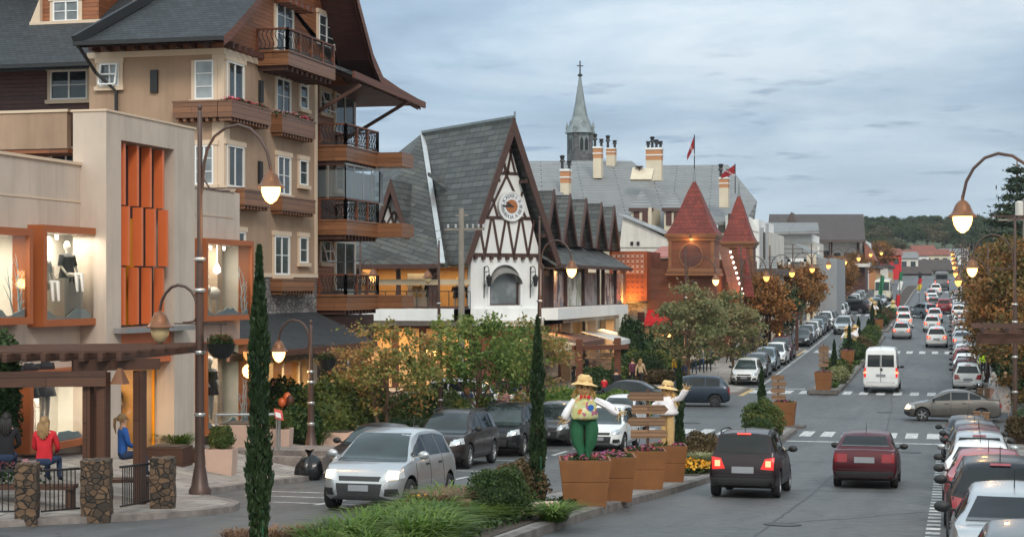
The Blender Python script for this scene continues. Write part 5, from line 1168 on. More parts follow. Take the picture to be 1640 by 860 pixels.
KINDS['boxy_sedan']=spec(4.35,1.7,[(-2.17,.66),(-2.15,.93),(-2.08,1.0),(-1.4,1.02),(0,.94),(.9,.9),(1.1,.89),(1.8,.8),(2.1,.7),(2.16,.55),(2.17,.48)],[(-1.72,1.02),(-1.42,1.24),(-1.2,1.38),(-.9,1.42),(-.1,1.43),(.25,1.4),(.42,1.34),(1.1,.9)],[(-2.17,.76),(-2.12,.82),(-1.7,.84),(-1,.85),(.8,.85),(1.7,.82),(2.0,.76),(2.14,.68),(2.17,.62)],.6,clr=.2,wr=.29,wx=(-1.25,1.3),doors=2,sw=((-1.4,-.8),(-.72,.05),(.1,.92)),rg=(1.05,1.37),fg=(.86,1.36),rear='boxy')
KINDS['pickup']=spec(5.2,1.82,[(-2.6,.75),(-2.57,1.05),(-2.5,1.12),(-1,1.12),(.8,1.1),(1.3,1.08),(2.0,1.02),(2.4,.9),(2.55,.7),(2.6,.55)],[(-.95,1.12),(-.85,1.5),(-.6,1.7),(0,1.74),(.6,1.7),(.85,1.6),(1.4,1.08)],[(-2.6,.82),(-2.5,.88),(-1.9,.9),(1,.91),(2,.88),(2.4,.8),(2.55,.68),(2.6,.6)],.62,clr=.3,wr=.38,wx=(-1.55,1.6),doors=2,sw=((-.8,.1),(.16,1.15)),rg=(1.15,1.62),fg=(1.0,1.62),rear='pickup')
KINDS['van']=spec(5.4,2.0,[(-2.7,.7),(-2.69,1.1),(-2.66,1.25),(-1,1.25),(1,1.22),(1.75,1.2),(2.2,1.1),(2.5,.9),(2.65,.7),(2.7,.55)],[(-2.685,1.25),(-2.64,1.9),(-2.5,2.4),(-2.2,2.5),(-.5,2.52),(.8,2.48),(1.1,2.36),(1.8,1.22)],[(-2.7,.9),(-2.66,.97),(-2.4,1.0),(1.5,1.0),(2.2,.96),(2.5,.86),(2.65,.72),(2.7,.6)],.82,clr=.3,wr=.34,wx=(-1.6,1.75),doors=2,sw=((-2.4,-.8),(-.7,.6),(.72,1.55)),rg=(1.45,2.2),fg=(1.3,2.3),rear='van')
KINDS['bus']=spec(9.0,2.4,[(-4.5,.8),(-4.48,1.4),(-4.4,1.5),(0,1.5),(4.2,1.45),(4.42,1.3),(4.48,.9),(4.5,.6)],[(-4.46,1.5),(-4.42,2.4),(-4.3,2.95),(-4,3.05),(0,3.05),(3.9,3.0),(4.2,2.8),(4.42,1.45)],[(-4.5,1.1),(-4.42,1.18),(-4,1.2),(4,1.2),(4.4,1.12),(4.5,1.0)],1.05,clr=.35,wr=.45,wx=(-2.6,2.9),doors=2,sw=((-4.1,-1.6),(-1.5,.9),(1.0,3.8)),rg=(1.8,2.7),fg=(1.5,2.75),rear='van')
def car_body(K,name):
 L,W=K['L'],K['W'];ft=lin(K['top']);ftop=hermite([p[0]for p in K['top']],[p[1]for p in K['top']])
 rf=hermite([p[0]for p in K['roof']],[p[1]for p in K['roof']]);r0,r1=K['roof'][0][0],K['roof'][-1][0];rmax=max(p[1]for p in K['roof'])
 hp=hermite([p[0]for p in K['plan']],[p[1]for p in K['plan']]);xs=[]
 key=sorted(set([p[0]for p in K['top']]+[p[0]for p in K['roof']]+[p[0]for p in K['plan']]))
 for a,b in zip(key,key[1:]):
  n=max(1,int((b-a)/.14));xs+=[a+(b-a)*i/n for i in range(n)]
 xs.append(key[-1]);rings=[]
 for x in xs:
  b=ftop(x);h=hp(x);e=min(1,(L/2-abs(x))/.35);zb=K['clr']+.12*(1-e)**2
  r=rf(x)if r0<x<r1 else b;r=max(r,b);g=(r-b)/(rmax-b)if rmax>b else 0;g=max(0,min(1,g));gs=min(1,g*1.6)
  q=[(0,zb),(h*.84,zb),(h*.96,zb+.07),(h,zb+.33*(b-zb)),(h*.992,zb+.62*(b-zb)),(h*.955,zb+.9*(b-zb)),(h*.925,b)]
  wb=h*.9;wt=K['rw']*(.92+.08*g)+(1-g)*.12;wt=min(wt,wb*.97)
  q+=[(wb+(wt-wb)*.5*gs,b+(r-b)*.52+.004),(wt*gs+wb*.93*(1-gs),b+(r-b)*.93+.008),(wt*.9*gs+wb*.8*(1-gs),b+(r-b)*.985+.014),(wt*.5,r+.022+.012*g),(0,r+.028+.018*g)]
  rings.append([(x,y,z)for y,z in q]+[(x,-y,z)for y,z in q[-2:0:-1]])
 m=MB();k=len(rings[0]);vs=[p for r in rings for p in r]
 fs=[(i*k+j,(i+1)*k+j,(i+1)*k+(j+1)%k,i*k+(j+1)%k)for i in range(len(rings)-1)for j in range(k)]
 fs+=[tuple(range(k)),tuple(range((len(rings)-1)*k,len(rings)*k))[::-1]]
 m.add(vs,fs);me=m.mesh(name,[PAINT['silver'],M['trimblack']],32,uv=False)
 bm=bmesh.new();bm.from_mesh(me);bmesh.ops.recalc_face_normals(bm,faces=bm.faces);bm.to_mesh(me)
 bvh=BVHTree.FromBMesh(bm);bm.free()
 o=link('tmp',me);cb=MB();R_=K['wr']+K['arch']+.02
 for x in K['wx']:
  for s_ in(-1,1):
   y0,y1=s_*(W/2-.34),s_*(W/2+.3);c_=MB();c_.lathe([(R_,y0),(R_,y1)]if s_>0 else[(R_,y1),(R_,y0)],28,(x,0,K['wr']+.01),axis='y');cb.add(c_.v,c_.f,0)
 cm=cb.mesh('cut',[M['trimblack']],uv=False);bm=bmesh.new();bm.from_mesh(cm);bmesh.ops.recalc_face_normals(bm,faces=bm.faces);bm.to_mesh(cm);bm.free()
 c=link('tmpc',cm);md=o.modifiers.new('b','BOOLEAN');md.operation='DIFFERENCE';md.object=c;md.solver='EXACT';md.material_mode='TRANSFER'
 dg=bpy.context.evaluated_depsgraph_get();me2=bpy.data.meshes.new_from_object(o.evaluated_get(dg));bpy.data.objects.remove(o);bpy.data.objects.remove(c)
 me2 .name=name;me2 .shade_smooth();me2 .set_sharp_from_angle(angle=R(32));return me2,bvh
def decal(bvh,d,corners,off=.008,nu=8,nv=5,depth=.015,M0=None):
 """thin shell laid on the body: corners (2D in the plane seen along axis d), ray-cast on to the body"""
 ax,sg=d[1],1 if d[0]=='+' else-1;P_=[]
 (a,b,c,e)=corners
 for j in range(nv+1):
  for i in range(nu+1):
   u,v=i/nu,j/nv;p=[(a[k]*(1-u)+b[k]*u)*(1-v)+(e[k]*(1-u)+c[k]*u)*v for k in(0,1)]
   if ax=='x':o=V((sg*9,p[0],p[1]));dr=V((-sg,0,0))
   elif ax=='y':o=V((p[0],sg*5,p[1]));dr=V((0,-sg,0))
   else:o=V((p[0],p[1],9));dr=V((0,0,-1))
   hit,n,_,_=bvh.ray_cast(o,dr)
   P_.append((hit,n)if hit is not None else None)
 good=[q for q in P_ if q]
 if not good:return None
 vs=[]
 for q in P_:
  if q is None:q=good[0]
  n=q[1]if q[1].dot(V((sg,0,0))if ax=='x' else V((0,sg,0))if ax=='y' else V((0,0,1)))>0 else-q[1]
  vs.append(q[0]+n*off)
 k=nu+1;m=MB();fs=[(j*k+i,j*k+i+1,(j+1)*k+i+1,(j+1)*k+i)for j in range(nv)for i in range(nu)]
 edge=list(range(k))+[j*k+nu for j in range(1,nv+1)]+[nv*k+i for i in range(nu-1,-1,-1)]+[j*k for j in range(nv-1,0,-1)]
 dn=V((-sg,0,0))if ax=='x' else V((0,-sg,0))if ax=='y' else V((0,0,-1));n0=len(vs)
 vs+=[vs[i]+dn*depth for i in edge];ne=len(edge)
 fs+=[(edge[i],edge[(i+1)%ne],n0+(i+1)%ne,n0+i)for i in range(ne)]
 m.add(vs,fs);return m
def add_decal(root,name,bvh,d,corners,mat,**k):
 m=decal(bvh,d,corners,**k)
 if m is None:return None
 me=m.mesh(name,mat,50,uv=False);return link(name,me,root)
def wheel_meshes(K):
 r=K['wr'];w=.2 if r<.4 else.26
 t=MB();t.lathe([(r*.66,-w/2),(r*.93,-w/2),(r,-w*.35),(r,w*.35),(r*.93,w/2),(r*.66,w/2),(r*.62,w*.2)],28,axis='y',cap=False);tm=t.mesh('tyre',M['tyre'],40,uv=False)
 m=MB();m.lathe([(r*.67,-w*.45),(r*.6,-w*.3),(r*.6,w*.3),(r*.67,w*.45)],24,axis='y',cap=False);m.lathe([(r*.6,-.01),(.001,-.01)],24,axis='y',cap=False,mi=1)
 for k in range(5):
  a=2*pi*k/5;
  for s_ in(-1,1):m.prism([(r*.1*cos(a)-r*.07*sin(a)*1,s_*w*.40,r*.1*sin(a)+r*.07*cos(a)),(r*.1*cos(a)+r*.07*sin(a),s_*w*.40,r*.1*sin(a)-r*.07*cos(a)),(r*.65*cos(a)+r*.1*sin(a),s_*w*.42,r*.65*sin(a)-r*.1*cos(a)),(r*.65*cos(a)-r*.1*sin(a),s_*w*.42,r*.65*sin(a)+r*.1*cos(a))],(0,-s_*.03,0))
 m.lathe([(r*.16,-w*.43),(r*.16,w*.43)],12,axis='y');rm=m.mesh('rim',[M['rim'],M['rimdark']],40,uv=False)
 return tm,rm
def make_car(kind):
 K=KINDS[kind];me,bvh=car_body(K,kind+'_body');L,W=K['L'],K['W'];hw=W/2
 root=thing('parked_car' if kind not in('van','bus')else kind,None,None)
 link('body',me,root)
 tm,rm=wheel_meshes(K)
 for x in K['wx']:
  for s_ in(-1,1):
   o=link('wheel',tm,root);o.location=(x,s_*(hw-.115),K['wr']);link('rim',rm,o)
 fz0,fz1=K['fg'];rz0,rz1=K['rg'];rw=K['rw']
 add_decal(root,'windscreen',bvh,'+x',((-hw*.8,fz0+.04),(hw*.8,fz0+.04),(rw*.9,fz1),(-rw*.9,fz1)),M['autoglass_l'],nu=10,nv=8)
 add_decal(root,'rear_window',bvh,'-x',((hw*.74,rz0+.04),(-hw*.74,rz0+.04),(-rw*.88,rz1-.03),(rw*.88,rz1-.03)),M['autoglass'],nu=10,nv=6)
 ft=hermite([p[0]for p in K['top']],[p[1]for p in K['top']]);rf=hermite([p[0]for p in K['roof']],[p[1]for p in K['roof']])
 def top(x):return ft(x)+(rf(x)-ft(x))*.86
 for i,(a,b)in enumerate(K['sw']):
  for s_ in(-1,1):
   ta,tb_=top(a),top(b)
   if i==len(K['sw'])-1:tb_=max(ft(b)+.07,min(tb_,ft(b)+.12))
   if kind in('van','bus'):ta=tb_=K['rg'][1]
   add_decal(root,'side_window',bvh,('+' if s_>0 else '-')+'y',((a,ft(a)+.045),(b,ft(b)+.045),(b,tb_),(a,ta)),M['autoglass'],nu=8,nv=6,off=.006)
 zf=K['clr'];zh=ft(L/2-.25)
 sc_=K['W']/1.72
 hz0,hz1=zh-.2,zh-.02
 for s_ in(-1,1):
  add_decal(root,'headlight',bvh,'+x',((s_*.80*sc_,hz0+.05),(s_*.44*sc_,hz0-.02),(s_*.46*sc_,hz1-.06),(s_*.76*sc_,hz1+.05)),M['head_off'],nu=8,nv=5);add_decal(root,'head_bulb',bvh,'+x',[(s_*.62*sc_+.13*cos(a_+pi/4),(hz0+hz1)/2+.01+.1*sin(a_+pi/4))for a_ in(pi,pi*1.5,0,pi/2)],M['chrome'],nu=3,nv=3,off=.02)
  add_decal(root,'fog_lamp',bvh,'+x',((s_*.74*sc_,zf+.12),(s_*.5*sc_,zf+.12),(s_*.52*sc_,zf+.25),(s_*.72*sc_,zf+.25)),M['trimblack'],nu=4,nv=3)
  add_decal(root,'sill_trim',bvh,('+' if s_>0 else '-')+'y',((K['wx'][0]+K['wr']+.1,zf+.05),(K['wx'][1]-K['wr']-.1,zf+.05),(K['wx'][1]-K['wr']-.1,zf+.13),(K['wx'][0]+K['wr']+.1,zf+.13)),M['trimblack'],nu=6,nv=1)
  for dx in sorted({K['sw'][-2][0]-.05,K['sw'][-2][1]+.03,K['sw'][-1][1]+.02}):
   add_decal(root,'door_seam',bvh,('+' if s_>0 else '-')+'y',((dx-.008,zf+.2),(dx+.008,zf+.2),(dx+.008,ft(dx)+.03),(dx-.008,ft(dx)+.03)),M['trimblack'],nu=1,nv=6,off=.004)
  for dx in((K['sw'][-2][0]+.16,K['sw'][-1][0]+.16)if len(K['sw'])>1 else()):
   add_decal(root,'door_handle',bvh,('+' if s_>0 else '-')+'y',((dx-.1,ft(dx)-.13),(dx+.1,ft(dx)-.13),(dx+.1,ft(dx)-.095),(dx-.1,ft(dx)-.095)),M['trimblack'],nu=2,nv=1,off=.02)
  m=MB();x=K['sw'][-1][1]-.05;z=ft(x)+.06;y=s_*(hw*.9);m.ball((x,y+s_*.17,z+.03),(.06,.12,.085),8,6);m.bar((x,y-s_*.03,z-.02),(x,y+s_*.12,z),.05,.04);link('wing_mirror',m.mesh('wing_mirror',M['trimblack']if kind!='hatch' else PAINT['silver'],50,uv=False),root)
 add_decal(root,'grille',bvh,'+x',((-.42*sc_,zf+.12),(.42*sc_,zf+.12),(.46*sc_,zf+.34),(-.46*sc_,zf+.34)),M['trimblack'],nu=8,nv=3,off=.012)
 add_decal(root,'upper_grille',bvh,'+x',((-.4*sc_,hz0-.01),(.4*sc_,hz0-.01),(.42*sc_,hz0+.07),(-.42*sc_,hz0+.07)),M['trimblack'],nu=8,nv=2,off=.012)
 add_decal(root,'number_plate',bvh,'+x',((-.2,zf+.2),(.2,zf+.2),(.2,zf+.31),(-.2,zf+.31)),M['plate'],nu=4,nv=2,off=.025)
 tz=ft(-L/2+.12);rr=K['rear']
 for s_ in(-1,1):
  if rr=='hatch':c4=((s_*hw*.5,tz-.3),(s_*hw*.86,tz-.32),(s_*hw*.88,tz-.02),(s_*hw*.62,tz-.06))
  elif rr=='sedan':c4=((s_*hw*.45,tz-.28),(s_*hw*.86,tz-.28),(s_*hw*.86,tz-.06),(s_*hw*.5,tz-.1))
  elif rr=='boxy':c4=((s_*hw*.52,tz-.31),(s_*hw*.9,tz-.31),(s_*hw*.9,tz-.09),(s_*hw*.52,tz-.09))
  else:c4=((s_*hw*.82,tz-.35),(s_*hw*.93,tz-.35),(s_*hw*.93,tz+.2),(s_*hw*.82,tz+.2))
  add_decal(root,'taillight',bvh,'-x',c4,M['tail_off'],nu=6,nv=5,off=.012);cx_,cy_=sum(q[0]for q in c4)/4,sum(q[1]for q in c4)/4;add_decal(root,'tail_bulb',bvh,'-x',[(cx_+.09*cos(a_+pi/4),cy_+.1*sin(a_+pi/4))for a_ in(pi,pi*1.5,0,pi/2)],M['tail_off'],nu=3,nv=3,off=.024)
 add_decal(root,'boot_seam',bvh,'-x',((-hw*.8,zf+.3),(hw*.8,zf+.3),(hw*.8,zf+.316),(-hw*.8,zf+.316)),M['trimblack'],nu=8,nv=1,off=.004)
 pz=tz-.26 if rr!='hatch' else tz-.34
 add_decal(root,'number_plate',bvh,'-x',((-.26,pz-.06),(.26,pz-.06),(.26,pz+.09),(-.26,pz+.09)),M['plate'],nu=4,nv=2,off=.02)
 add_decal(root,'rear_bumper',bvh,'-x',((-hw*.86,zf+.1),(hw*.86,zf+.1),(hw*.88,zf+.26),(-hw*.88,zf+.26)),M['trimblack'],nu=10,nv=2,off=.02)
 m=MB();zt=max(p[1]for p in K['roof']);xa=K['roof'][2][0]+.2
 m.tube([(xa,0,rf(xa)),(xa-.1,0,rf(xa)+.28)],[.01,.005],5);link('antenna',m.mesh('antenna',M['trimblack'],uv=False),root)
 if rr=='hatch':add_decal(root,'brake_lamp',bvh,'-x',((-.16,rz1-.005),(.16,rz1-.005),(.16,rz1+.03),(-.16,rz1+.03)),M['tail_off'],nu=4,nv=1,off=.02)
 if K.get('rails'):
  for s_ in(-1,1):
   m=MB();a,b=K['roof'][2][0]+.1,K['roof'][-2][0]-.1;m.tube([(a,s_*(rw-.03),rf(a)-.02)]+[(a+(b-a)*q,s_*(rw-.02),rf(a+(b-a)*q)+.05)for q in(.06,.3,.5,.7,.94)]+[(b,s_*(rw-.03),rf(b)-.02)],.02,6);link('roof_rail',m.mesh('roof_rail',M['trimblack'],50,uv=False),root)
 if kind=='van':
  m=MB();m.box(-L/2-.012,-L/2+.06,-.012,.012,.6,2.2);link('door_gap',m.mesh('door_gap',M['trimblack']),root)
  add_decal(root,'window_divider',bvh,'-x',((-.04,1.4),(.04,1.4),(.04,2.2),(-.04,2.2)),PAINT['white'],nu=1,nv=4,off=.02)
  m=MB();m.box(-L/2-.03,-L/2,-.1,.02,1.28,1.42);link('door_handle',m.mesh('door_handle',M['trimblack']),root)
 return root
PROTO={}
USED=set()
def setslot(o,mat,i=0):
 if len(o.material_slots)>i:o.material_slots[i].link='OBJECT';o.material_slots[i].material=mat
def car(kind,col,X,Y,head,label,name='parked_car',brake=False,lights=False,group=None,dark_glass=False,scale=1.0,rimdark=False,cat=None):
 """head: 'away' = nose up the street (+Y), 'to' = nose towards the camera, or an angle of the nose in degrees (0 = +X)"""
 if kind not in PROTO:PROTO[kind]=make_car(kind)
 if kind in USED:r=copy_tree(PROTO[kind])
 else:r=PROTO[kind];USED.add(kind)
 r.name=name;a={'away':90,'to':-90}.get(head,head);s_=KINDS[kind]
 dx,dy=cos(R(a)),sin(R(a));h=s_['wx'][1]-s_['wx'][0]
 z0,z1=zr(Y-dy*h/2),zr(Y+dy*h/2);pit=math.atan2(z1-z0,h)
 r.rotation_euler=(0,-pit,R(a));r.location=(X,Y,(z0+z1)/2+.006);r.scale=(scale,)*3
 tag(r,label,cat or{'van':'van','bus':'bus','pickup':'pickup'}.get(kind,'car'),group)
 for o in r.children:
  n=o.name.split('.')[0]
  if n=='body':setslot(o,PAINT[col])
  elif n=='taillight':setslot(o,M['tail_on' if brake else 'tail_off'])
  elif n=='tail_bulb':setslot(o,M['bulb_red' if brake else 'tail_off'])
  elif n=='brake_lamp':setslot(o,M['brake_on' if brake else 'tail_off'])
  elif n=='head_bulb':setslot(o,M['head_on' if lights else 'chrome'])
  elif n=='wing_mirror':setslot(o,PAINT[col]if kind=='hatch' and col=='silver' else M['trimblack'])
  elif n=='wheel':setslot(o.children[0],M['rimdark' if rimdark else 'rim'])
  elif n=='rear_bumper':setslot(o,PAINT[col]if col in('white','silver','red','beige')else M['trimblack'])
 return r
def yX(u,v,X):return G(u,v).y
car('mpv','plum',-4.75,42.6,'away','dark plum high backed car with glowing brake lights driving beside the planters','moving_car',brake=True)
car('boxy_sedan','maroon',-2.15,47.6,'away','old boxy maroon saloon driving in the right hand lane','moving_car')
car('van','white',-3.75,101.4,'away','tall white passenger van waiting just past the second crossing','van',brake=True)
car('sedan','beige',.15,79.6,180,'beige grey saloon turning across the junction with its headlight on','moving_car',lights=True,scale=.95)
car('suv','white',-1.0,147.5,'away','white off roader with red tail lights driving away in the right lane','moving_car',brake=True)
car('hatch','silver',-4.15,159,'away','small silver hatchback driving away in the left lane','moving_car',brake=True)
car('hatch','white',-1.6,172,'away','white hatchback braking behind the white off roader','moving_car',brake=True)
car('hatch','white',-4.4,178,'away','white hatchback braking in the left lane next to the island','moving_car',brake=True)
car('hatch','silver',-4.9,195,'away','silver car braking near the third crossing on the left lane','moving_car',brake=True)
car('suv','bluegrey',-2.9,200,118,'silver blue car turning across the lanes in the distance','moving_car',brake=True)
car('hatch','white',-1.5,190,'away','second white hatchback in the braking queue of the right lane','moving_car',brake=True)
car('pickup','red',-.6,212,'away','red pickup truck braking in the distant queue','pickup',brake=True)
car('hatch','grey',-1.9,224,'away','dark grey car ahead of the red pickup','moving_car',brake=True)
car('sedan','white',-2.2,240,'away','white saloon in the far queue with a pale roof','moving_car',brake=True)
car('hatch','silver',-2.5,256,'away','silver hatchback in the far queue','moving_car',brake=True)
car('suv','white',-2.0,275,'away','white car at the head of the far queue behind the bus','moving_car',brake=True)
car('bus','grey',-1.2,300,'away','grey bus at the far end of the right lanes','bus',brake=True)
car('hatch','silver',-11.5,34.5,'to','silver hatchback with bright headlights coming towards us in the left roadway','moving_car',lights=True,scale=1.06)
car('suv','silver',-9.75,166,'to','silver off roader coming down the left roadway','moving_car',lights=False)
car('suv','black',-9.3,214,'to','dark off roader coming down past the far crossing','moving_car')
car('sedan','bluegrey',-9.2,224,'to','blue grey saloon following the dark off roader','moving_car')
car('sedan','silver',-9.0,236,'to','silver saloon in front of the cream minibus','moving_car')
car('bus','taxi',-9.2,252,'to','cream coloured minibus coming down the left roadway','bus')
car('hatch','blue',-12.75,86.2,186,'dark blue hatchback seen from its rear corner, crossing at the junction','moving_car',rimdark=True,dark_glass=True)
car('sedan','black',-15.4,82.3,176,'black saloon in the side street behind the scarecrows','moving_car')
car('suv','silver',-21.8,77.4,8,'silver car in the side street behind the trees','parked_car')
nl='cars parked along the near left kerb'
car('sedan','brown',-15.2,44.6,'to','dark brown car parked half hidden behind the oncoming silver hatchback',group=nl)
car('suv','brown',-14.85,50.8,'to','dark brown off roader with roof rails, parked second in the near left row',group=nl)
car('suv','black',-14.75,57.2,'to','black off roader parked third in the near left row',group=nl)
car('hatch','grey',-14.3,62.6,'to','dark grey hatchback at the far end of the near left row',group=nl)
car('hatch','white',-11.9,60.5,'to','white hatchback just behind the tall green trousered scarecrow','moving_car')
car('hatch','white',-12.9,68.4,'to','second white hatchback further back behind the green trousered scarecrow','moving_car')
ml='cars parked along the left kerb beyond the junction'
for k,(kd,cl,Y,X,lb)in enumerate((('hatch','white',106,-12.1,'white hatchback first in the row beyond the junction'),('hatch','grey',112,-12.2,'dark grey hatchback second in the row beyond the junction'),('hatch','bluegrey',118,-12.2,'blue grey hatchback third in the row beyond the junction'),('hatch','white',124,-12.1,'white hatchback fourth in the row, in front of the maroon car'),('suv','maroon',129.5,-12.2,'dark maroon car last in the first row beyond the junction'),('sedan','black',147,-12.2,'black saloon first in the row under the ivy covered tree'),('hatch','silver',152.5,-12.2,'silver hatchback behind the black saloon of the second row'),('hatch','white',158,-12.2,'white hatchback third in the second left row'),('sedan','bluegrey',164,-12.2,'blue grey saloon fourth in the second left row'),('hatch','brown',170,-12.2,'brown hatchback fifth in the second left row'),('suv','white',176,-12.2,'white off roader sixth in the second left row'),('hatch','grey',182,-12.2,'grey hatchback seventh in the second left row'),('hatch','white',200,-12.3,'white hatchback just past the far crossing on the left'),('sedan','silver',207,-12.3,'silver saloon eighth along the left kerb'))):
 car(kd,cl,X,Y,'to',lb,group=ml)
car('suv','black',-11.6,211,170,'black off roader turning into the street in the distance','moving_car')
for k,(Y,cl)in enumerate(((228,'silver'),(235,'white'),(242,'grey'),(249,'silver'))):car('hatch',cl,-12.3,Y,'to',('silver hatchback leading the farthest left row','white hatchback in the farthest left row','grey hatchback in the farthest left row','last silver hatchback of the farthest left row')[k],group=ml)
nr='cars parked along the near right kerb'
for kd,cl,Y,X,lb in(('sedan','grey',19.5,.95,'dark grey car at the very bottom right corner, only its roof and mirror showing'),('sedan','silver',24.6,.85,'silver saloon parked nearest but one at the bottom right'),('hatch','black',30.0,.8,'black car with a wide rear window parked behind the red one'),('sedan','red',33.2+2.2,.75,'bright red car parked between the black one and the white one'),('sedan','white',41.4,.7,'white saloon parked fifth in the near right row'),('hatch','silver',46.6,.75,'silver hatchback parked in front of the white saloon'),('hatch','maroon',50.8,.8,'dark maroon hatchback in the near right row'),('hatch','grey',54.8,.75,'dark grey hatchback with a red tail light in the near right row'),('sedan','black',59.3,.6,'black saloon at the far end of the near right row')):
 car(kd,cl,X,Y,'away',lb,group=nr)
fr_='cars parked along the right kerb beyond the junction'
for kd,cl,Y,lb in(('hatch','white',104,'white hatchback first in the right row beyond the junction'),('hatch','maroon',109,'maroon hatchback second in the right row beyond the junction'),('sedan','white',114.5,'white saloon third in the right row beyond the junction'),('hatch','red',120,'red hatchback in the right row beyond the junction'),('hatch','white',125,'white hatchback behind the red one in the right row'),('sedan','grey',130.5,'grey saloon sixth in the right row'),('sedan','silver',145,'silver saloon beside the third crossing on the right'),('hatch','white',151,'white hatchback past the third crossing on the right'),('suv','grey',157,'grey off roader in the right row below the autumn trees'),('hatch','silver',164,'silver hatchback in the right row below the autumn trees'),('hatch','white',172,'white hatchback further along the right kerb'),('sedan','black',180,'black saloon further along the right kerb'),('hatch','white',200,'white hatchback of the distant right row'),('hatch','silver',208,'silver hatchback of the distant right row'),('sedan','white',217,'white saloon of the distant right row'),('hatch','grey',226,'grey hatchback of the distant right row'),('suv','silver',237,'silver off roader of the distant right row'),('hatch','red',248,'red hatchback of the distant right row')):
 car(kd,cl,1.05,Y,'away',lb,group=fr_,brake=(Y in(130.5,145,172)))
 # vegetation
def np_mesh(name,Vv,nq,mat,k=4):
 me=bpy.data.meshes.new(name);n=len(Vv);me.vertices.add(n);me.vertices.foreach_set('co',np.asarray(Vv,np.float32).ravel())
 me.loops.add(nq*k);me.loops.foreach_set('vertex_index',np.arange(nq*k,dtype=np.int32));me.polygons.add(nq)
 me.polygons.foreach_set('loop_start',np.arange(0,nq*k,k,dtype=np.int32));me.update(calc_edges=True);me.validate();me.materials.append(mat);return me
def leaf_quads(rg,pts,size,up=.35,asp=.62):
 """rhombic leaves at pts, random facing, partly turned upwards"""
 n=len(pts);a=rg.normal(size=(n,3));a[:,2]+=up*1.5;a/=np.linalg.norm(a,axis=1)[:,None]+1e-9
 b=np.cross(a,rg.normal(size=(n,3)));b/=np.linalg.norm(b,axis=1)[:,None]+1e-9;c=np.cross(a,b)
 s_=size*rg.uniform(.65,1.35,n)[:,None];b*=s_*.5;c*=s_*.5*asp
 return np.stack([pts-b,pts-c*1.0+b*.1,pts+b,pts+c+b*.1],1).reshape(-1,3)
def crown_points(rg,n,rx,ry,rz,nclump,cr,bias=.75,lower=.25,zshape=None):
 """leaf positions gathered in clumps that are spread through an uneven ellipsoid"""
 cs=[]
 lob=rg.normal(size=(7,3));lob/=np.linalg.norm(lob,axis=1)[:,None];amp=rg.uniform(-.25,.28,7)
 while len(cs)<nclump:
  d=rg.normal(size=3);d/=np.linalg.norm(d)
  if d[2]<-.2 and rg.random()>lower:continue
  r=rg.random()**(1/3.*(1/bias)if bias<1 else.3);k=1+float((amp*np.maximum(0,lob@d)**3).sum())
  r=(.35+.65*rg.random()**.55)*k
  cs.append((d[0]*r*rx,d[1]*r*ry,d[2]*r*rz))
 cs=np.array(cs);idx=rg.integers(0,nclump,n);w=rg.uniform(.5,1.25,nclump)
 off=rg.normal(size=(n,3))*cr*.5*w[idx][:,None];off[:,2]*=.62
 return cs[idx]+off,cs
TREE={};SHR=[]
def tree_mesh(key,seed,mat,H,rx,rz,zc,n=7000,leaf=.16,nclump=70,cr=.55,trunk=.11,stems=1,up=.35,spread=.8,bark='trunk'):
 rg=np.random.default_rng(seed);pr=random.Random(seed)
 pts,cs=crown_points(rg,n,rx,rx,rz,nclump,cr);pts[:,2]+=zc
 me=np_mesh(key+'_crown',leaf_quads(rg,pts,leaf,up),n,mat)
 m=MB();base=zc-rz*.75
 for s_ in range(stems):
  a0=pr.uniform(0,6.28);ox,oy=(0,0)if stems==1 else(.16*cos(a0),.16*sin(a0));lean=.0 if stems==1 else.35
  p0=V((ox,oy,-.1));p1=V((ox+lean*cos(a0)+pr.uniform(-.08,.08),oy+lean*sin(a0)+pr.uniform(-.08,.08),base));p2=V((p1 .x*1.3,p1 .y*1.3,zc+rz*.2))
  m.tube([p0,p0 .lerp(p1,.04)+V((0,0,.05)),p0 .lerp(p1,.5)+V((pr.uniform(-.06,.06),pr.uniform(-.06,.06),0)),p1,p2],[trunk*1.6,trunk*1.1,trunk*.9,trunk*.75,trunk*.3],8)
  for k in range(9 if stems==1 else 6):
   c=cs[pr.randrange(len(cs))];t_=pr.uniform(.25,1);st=p1 .lerp(p2,t_*.8)if pr.random()<.7 else p0 .lerp(p1,pr.uniform(.8,1));e=V((c[0],c[1],c[2]+zc));mid=st.lerp(e,.5)+V((pr.uniform(-.1,.1),pr.uniform(-.1,.1),pr.uniform(-.25,.05)))
   m.tube([st,mid,e],[trunk*.42,trunk*.26,trunk*.08],5)
 return me,m.mesh(key+'_trunk',M[bark],60)
def plant_tree(key,p,label,group=None,rz=0,scale=1.0,name='tree',sx=None):
 c,t=TREE[key];r=thing(name,label,'tree',p,rz,group);r.scale=(scale,)*3 if sx is None else sx
 link('crown',c,r);link('trunk',t,r);return r
L_olive=leafmat('leaves_olive_autumn',[(.1,.14,.035),(.19,.22,.06),(.32,.26,.085),(.48,.23,.09),(.55,.36,.17)],.42,patch=.55)
L_green=leafmat('leaves_green_yellow',[(.05,.1,.024),(.11,.18,.042),(.2,.27,.07),(.36,.33,.11)],.42,patch=.5)
L_orange=leafmat('leaves_orange_brown',[(.07,.06,.018),(.19,.1,.03),(.34,.15,.045),(.48,.21,.07)],.3,patch=.4)
L_maple=leafmat('leaves_maple',[(.05,.065,.018),(.12,.1,.03),(.26,.14,.045),(.42,.17,.06)],.3,patch=.33)
L_dkgreen=leafmat('leaves_deep_green',[(.012,.032,.012),(.025,.06,.018),(.05,.095,.028)],.2)
L_cyp=leafmat('cypress_needles',[(.012,.028,.012),(.025,.05,.018),(.05,.075,.028)],.15,patch=2.5)
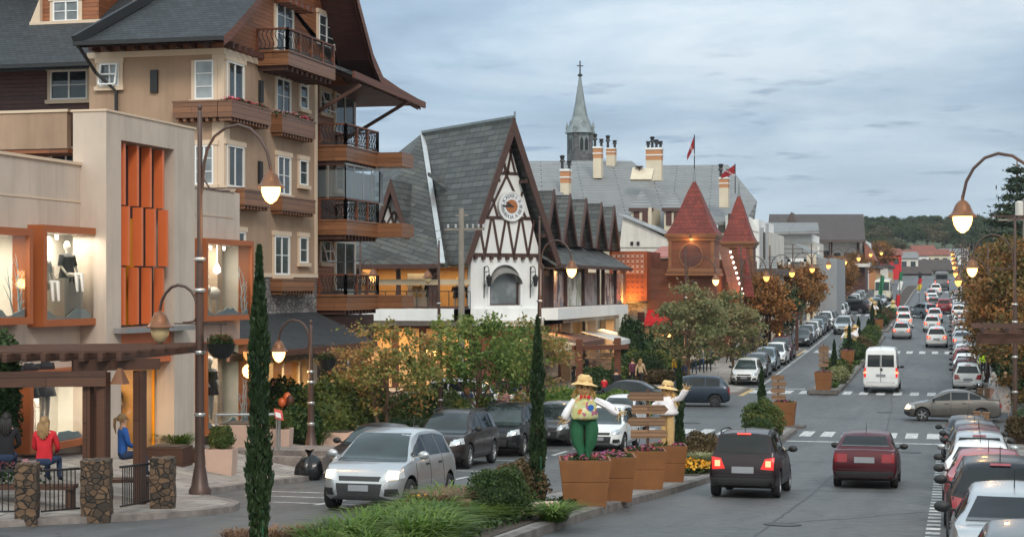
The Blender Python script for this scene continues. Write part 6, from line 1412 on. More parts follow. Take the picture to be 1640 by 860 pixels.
L_box=leafmat('box_leaves',[(.018,.04,.01),(.04,.075,.02),(.09,.12,.03)],.25,patch=2)
L_boxy=leafmat('box_leaves_yellow',[(.03,.06,.012),(.08,.12,.03),(.2,.19,.05)],.25,patch=2)
L_bronze=leafmat('bronze_leaves',[(.06,.05,.025),(.12,.085,.04),(.2,.13,.06)],.25,patch=3)
L_grass=leafmat('grass_blades',[(.045,.1,.015),(.11,.19,.03),(.22,.28,.06)],.35,patch=1.6)
L_grassy=leafmat('pale_grass',[(.14,.17,.06),(.28,.29,.13),(.42,.4,.24)],.35,patch=1.6)
L_dry=leafmat('dry_stems',[(.14,.09,.05),(.25,.15,.09),(.36,.2,.14)],.3,patch=3)
L_conif=leafmat('conifer_needles',[(.014,.028,.014),(.03,.052,.026),(.06,.085,.04)],.15,patch=.4)
L_hill=leafmat('hill_wood_leaves',[(.03,.05,.02),(.06,.085,.035),(.1,.12,.055)],.2,patch=.09)
F_orange=leafmat('marigold_petals',[(.55,.22,.02),(.7,.33,.02),(.75,.45,.05)],.15,patch=3);F_mix=leafmat('violet_red_petals',[(.2,.08,.28),(.4,.03,.05),(.3,.1,.25),(.45,.12,.1),(.5,.4,.42)],.15,patch=5);F_pink=leafmat('pink_petals',[(.5,.1,.15),(.6,.25,.3),(.65,.5,.5)],.15,patch=5)
TREE['olive']=tree_mesh('olive',1,L_olive,5,1.9,1.7,2.6,5200,.15,120,.42,.09,2)
TREE['green']=tree_mesh('green',2,L_green,5,1.95,1.9,2.95,6800,.16,105,.48,.1,2)
TREE['thin']=tree_mesh('thin',3,L_olive,5,1.4,1.6,2.9,3800,.15,60,.5,.07,2)
TREE['grey']=tree_mesh('grey',4,leafmat('leaves_grey_olive',[(.09,.12,.045),(.17,.19,.08),(.28,.25,.12),(.4,.28,.14)],.35),6,2.0,2.2,3.4,7000,.2,80,.65,.11)
TREE['orange']=tree_mesh('orange',5,L_orange,7,2.6,2.4,3.9,8500,.26,75,.75,.14)
TREE['maple']=tree_mesh('maple',6,L_maple,9,3.5,3.9,4.9,24000,.24,170,.85,.2)
TREE['maple2']=tree_mesh('maple2',16,L_maple,9,3.3,3.8,4.7,22000,.24,150,.85,.2)
TREE['dark']=tree_mesh('dark',7,L_dkgreen,6,1.7,1.9,3.2,6000,.2,60,.7,.14)
TREE['hill']=tree_mesh('hill',8,L_hill,14,7,4.2,9,5200,.85,60,2.1,.45)
TREE['hill2']=tree_mesh('hill2',9,L_hill,12,5.5,5.5,7.5,5200,.8,60,2.0,.4)
TREE['hill3']=tree_mesh('hill3',19,leafmat('hill_wood_brown',[(.05,.06,.025),(.1,.095,.045),(.16,.12,.07)],.2,patch=.09),12,6.5,4,7,5200,.8,60,2.1,.4)
def gs(u,v,X=None,d=None):return S(u,X)if X is not None else at(u,d)
plant_tree('olive',at(618,57.0),'bushy olive and orange tinted tree on the left pavement beside the slate awning',rz=1,scale=.92)
plant_tree('green',at(764,61),'greener full crowned tree between the left lamp post and the slim cypress',rz=2,scale=.95)
plant_tree('thin',at(848,65),'thin orange leaved tree behind the slim cypress on the left',rz=.5)
plant_tree('grey',at(1105,101),'grey green tree in front of the timber house, beside the tall lamp',rz=.3,scale=1.0)
plant_tree('grey',at(1172,107),'rounder grey green tree to the right of the tall lamp',rz=2.4,scale=.92)
plant_tree('orange',at(1212,134),'rusty orange street tree nearest on the far left pavement',rz=.2,scale=.98)
plant_tree('orange',at(1262,158),'orange street tree behind the ivy covered pergola',rz=1.7,scale=1.05)
plant_tree('dark',at(1250,139),'dense dark green ivy covered tree over the pergola posts',rz=0,scale=1.0)
for k,(u,d,sc_,lb)in enumerate(((1282,178,1.0,'orange tree fourth along the far left pavement'),(1336,225,1.05,'orange tree beside the red banner'),(1352,250,.95,'brownish tree beyond the red banner'),(1368,275,1.0,'last orange tree before the far end on the left'),(1400,330,1.3,'dark leafed orange tree at the far end of the left pavement'))):plant_tree('orange',at(u,d),lb,rz=k*1.3,scale=sc_)
for k,(X,Y,ky,sc_,lb)in enumerate(((4.35,95,'maple',.92,'nearest big brown leaved maple on the right pavement'),(4.3,117,'maple2',1.06,'second big brown leaved maple behind the right pergola'),(4.5,143,'maple',.95,'third brown maple along the right kerb'),(5.2,170,'maple2',.9,'fourth brown maple along the right kerb'),(5.0,205,'maple',.85,'far brown maple along the right kerb'),(5.0,250,'maple2',.85,'last brown maple along the right kerb'))):plant_tree(ky,(X,Y,gz(X,Y)),lb,rz=k*1.1,scale=sc_)
plant_tree('dark',(5.6,88,gz(5.6,88)),'low dark green tree behind the right pergola post',rz=1,scale=.75)
plant_tree('dark',(4.6,101,gz(4.6,101)),'low dark green tree below the second maple',rz=2,scale=.7)
for k,(X,Y,sc_,zs,lb)in enumerate(((4.7,82,.8,.72,'low spreading maple just behind the right pergola'),(3.9,105,.85,.72,'low maple filling in under the second one'),(4.6,128,.78,.75,'low maple by the kerb under the third one'))):plant_tree('maple',(X,Y,gz(X,Y)-.4),lb,None,2.0+k,1,'tree',(sc_,sc_,zs))
for k,(X,Y,r)in enumerate(((3.5,93.5,(1.1,1.5,1.5)),(4.4,99,(1.4,1.8,1.7)),(3.6,106,(1.2,1.8,1.5)),(3.7,118,(1.2,1.8,1.4)))):SHR.append((X,Y,r))
def conifer(p,h,r,seed,label):
 rg=np.random.default_rng(seed);pr=random.Random(seed);t=thing('conifer',label,'tree',p,0);m=MB();m.tube([(0,0,-.3),(0,0,h*.6),(0,0,h)],[.4,.25,.05],8);P_=[]
 z=h*.18
 while z<h*.985:
  R_=r*(1-(z/h)**1.6)*pr.uniform(.8,1.1)+.25;na=pr.randint(4,6);a0=pr.uniform(0,6.28)
  for k in range(na):
   a=a0+2*pi*k/na+pr.uniform(-.3,.3);L_=R_*pr.uniform(.75,1.1);e=V((L_*cos(a),L_*sin(a),z+L_*.12-.1));m.tube([(0,0,z),e.lerp(V((0,0,z)),.5)+V((0,0,.1)),e],[.09,.06,.02],5)
   nn=int(46*L_);q=rg.random(nn)**.7;P_.append(np.array([e.x,e.y,0])*q[:,None]+np.array([0,0,z])+np.stack([rg.normal(0,.22+.12*L_*(1-abs(q-.6)),nn),rg.normal(0,.22+.12*L_*(1-abs(q-.6)),nn),L_*.12*q+rg.normal(0,.16,nn)],1))
  z+=pr.uniform(.75,1.25)
 P_=np.concatenate(P_);link('crown',np_mesh('conifer_crown',leaf_quads(rg,P_,.55,.6,.35),len(P_),L_conif),t);m.build('trunk',M['trunk'],t)
p=at(1612,168);p.x+=1;conifer(p,16.8,4.6,3,'tall dark araucaria like conifer rising behind the right maples')
p=at(1662,150);conifer(p,15.5,5,5,'second dark conifer at the right edge behind the utility pole')
rg_=random.Random(12);hl=[('broad','hill'),('round','hill2'),('brownish','hill3')]
skyl=lin([(1380,382),(1392,362),(1408,374),(1436,362),(1462,366),(1482,388),(1496,366),(1520,376),(1545,376),(1580,372),(1640,374),(1760,370)])
n_=0
for row,(d0,dv)in enumerate(((640,0),(610,9),(575,18),(535,28),(490,40))):
 u=1374
 while u<1760:
  if row==4 and 1405<u<1540 and rg_.random()<.62:u+=16;continue
  w_,ky=hl[rg_.choice((0,1,1,2))if row<3 else rg_.choice((1,2,0))];d=d0+rg_.uniform(-14,14);vt=skyl(u)+dv*rg_.uniform(.6,1.25)+rg_.choice((-12,-6,-3,0,3,6,9))
  p=P(u,vt,d);g=zr(p.y);hh=p.z-g;H_={'hill':13.0,'hill2':12.6,'hill3':10.8}[ky];s_=min(1.6,max(.5,hh/H_));z=p.z-H_*s_
  if s_<=.5:z=g-.3
  r=plant_tree(ky,(p.x,p.y,min(z,g+.2)if z<g+3 else g),'far green tree in the wood on the hill at the end of the street','trees of the wooded hill',rg_.uniform(0,6),s_,'hill_tree',None);n_+=1
  if z>g:r.scale=(s_,s_,s_*hh/(H_*s_))
  u+=rg_.uniform(15,27)*(1 if row<4 else 1.2)
  # cypresses
def cypress(p,h,w,seed,label,stake=False):
 rg=np.random.default_rng(seed);t=thing('cypress',label,'tree',p,0,'slim cypresses on the traffic islands');n=int(3000*h)
 q=rg.random(n);a=rg.random(n)*2*pi;q=np.clip(q+.02*np.sin(q*60+a*2),0,1);prof=np.interp(q,[0,.06,.2,.55,.85,1],[.55,.9,1,.95,.6,.06])*(1+.3*np.sin(a*2+q*17+seed)+.25*np.sin(q*41+a*3+seed)*np.sin(q*23+a));r=w/2*prof*(.45+.6*rg.random(n)**.6)
 pts=np.stack([r*np.cos(a),r*np.sin(a),.12+q*(h-.12)],1)
 b=rg.normal(0,.25,(n,3));b[:,2]=1;b[:,:2]+=np.stack([np.cos(a),np.sin(a)],1)*.28;b/=np.linalg.norm(b,axis=1)[:,None];c=np.cross(b,rg.normal(size=(n,3)));c/=np.linalg.norm(c,axis=1)[:,None]
 s_=rg.uniform(.028,.07,n)[:,None];Q=np.stack([pts-b*s_*.8,pts-c*s_*.32,pts+b*s_*1.1,pts+c*s_*.32],1).reshape(-1,3)
 link('crown',np_mesh('cypress_crown',Q,n,L_cyp),t);m=MB();m.tube([(0,0,-.1),(0,0,h*.5),(0,0,h*.9)],[.045,.03,.008],6);m.build('trunk',M['trunk'],t)
 if stake:m=MB();m.tube([(.09,-.1,-.1),(.09,-.1,1.0)],.016,6);m.build('stake',plain('green_stake',(.015,.09,.04),.5,.1,3,0),t)
def cyp(u,X,vtop,w,seed,label,stake=False):
 p=S(u,X);d=X*F/(CS*(u-1520));h=CZ+(H0-vtop)/F*d-p.z;cypress(p,h,w,seed,label,stake)
cyp(415,-8.75,398,.27,1,'tallest slim cypress close to us on the left, with a green stake',True);cyp(861,-8.25,508,.28,2,'slim cypress just left of the green trousered scarecrow',True);cyp(1088,-7.75,578,.26,3,'slim cypress right of the straw hatted scarecrows');cyp(1220,-7.3,588,.28,4,'short cypress at the tip of the near traffic island')
for k,(u,vt,lb)in enumerate(((1336,544,'thin cypress beside the round bush on the second island'),(1360,519,'thin cypress next to the distant scarecrow figures'),(1375,508,'thin cypress left of centre on the second island'),(1391,510,'thin cypress on the right of the second island'),(1397,486,'dark cypress at the far end of the second island'),(1408,480,'farthest cypress at the end of the second island'))):cyp(u,-6.85-.03*k,vt,.3+.04*k,10+k,lb)
# clipped bushes, tufts, flowers
def bush(p,r,mat,label,seed,cat='bush',leaf=.075,name='bush',group=None,squash=.85,n=None,parent=None):
 rg=np.random.default_rng(seed);rx,ry,rz=(r,r,r*squash)if not hasattr(r,'__len__')else r;n=n or int(2600*max(.35,rx*ry)/.35)
 d=rg.normal(size=(n,3));d/=np.linalg.norm(d,axis=1)[:,None];d[:,2]=np.where(d[:,2]<-.55,-d[:,2],d[:,2]);k=1+.09*np.sin(d[:,0]*7+seed)+.08*np.sin(d[:,1]*9+d[:,2]*6+seed);q=(.8+.27*rg.random(n))*k
 pts=d*q[:,None]*np.array([rx,ry,rz])+np.array([0,0,rz*.8]);me=np_mesh(name,leaf_quads(rg,pts,leaf,.2),n,mat)
 bm=bmesh.new();bm.from_mesh(me);bmesh.ops.create_icosphere(bm,subdivisions=2,radius=1,matrix=Matrix.Translation((0,0,rz*.8))@Matrix.Diagonal((rx*.8,ry*.8,rz*.8,1)));bm.to_mesh(me);bm.free()
 o=link(name,me,parent);o.location=p
 return tag(o,label,cat,group)if parent is None else o
def tuft_pts(rg,p,n,h,spread,curl):
 a=rg.random(n)*2*pi;b0=np.stack([np.cos(a),np.sin(a),np.zeros(n)],1)*(rg.random(n)[:,None])*spread*.35;hh=h*rg.uniform(.6,1.15,n);out=spread*rg.uniform(.35,1.1,n)*curl;w=h*.022*rg.uniform(.7,1.4,n)
 dr=np.stack([np.cos(a),np.sin(a),np.zeros(n)],1);sd=np.stack([-np.sin(a),np.cos(a),np.zeros(n)],1);Q=[];prev=None
 for t_,ww in((0,1),(.35,1),(.7,.75),(1,.12)):
  c=b0+dr*(out*t_**1.9)[:,None];c[:,2]=hh*(t_-.42*t_**3.2);l,r_=c-sd*(w*ww)[:,None],c+sd*(w*ww)[:,None]
  if prev is not None:Q.append(np.stack([prev[0],prev[1],r_,l],1))
  prev=(l,r_)
 return np.concatenate(Q,0).reshape(-1,3)+np.array(p)
def tuft(p,n,h,spread,mat,label,seed,name='grass_tuft',group=None,curl=1.0,cat='plant',parent=None):
 rg=np.random.default_rng(seed);Q=tuft_pts(rg,(0,0,0),n,h,spread,curl);o=link(name,np_mesh(name,Q,len(Q)//4,mat),parent);o.location=p
 return tag(o,label,cat,group)if parent is None else o
def flowerbed(p,rx,ry,h,leafm,flm,label,seed,n=260,name='flower_bed',parent=None,fsize=.07):
 rg=np.random.default_rng(seed);a=rg.random(n*3)*2*pi;r=np.sqrt(rg.random(n*3));pts=np.stack([r*np.cos(a)*rx,r*np.sin(a)*ry,rg.random(n*3)*h*(1-.5*r)],1)
 A_=leaf_quads(rg,pts,.09,.5);a=rg.random(n)*2*pi;r=np.sqrt(rg.random(n));fp_=np.stack([r*np.cos(a)*rx,r*np.sin(a)*ry,h*(1-.45*r)*rg.uniform(.75,1.1,n)],1);B_=leaf_quads(rg,fp_,fsize,1.2,.95)
 me=np_mesh(name,np.concatenate([A_,B_]),n*4,leafm);me.materials.append(flm);me.polygons.foreach_set('material_index',[0]*(n*3)+[1]*n);o=link(name,me,parent);o.location=p
 return tag(o,label,'flowers')if parent is None else o
gi=lambda X,Y:V((X,Y,zr(Y)+.165))
ng='arching grass clumps at the front of the near traffic island'
rq=random.Random(5)
for k in range(64):
 Y=rq.uniform(23.5,31.2);X=rq.uniform(-9.3+.05*(Y-23),min(-7.6,-.3*Y))
 tuft(gi(X,Y),110,rq.uniform(.55,.85),rq.uniform(.55,.8),L_grass,'bright green arching grass clump filling the front of the near traffic island',100+k,group=ng)
for k in range(40):
 Y=rq.uniform(18,22.5);X=rq.uniform(-9.6,-8.2);tuft(gi(X,Y),110,.45,.55,L_grass,'bright green arching grass clump filling the front of the near traffic island',140+k,group=ng)
tuft(G(745,838),480,.5,.9,L_grass,'large arching green grass clump left of the two round bushes',180);tuft(G(886,834),420,.5,.75,L_grass,'arching green grass clump just left of the green trousered scarecrow planter',181);tuft(G(695,850),380,.5,.85,L_grass,'arching green grass clump in front of the two round bushes',182)
bush(G(800,832),.6,L_box,'dark green clipped round bush in front, left of the planters',31,leaf=.055,n=5200);bush(G(832,806),.56,L_bronze,'variegated round bush behind the dark green one',32,leaf=.09)
m=MB()
e0=G(838,828)
for k in range(5):m.box(-.55+.27*k,-.29+.27*k,-.1+.1*k,.12+.1*k,0,.3)
o=m.build('edging_stones',M['pinkpot']);o.location=e0-V((0,0,.08));o.rotation_euler=(0,0,.5);tag(o,'short row of pinkish edging stones under the round bushes','edging')
rq=random.Random(8)
me_gc=None
rg=np.random.default_rng(77);n=5200;ys=rg.uniform(18.6,35,n);xs=np.array([m1l(y)+.3+(m1r(y)-m1l(y)-.65)*rg.random()for y in ys]);pts=np.stack([xs,ys,np.array([zr(y)for y in ys])+.17+rg.random(n)*.13],1);o=link('ground_cover',np_mesh('ground_cover',leaf_quads(rg,pts,.1,.8),n,L_box));tag(o,'low leafy ground cover on the island soil','ground cover',kind='stuff')
bush(gi(-7.3,51.5),.62,L_bronze,'bronze leaved round bush behind the scarecrow planters',41,leaf=.09);tuft(gi(-7.0,49.6),420,.7,.75,L_grassy,'pale striped grass clump behind the scarecrow planters',42,curl=.8)
flowerbed(gi(-7.05,48.0),.62,.85,.38,L_box,F_orange,'orange marigold bed at the end of the scarecrow planters',43,420,fsize=.1)
tuft(gi(-7.3,63.2),420,.75,.8,L_grassy,'pale grass clump at the tip of the near island',44,curl=.8);bush(gi(-7.0,66.5),(.75,.8,.75),L_boxy,'large yellow green round bush at the tip of the near island',45,leaf=.09);bush(gi(-6.95,64.6),.5,L_box,'smaller green bush in front of the yellow green one',46);flowerbed(gi(-6.6,67.2),.3,.5,.4,L_box,F_orange,'small orange flower bed beside the signpost planter',47,120,fsize=.1)
i2=[(-6.9,108,.85,'L_boxy','yellow green round bush on the second island'),(-6.7,112,.6,'L_bronze','bronze bush behind the round bush of the second island'),(-6.5,105,.65,'L_grassy','pale low bush at the front of the second island'),(-6.6,124,1.0,'L_box','grey green dome bush near the distant scarecrows'),(-6.6,133,.9,'L_bronze','reddish bush in the middle of the second island'),(-6.4,138,.9,'L_boxy','bright green bush in the middle of the second island'),(-6.5,145,.9,'L_box','green bush towards the far end of the second island'),(-6.5,152,.9,'L_boxy','light green bush at the far end of the second island'),(-6.6,176,.8,'L_box','green bush at the front of the third island'),(-6.5,186,.9,'L_bronze','reddish bush on the third island'),(-6.6,196,.9,'L_box','dark bush on the third island')]
for k,(X,Y,r,mt,lb)in enumerate(i2):bush(gi(X,Y),r,globals()[mt],lb,60+k,leaf=.14,n=1400)
for k in range(14):
 Y=101+k*4.1;tuft(gi(-6.45+.2*(k%2),Y),120,.5,.6,L_grass,'small green grass clump along the right edge of the second island',80+k,group='grass clumps along the second island')
def pv(u,d,dx=0):p=at(u,d);return p
hb=[(560,60,(1.3,1.6,1.25),'L_box','big rounded green shrub in front of the orange shop board'),(590,59,(1.1,1.3,1.0),'L_boxy','light green mounded shrub by the near tree trunk'),(525,56.5,(1.1,1.0,1.1),'L_boxy','feathery green shrub behind the short lamp post'),(455,57.5,(1.2,1.0,.95),'L_dkgreen','dark leafy shrub left of the short lamp post'),(478,53.5,(.7,.7,.65),'L_dkgreen','low dark plant at the foot of the short lamp post'),(690,65,(1.3,1.6,1.0),'L_boxy','yellow green shrub under the greener tree'),(665,63,(1.1,1.2,.9),'L_box','green shrub between the two pavement trees'),(720,68,(1.0,1.2,.8),'L_box','round green shrub beside the seated people'),(893,78,(2.2,1.0,.8),'L_grassk','long feathery green hedge beyond the slim cypress'),(990,76.5,(1.4,.9,.75),'L_grassk','feathery green shrub between the two scarecrows')]
L_grassk=L_grass
for k,(u,d,r,mt,lb)in enumerate(hb):
 p=at(u,d);p.z=gz(p.x,p.y)-.05;bush(p,r,globals()[mt],lb,200+k,leaf=.13,n=2600)
for k,(u,d,h,lb)in enumerate(((648,57.5,1.5,'palm like cycad with arching fronds beside the near tree'),(668,59,1.3,'second cycad with arching fronds right of the near tree'),(508,53.8,.9,'spiky leaved plant beside the short lamp post'),(285,45.8,.8,'spiky grass plant in the bed before the orange portal'),(392,50,.9,'spiky grass in the planter right of the tall lamp post'))):tuft(at(u,d),260,h,h*.9,L_dkgreen if h>1 else L_grass,lb,230+k,name='cycad' if h>1 else 'grass_tuft')
bd=[(1000,107,1.0),(1020,110,1.1),(1038,106,1.2),(1050,112,1.0),(1012,104,.9),(985,100,.9),(960,97,.9),(1030,113,.8),(945,96,.9),(1066,110,.9)]
for k,(u,d,r)in enumerate(bd):p=at(u,d);bush((p.x,p.y,p.z),r,L_boxy if k%2 else L_box,'clipped round bush in the garden beds before the timber house',260+k,leaf=.17,n=1000,group='clipped bushes before the timber house')
for k,(u,d,r,lb)in enumerate(((1010,117,(1.0,.8,1.9),'dark upright shrub beside the stone entrance'),(1055,118,(3.6,1.0,1.3),'long dark hedge under the red awning'),(1095,117,(2.4,1.0,1.1),'dark hedge in front of the timber house wall'),(1045,103.5,(2.6,.8,.45),'low purplish hedge in the garden bed'))):p=at(u,d);bush((p.x,p.y,p.z),r,L_dkgreen if k<3 else L_bronze,lb,280+k,leaf=.2,n=2200,name='hedge',cat='hedge')
p=at(-4,36.5);r=thing('evergreen','dark clipped evergreen column at the left edge behind the pergola','tree',p);bush((0,0,.3),(.5,.5,1.45),L_dkgreen,None,300,leaf=.1,n=4200,parent=r,name='crown');m=MB();m.tube([(0,0,-.1),(0,0,1.6)],.06,6);m.build('trunk',M['trunk'],r)
flowerbed(at(18,33.2)+V((0,0,.35)),.7,.5,.55,L_dkgreen,F_pink,'pink flowering bush at the left edge behind the seated women',301,160)
for k,(X,Y,r,mt,lb)in enumerate(((3.4,68.5,(.9,1.0,.6),'L_box','green shrub in the brick bed by the right crossing'),(3.0,66,(.8,.8,.4),'L_boxy','light green plant in front of the brick bed on the right'),(4.2,70,(1.0,1.0,.8),'L_bronze','reddish shrub in the brick bed on the right'),(2.4,63.5,(.5,.5,.45),'L_bronze','brown plant by the low wooden bench on the right'))):bush((X,Y,gz(X,Y)+.3),r,globals()[mt],lb,310+k,leaf=.1,n=1600)
for k,(X,Y,r)in enumerate(SHR):bush((X,Y,gz(X,Y)),r,L_maple if k%2 else L_dkgreen,('nearest dark green shrub under the right maples','brownish shrub under the right maples','second dark green shrub under the right maples','farthest brownish shrub under the right maples')[k],330+k,leaf=.2,n=2600)
for k,(X,Y,h)in enumerate(((-9.5,24.2,.62),(-9.75,23.6,.66),(-10.0,23.0,.7),(-9.2,24.9,.55))):tuft((X,Y,zr(Y)+.16),260,h,.6,L_dry,'brown dry flower stems at the very bottom left of the near island',540+k,'dry_plant','dry plants at the bottom of the near island',.5)
# street furniture
RV=V((CS,SN,0))
M['lens_far']=M['glow_far']
def lamp_head(t,p,lit,k=1.0,far=False):
 m=MB();m.lathe([(.03*k,.1*k),(.035*k,.0),(.09*k,-.03*k),(.15*k,-.1*k),(.19*k,-.2*k),(.23*k,-.28*k),(.3*k,-.34*k),(.3*k,-.36*k),(.2*k,-.34*k)],16,p,cap=False);h=m.build('lamp_shade',M['bell'],t,40)
 m=MB();m.lathe([(.2*k,-.335*k),(.205*k,-.42*k),(.18*k,-.53*k),(.12*k,-.64*k),(.04*k,-.7*k),(.005,-.71*k)],14,p);m.build('lamp_glass',M[('glow_far' if far else 'glow')if lit else 'globe_off'],h,60)
def lamp_post(p,H,arms,label,basket=None,k=1.0,far=False,light=0,group=None,name='street_lamp'):
 """arms: (direction +1 right / -1 left, height of the foot of the arc, reach, lit)"""
 t=thing(name,label,'street lamp',p,0,group);m=MB();n=8 if far else 14
 m.lathe([(.24*k,-.05),(.24*k,.1),(.19*k,.18),(.14*k,.5),(.115*k,.6),(.1*k,1.2),(.085*k,H*.55),(.075*k,H*.62),(.06*k,H*.64),(.05*k,H-.15),(.03*k,H-.1),(.055*k,H-.05),(.05*k,H),(.01,H+.05)],n);m.build('pole',M['pole'],t,40)
 if not far:
  for q in(.2,.36,.52,.6):m=MB();m.lathe([(.115*k,H*q),(.125*k,H*q+.02),(.125*k,H*q+.06),(.115*k,H*q+.08)],14);m.build('collar',M['band'],t,40)
 for sd,z,rch,lit in arms:
  d=V((sd,0,0));s_=rch/1.65;path=[d*x*s_+V((0,0,z+zz*s_))for x,zz in((.04,-.25),(.07,.0),(.1,.4),(.18,.72),(.34,.98),(.6,1.16),(.9,1.22),(1.18,1.13),(1.42,.9),(1.57,.62),(1.65,.25))]
  m=MB();m.tube(path,.034*k,6 if far else 8)
  m.tube([d*x*s_+V((0,0,z+zz*s_))for x,zz in((.06,.35),(.1,.05),(.25,-.16),(.5,-.2),(.7,-.2))],.022*k,6);m.bar(d*.03+V((0,0,z-.14)),d*1.05*s_+V((0,0,z-.14)),.028*k,.028*k);m.build('arm',M['pole'],t,60)
  hp=d*rch+V((0,0,z+.22*s_));lamp_head(t,hp,lit,k,far)
  if lit and light:
   l=bpy.data.lights.new('lamp_light','POINT');l.energy=light;l.color=(1,.55,.2);l.shadow_soft_size=.22;o=bpy.data.objects.new('lamp_light',l);COL.objects.link(o);o.parent=t;o.location=hp+V((0,0,-.95));tag(o,kind='structure')
 if basket:
  sd,z=basket;m=MB();m.bar((0,0,z),(sd*.62,0,z),.03,.03);m.tube([(sd*.5,0,z),(sd*.5,0,z-.25)],.012,5);m.build('basket_bracket',M['iron'],t)
  c=(sd*.5,0,z-.62);m=MB();m.lathe([(.03,-.14),(.17,-.1),(.27,.02),(.31,.18),(.33,.2),(.29,.2)],14,c);b=m.build('hanging_basket',M['black'],t,40)
  tuft((c[0],c[1],c[2]+.15),150,.45,.5,L_dry if sd>0 else L_grass,None,400,'trailing_plant',parent=b);bush((c[0],c[1],c[2]+.1),(.28,.28,.16),L_box,None,401,leaf=.06,n=500,parent=b,name='foliage')
 return t
p=at(320,37.2);z0=p.z
lamp_post(p,CZ+(H0-170)/F*37.2-z0,[(1,CZ+(H0-292)/F*37.2-z0,1.66,True),(-1,CZ+(H0-508)/F*37.2-z0,.95,False)],'tall brown lamp post nearest on the left with two bell lamps and a hanging basket',(1,CZ+(H0-519)/F*37.2-z0),light=110)
p=at(498,52.0);z0=p.z;lamp_post(p,CZ+(H0-514)/F*52-z0,[(-1,CZ+(H0-553)/F*52-z0,1.05,True)],'short lamp post on the left pavement with a glowing bell lamp before the slate awning',(1,CZ+(H0-553)/F*52-z0),k=.95,light=60)
p=at(706,61);z0=p.z;lamp_post(p,CZ+(H0-522)/F*61-z0,[(-1,CZ+(H0-548)/F*61-z0,.35,True)],'short lamp post between the olive tree and the greener tree',None,k=.9,light=30)
p=at(864,70);z0=p.z;lamp_post(p,CZ+(H0-348)/F*70-z0,[(1,CZ+(H0-424)/F*70-z0,1.35,True)],'tall lamp post with a glowing bell in front of the white corner house',None,light=90)
p=at(703,92);z0=p.z;lamp_post(p,CZ+(H0-386)/F*92-z0,[(-1,CZ+(H0-436)/F*92-z0,.62,False)],'lamp post with a dark bell lamp before the first floor shop glazing',None)
p=at(577,90);z0=p.z;lamp_post(p,CZ+(H0-386)/F*90-z0,[(1,CZ+(H0-434)/F*90-z0,.72,True)],'lamp post with a glowing bell half hidden by the lowest balcony',None)
p=at(1098,110);z0=p.z;lamp_post(p,CZ+(H0-394)/F*110-z0,[(1,CZ+(H0-446)/F*110-z0,1.95,True),(-1,CZ+(H0-526)/F*110-z0,1.1,True)],'tall lamp post with two glowing bells in front of the timber house',None,light=70)
fl='row of glowing lamps on the left pavement'
for k,d in enumerate((117,136,156,177,205,236,272,315)):
 X=-13.85;p=V((X,0,0));r_=X+d*SN;u=1520+X*F/(CS*d);p=at(u,d)
 lamp_post(p,8.4,[(1,6.4,1.75,True)],'glowing bell lamp on the far left pavement, '+('nearest, over the first orange tree','second, above the orange trees','third along the row','fourth along the row','fifth, by the red banner','sixth along the row','seventh along the row','farthest of its row')[k],None,far=True,k=1+.05*k,group=fl)
p=V((1.9,37.8,gz(1.9,37.8)));z0=p.z;lamp_post(p,CZ+(H0-165)/F*37-z0,[(-1,CZ+(H0-338)/F*37-z0,1.62,True)],'tall lamp at the right edge with a large glowing bell over the parked cars',None,light=110)
p=V((2.55,71,gz(2.55,71)));z0=p.z;lamp_post(p,CZ+(H0-352)/F*70-z0,[(-1,CZ+(H0-425)/F*70-z0,1.65,True)],'second lamp on the right with its arc against the maples',None,light=50)
for k,d in enumerate((104,134,165,198,235,275,320)):p=at(1520+2.3*F/(CS*d),d);lamp_post(p,8.4,[(-1,6.3,1.75,True)],'glowing bell lamp on the right pavement, '+('first beyond the junction','second beyond the junction','third beyond the junction','fourth beyond the junction','fifth beyond the junction','sixth beyond the junction','last of the right row')[k],None,far=True,k=1+.06*k,group='row of glowing lamps on the right pavement')
for k,(u,v,d)in enumerate(((1245,540,138),(1328,497,196),(1338,502,200),(1348,478,230),(1365,480,240))):
 p=P(u,v,d);q=at(u,d);h=p.z-q.z;lamp_post(q,max(2.2,h+.4),[(1,max(1.6,h-.2),.3,True)],'low glowing lamp among the far left trees, '+('beside the ivy covered posts','near the crowd of walkers','just right of the one near the walkers','under the orange trees','farthest right of the low ones')[k],None,far=True,k=.9,name='pavement_lamp')
 # utility pole
p=at(739,86);t=thing('utility_pole','grey concrete utility pole with crossarm and insulators before the slate roofed corner house','pole',p);H_=CZ+(H0-334)/F*86-p.z
m=MB();m.lathe([(.2,-.1),(.13,H_)],10);m.build('pole',M['concrete'],t,60);m=MB();m.bar((-.9,0,H_-1.05),(1.2,0,H_-1.05),.1,.1);m.bar((-.3,0,H_-.35),(.35,0,H_-.35),.08,.08);m.build('crossarm',M['concrete'],t)
for x in(-.7,-.3,.3,.6,.9,1.15):m=MB();m.lathe([(.05,0),(.07,.06),(.04,.1),(.07,.15),(.03,.2)],8,(x,0,H_-1.0));m.build('insulator',M['band'],t)
q=p+V((0,0,H_-.85));m=MB()
for k,(b,s_)in enumerate(((onX(512,330,-23),.7),(onX(520,420,-22),.5))):
 a_=q+V((.3*k-.3,0,0));m.tube([a_.lerp(b,f)-V((0,0,s_*4*f*(1-f)))for f in np.linspace(0,1,9)],.014,4)
o=m.build('overhead_wire',M['black']);tag(o,'thin black overhead wires sagging from the concrete pole to the balconies','wire')
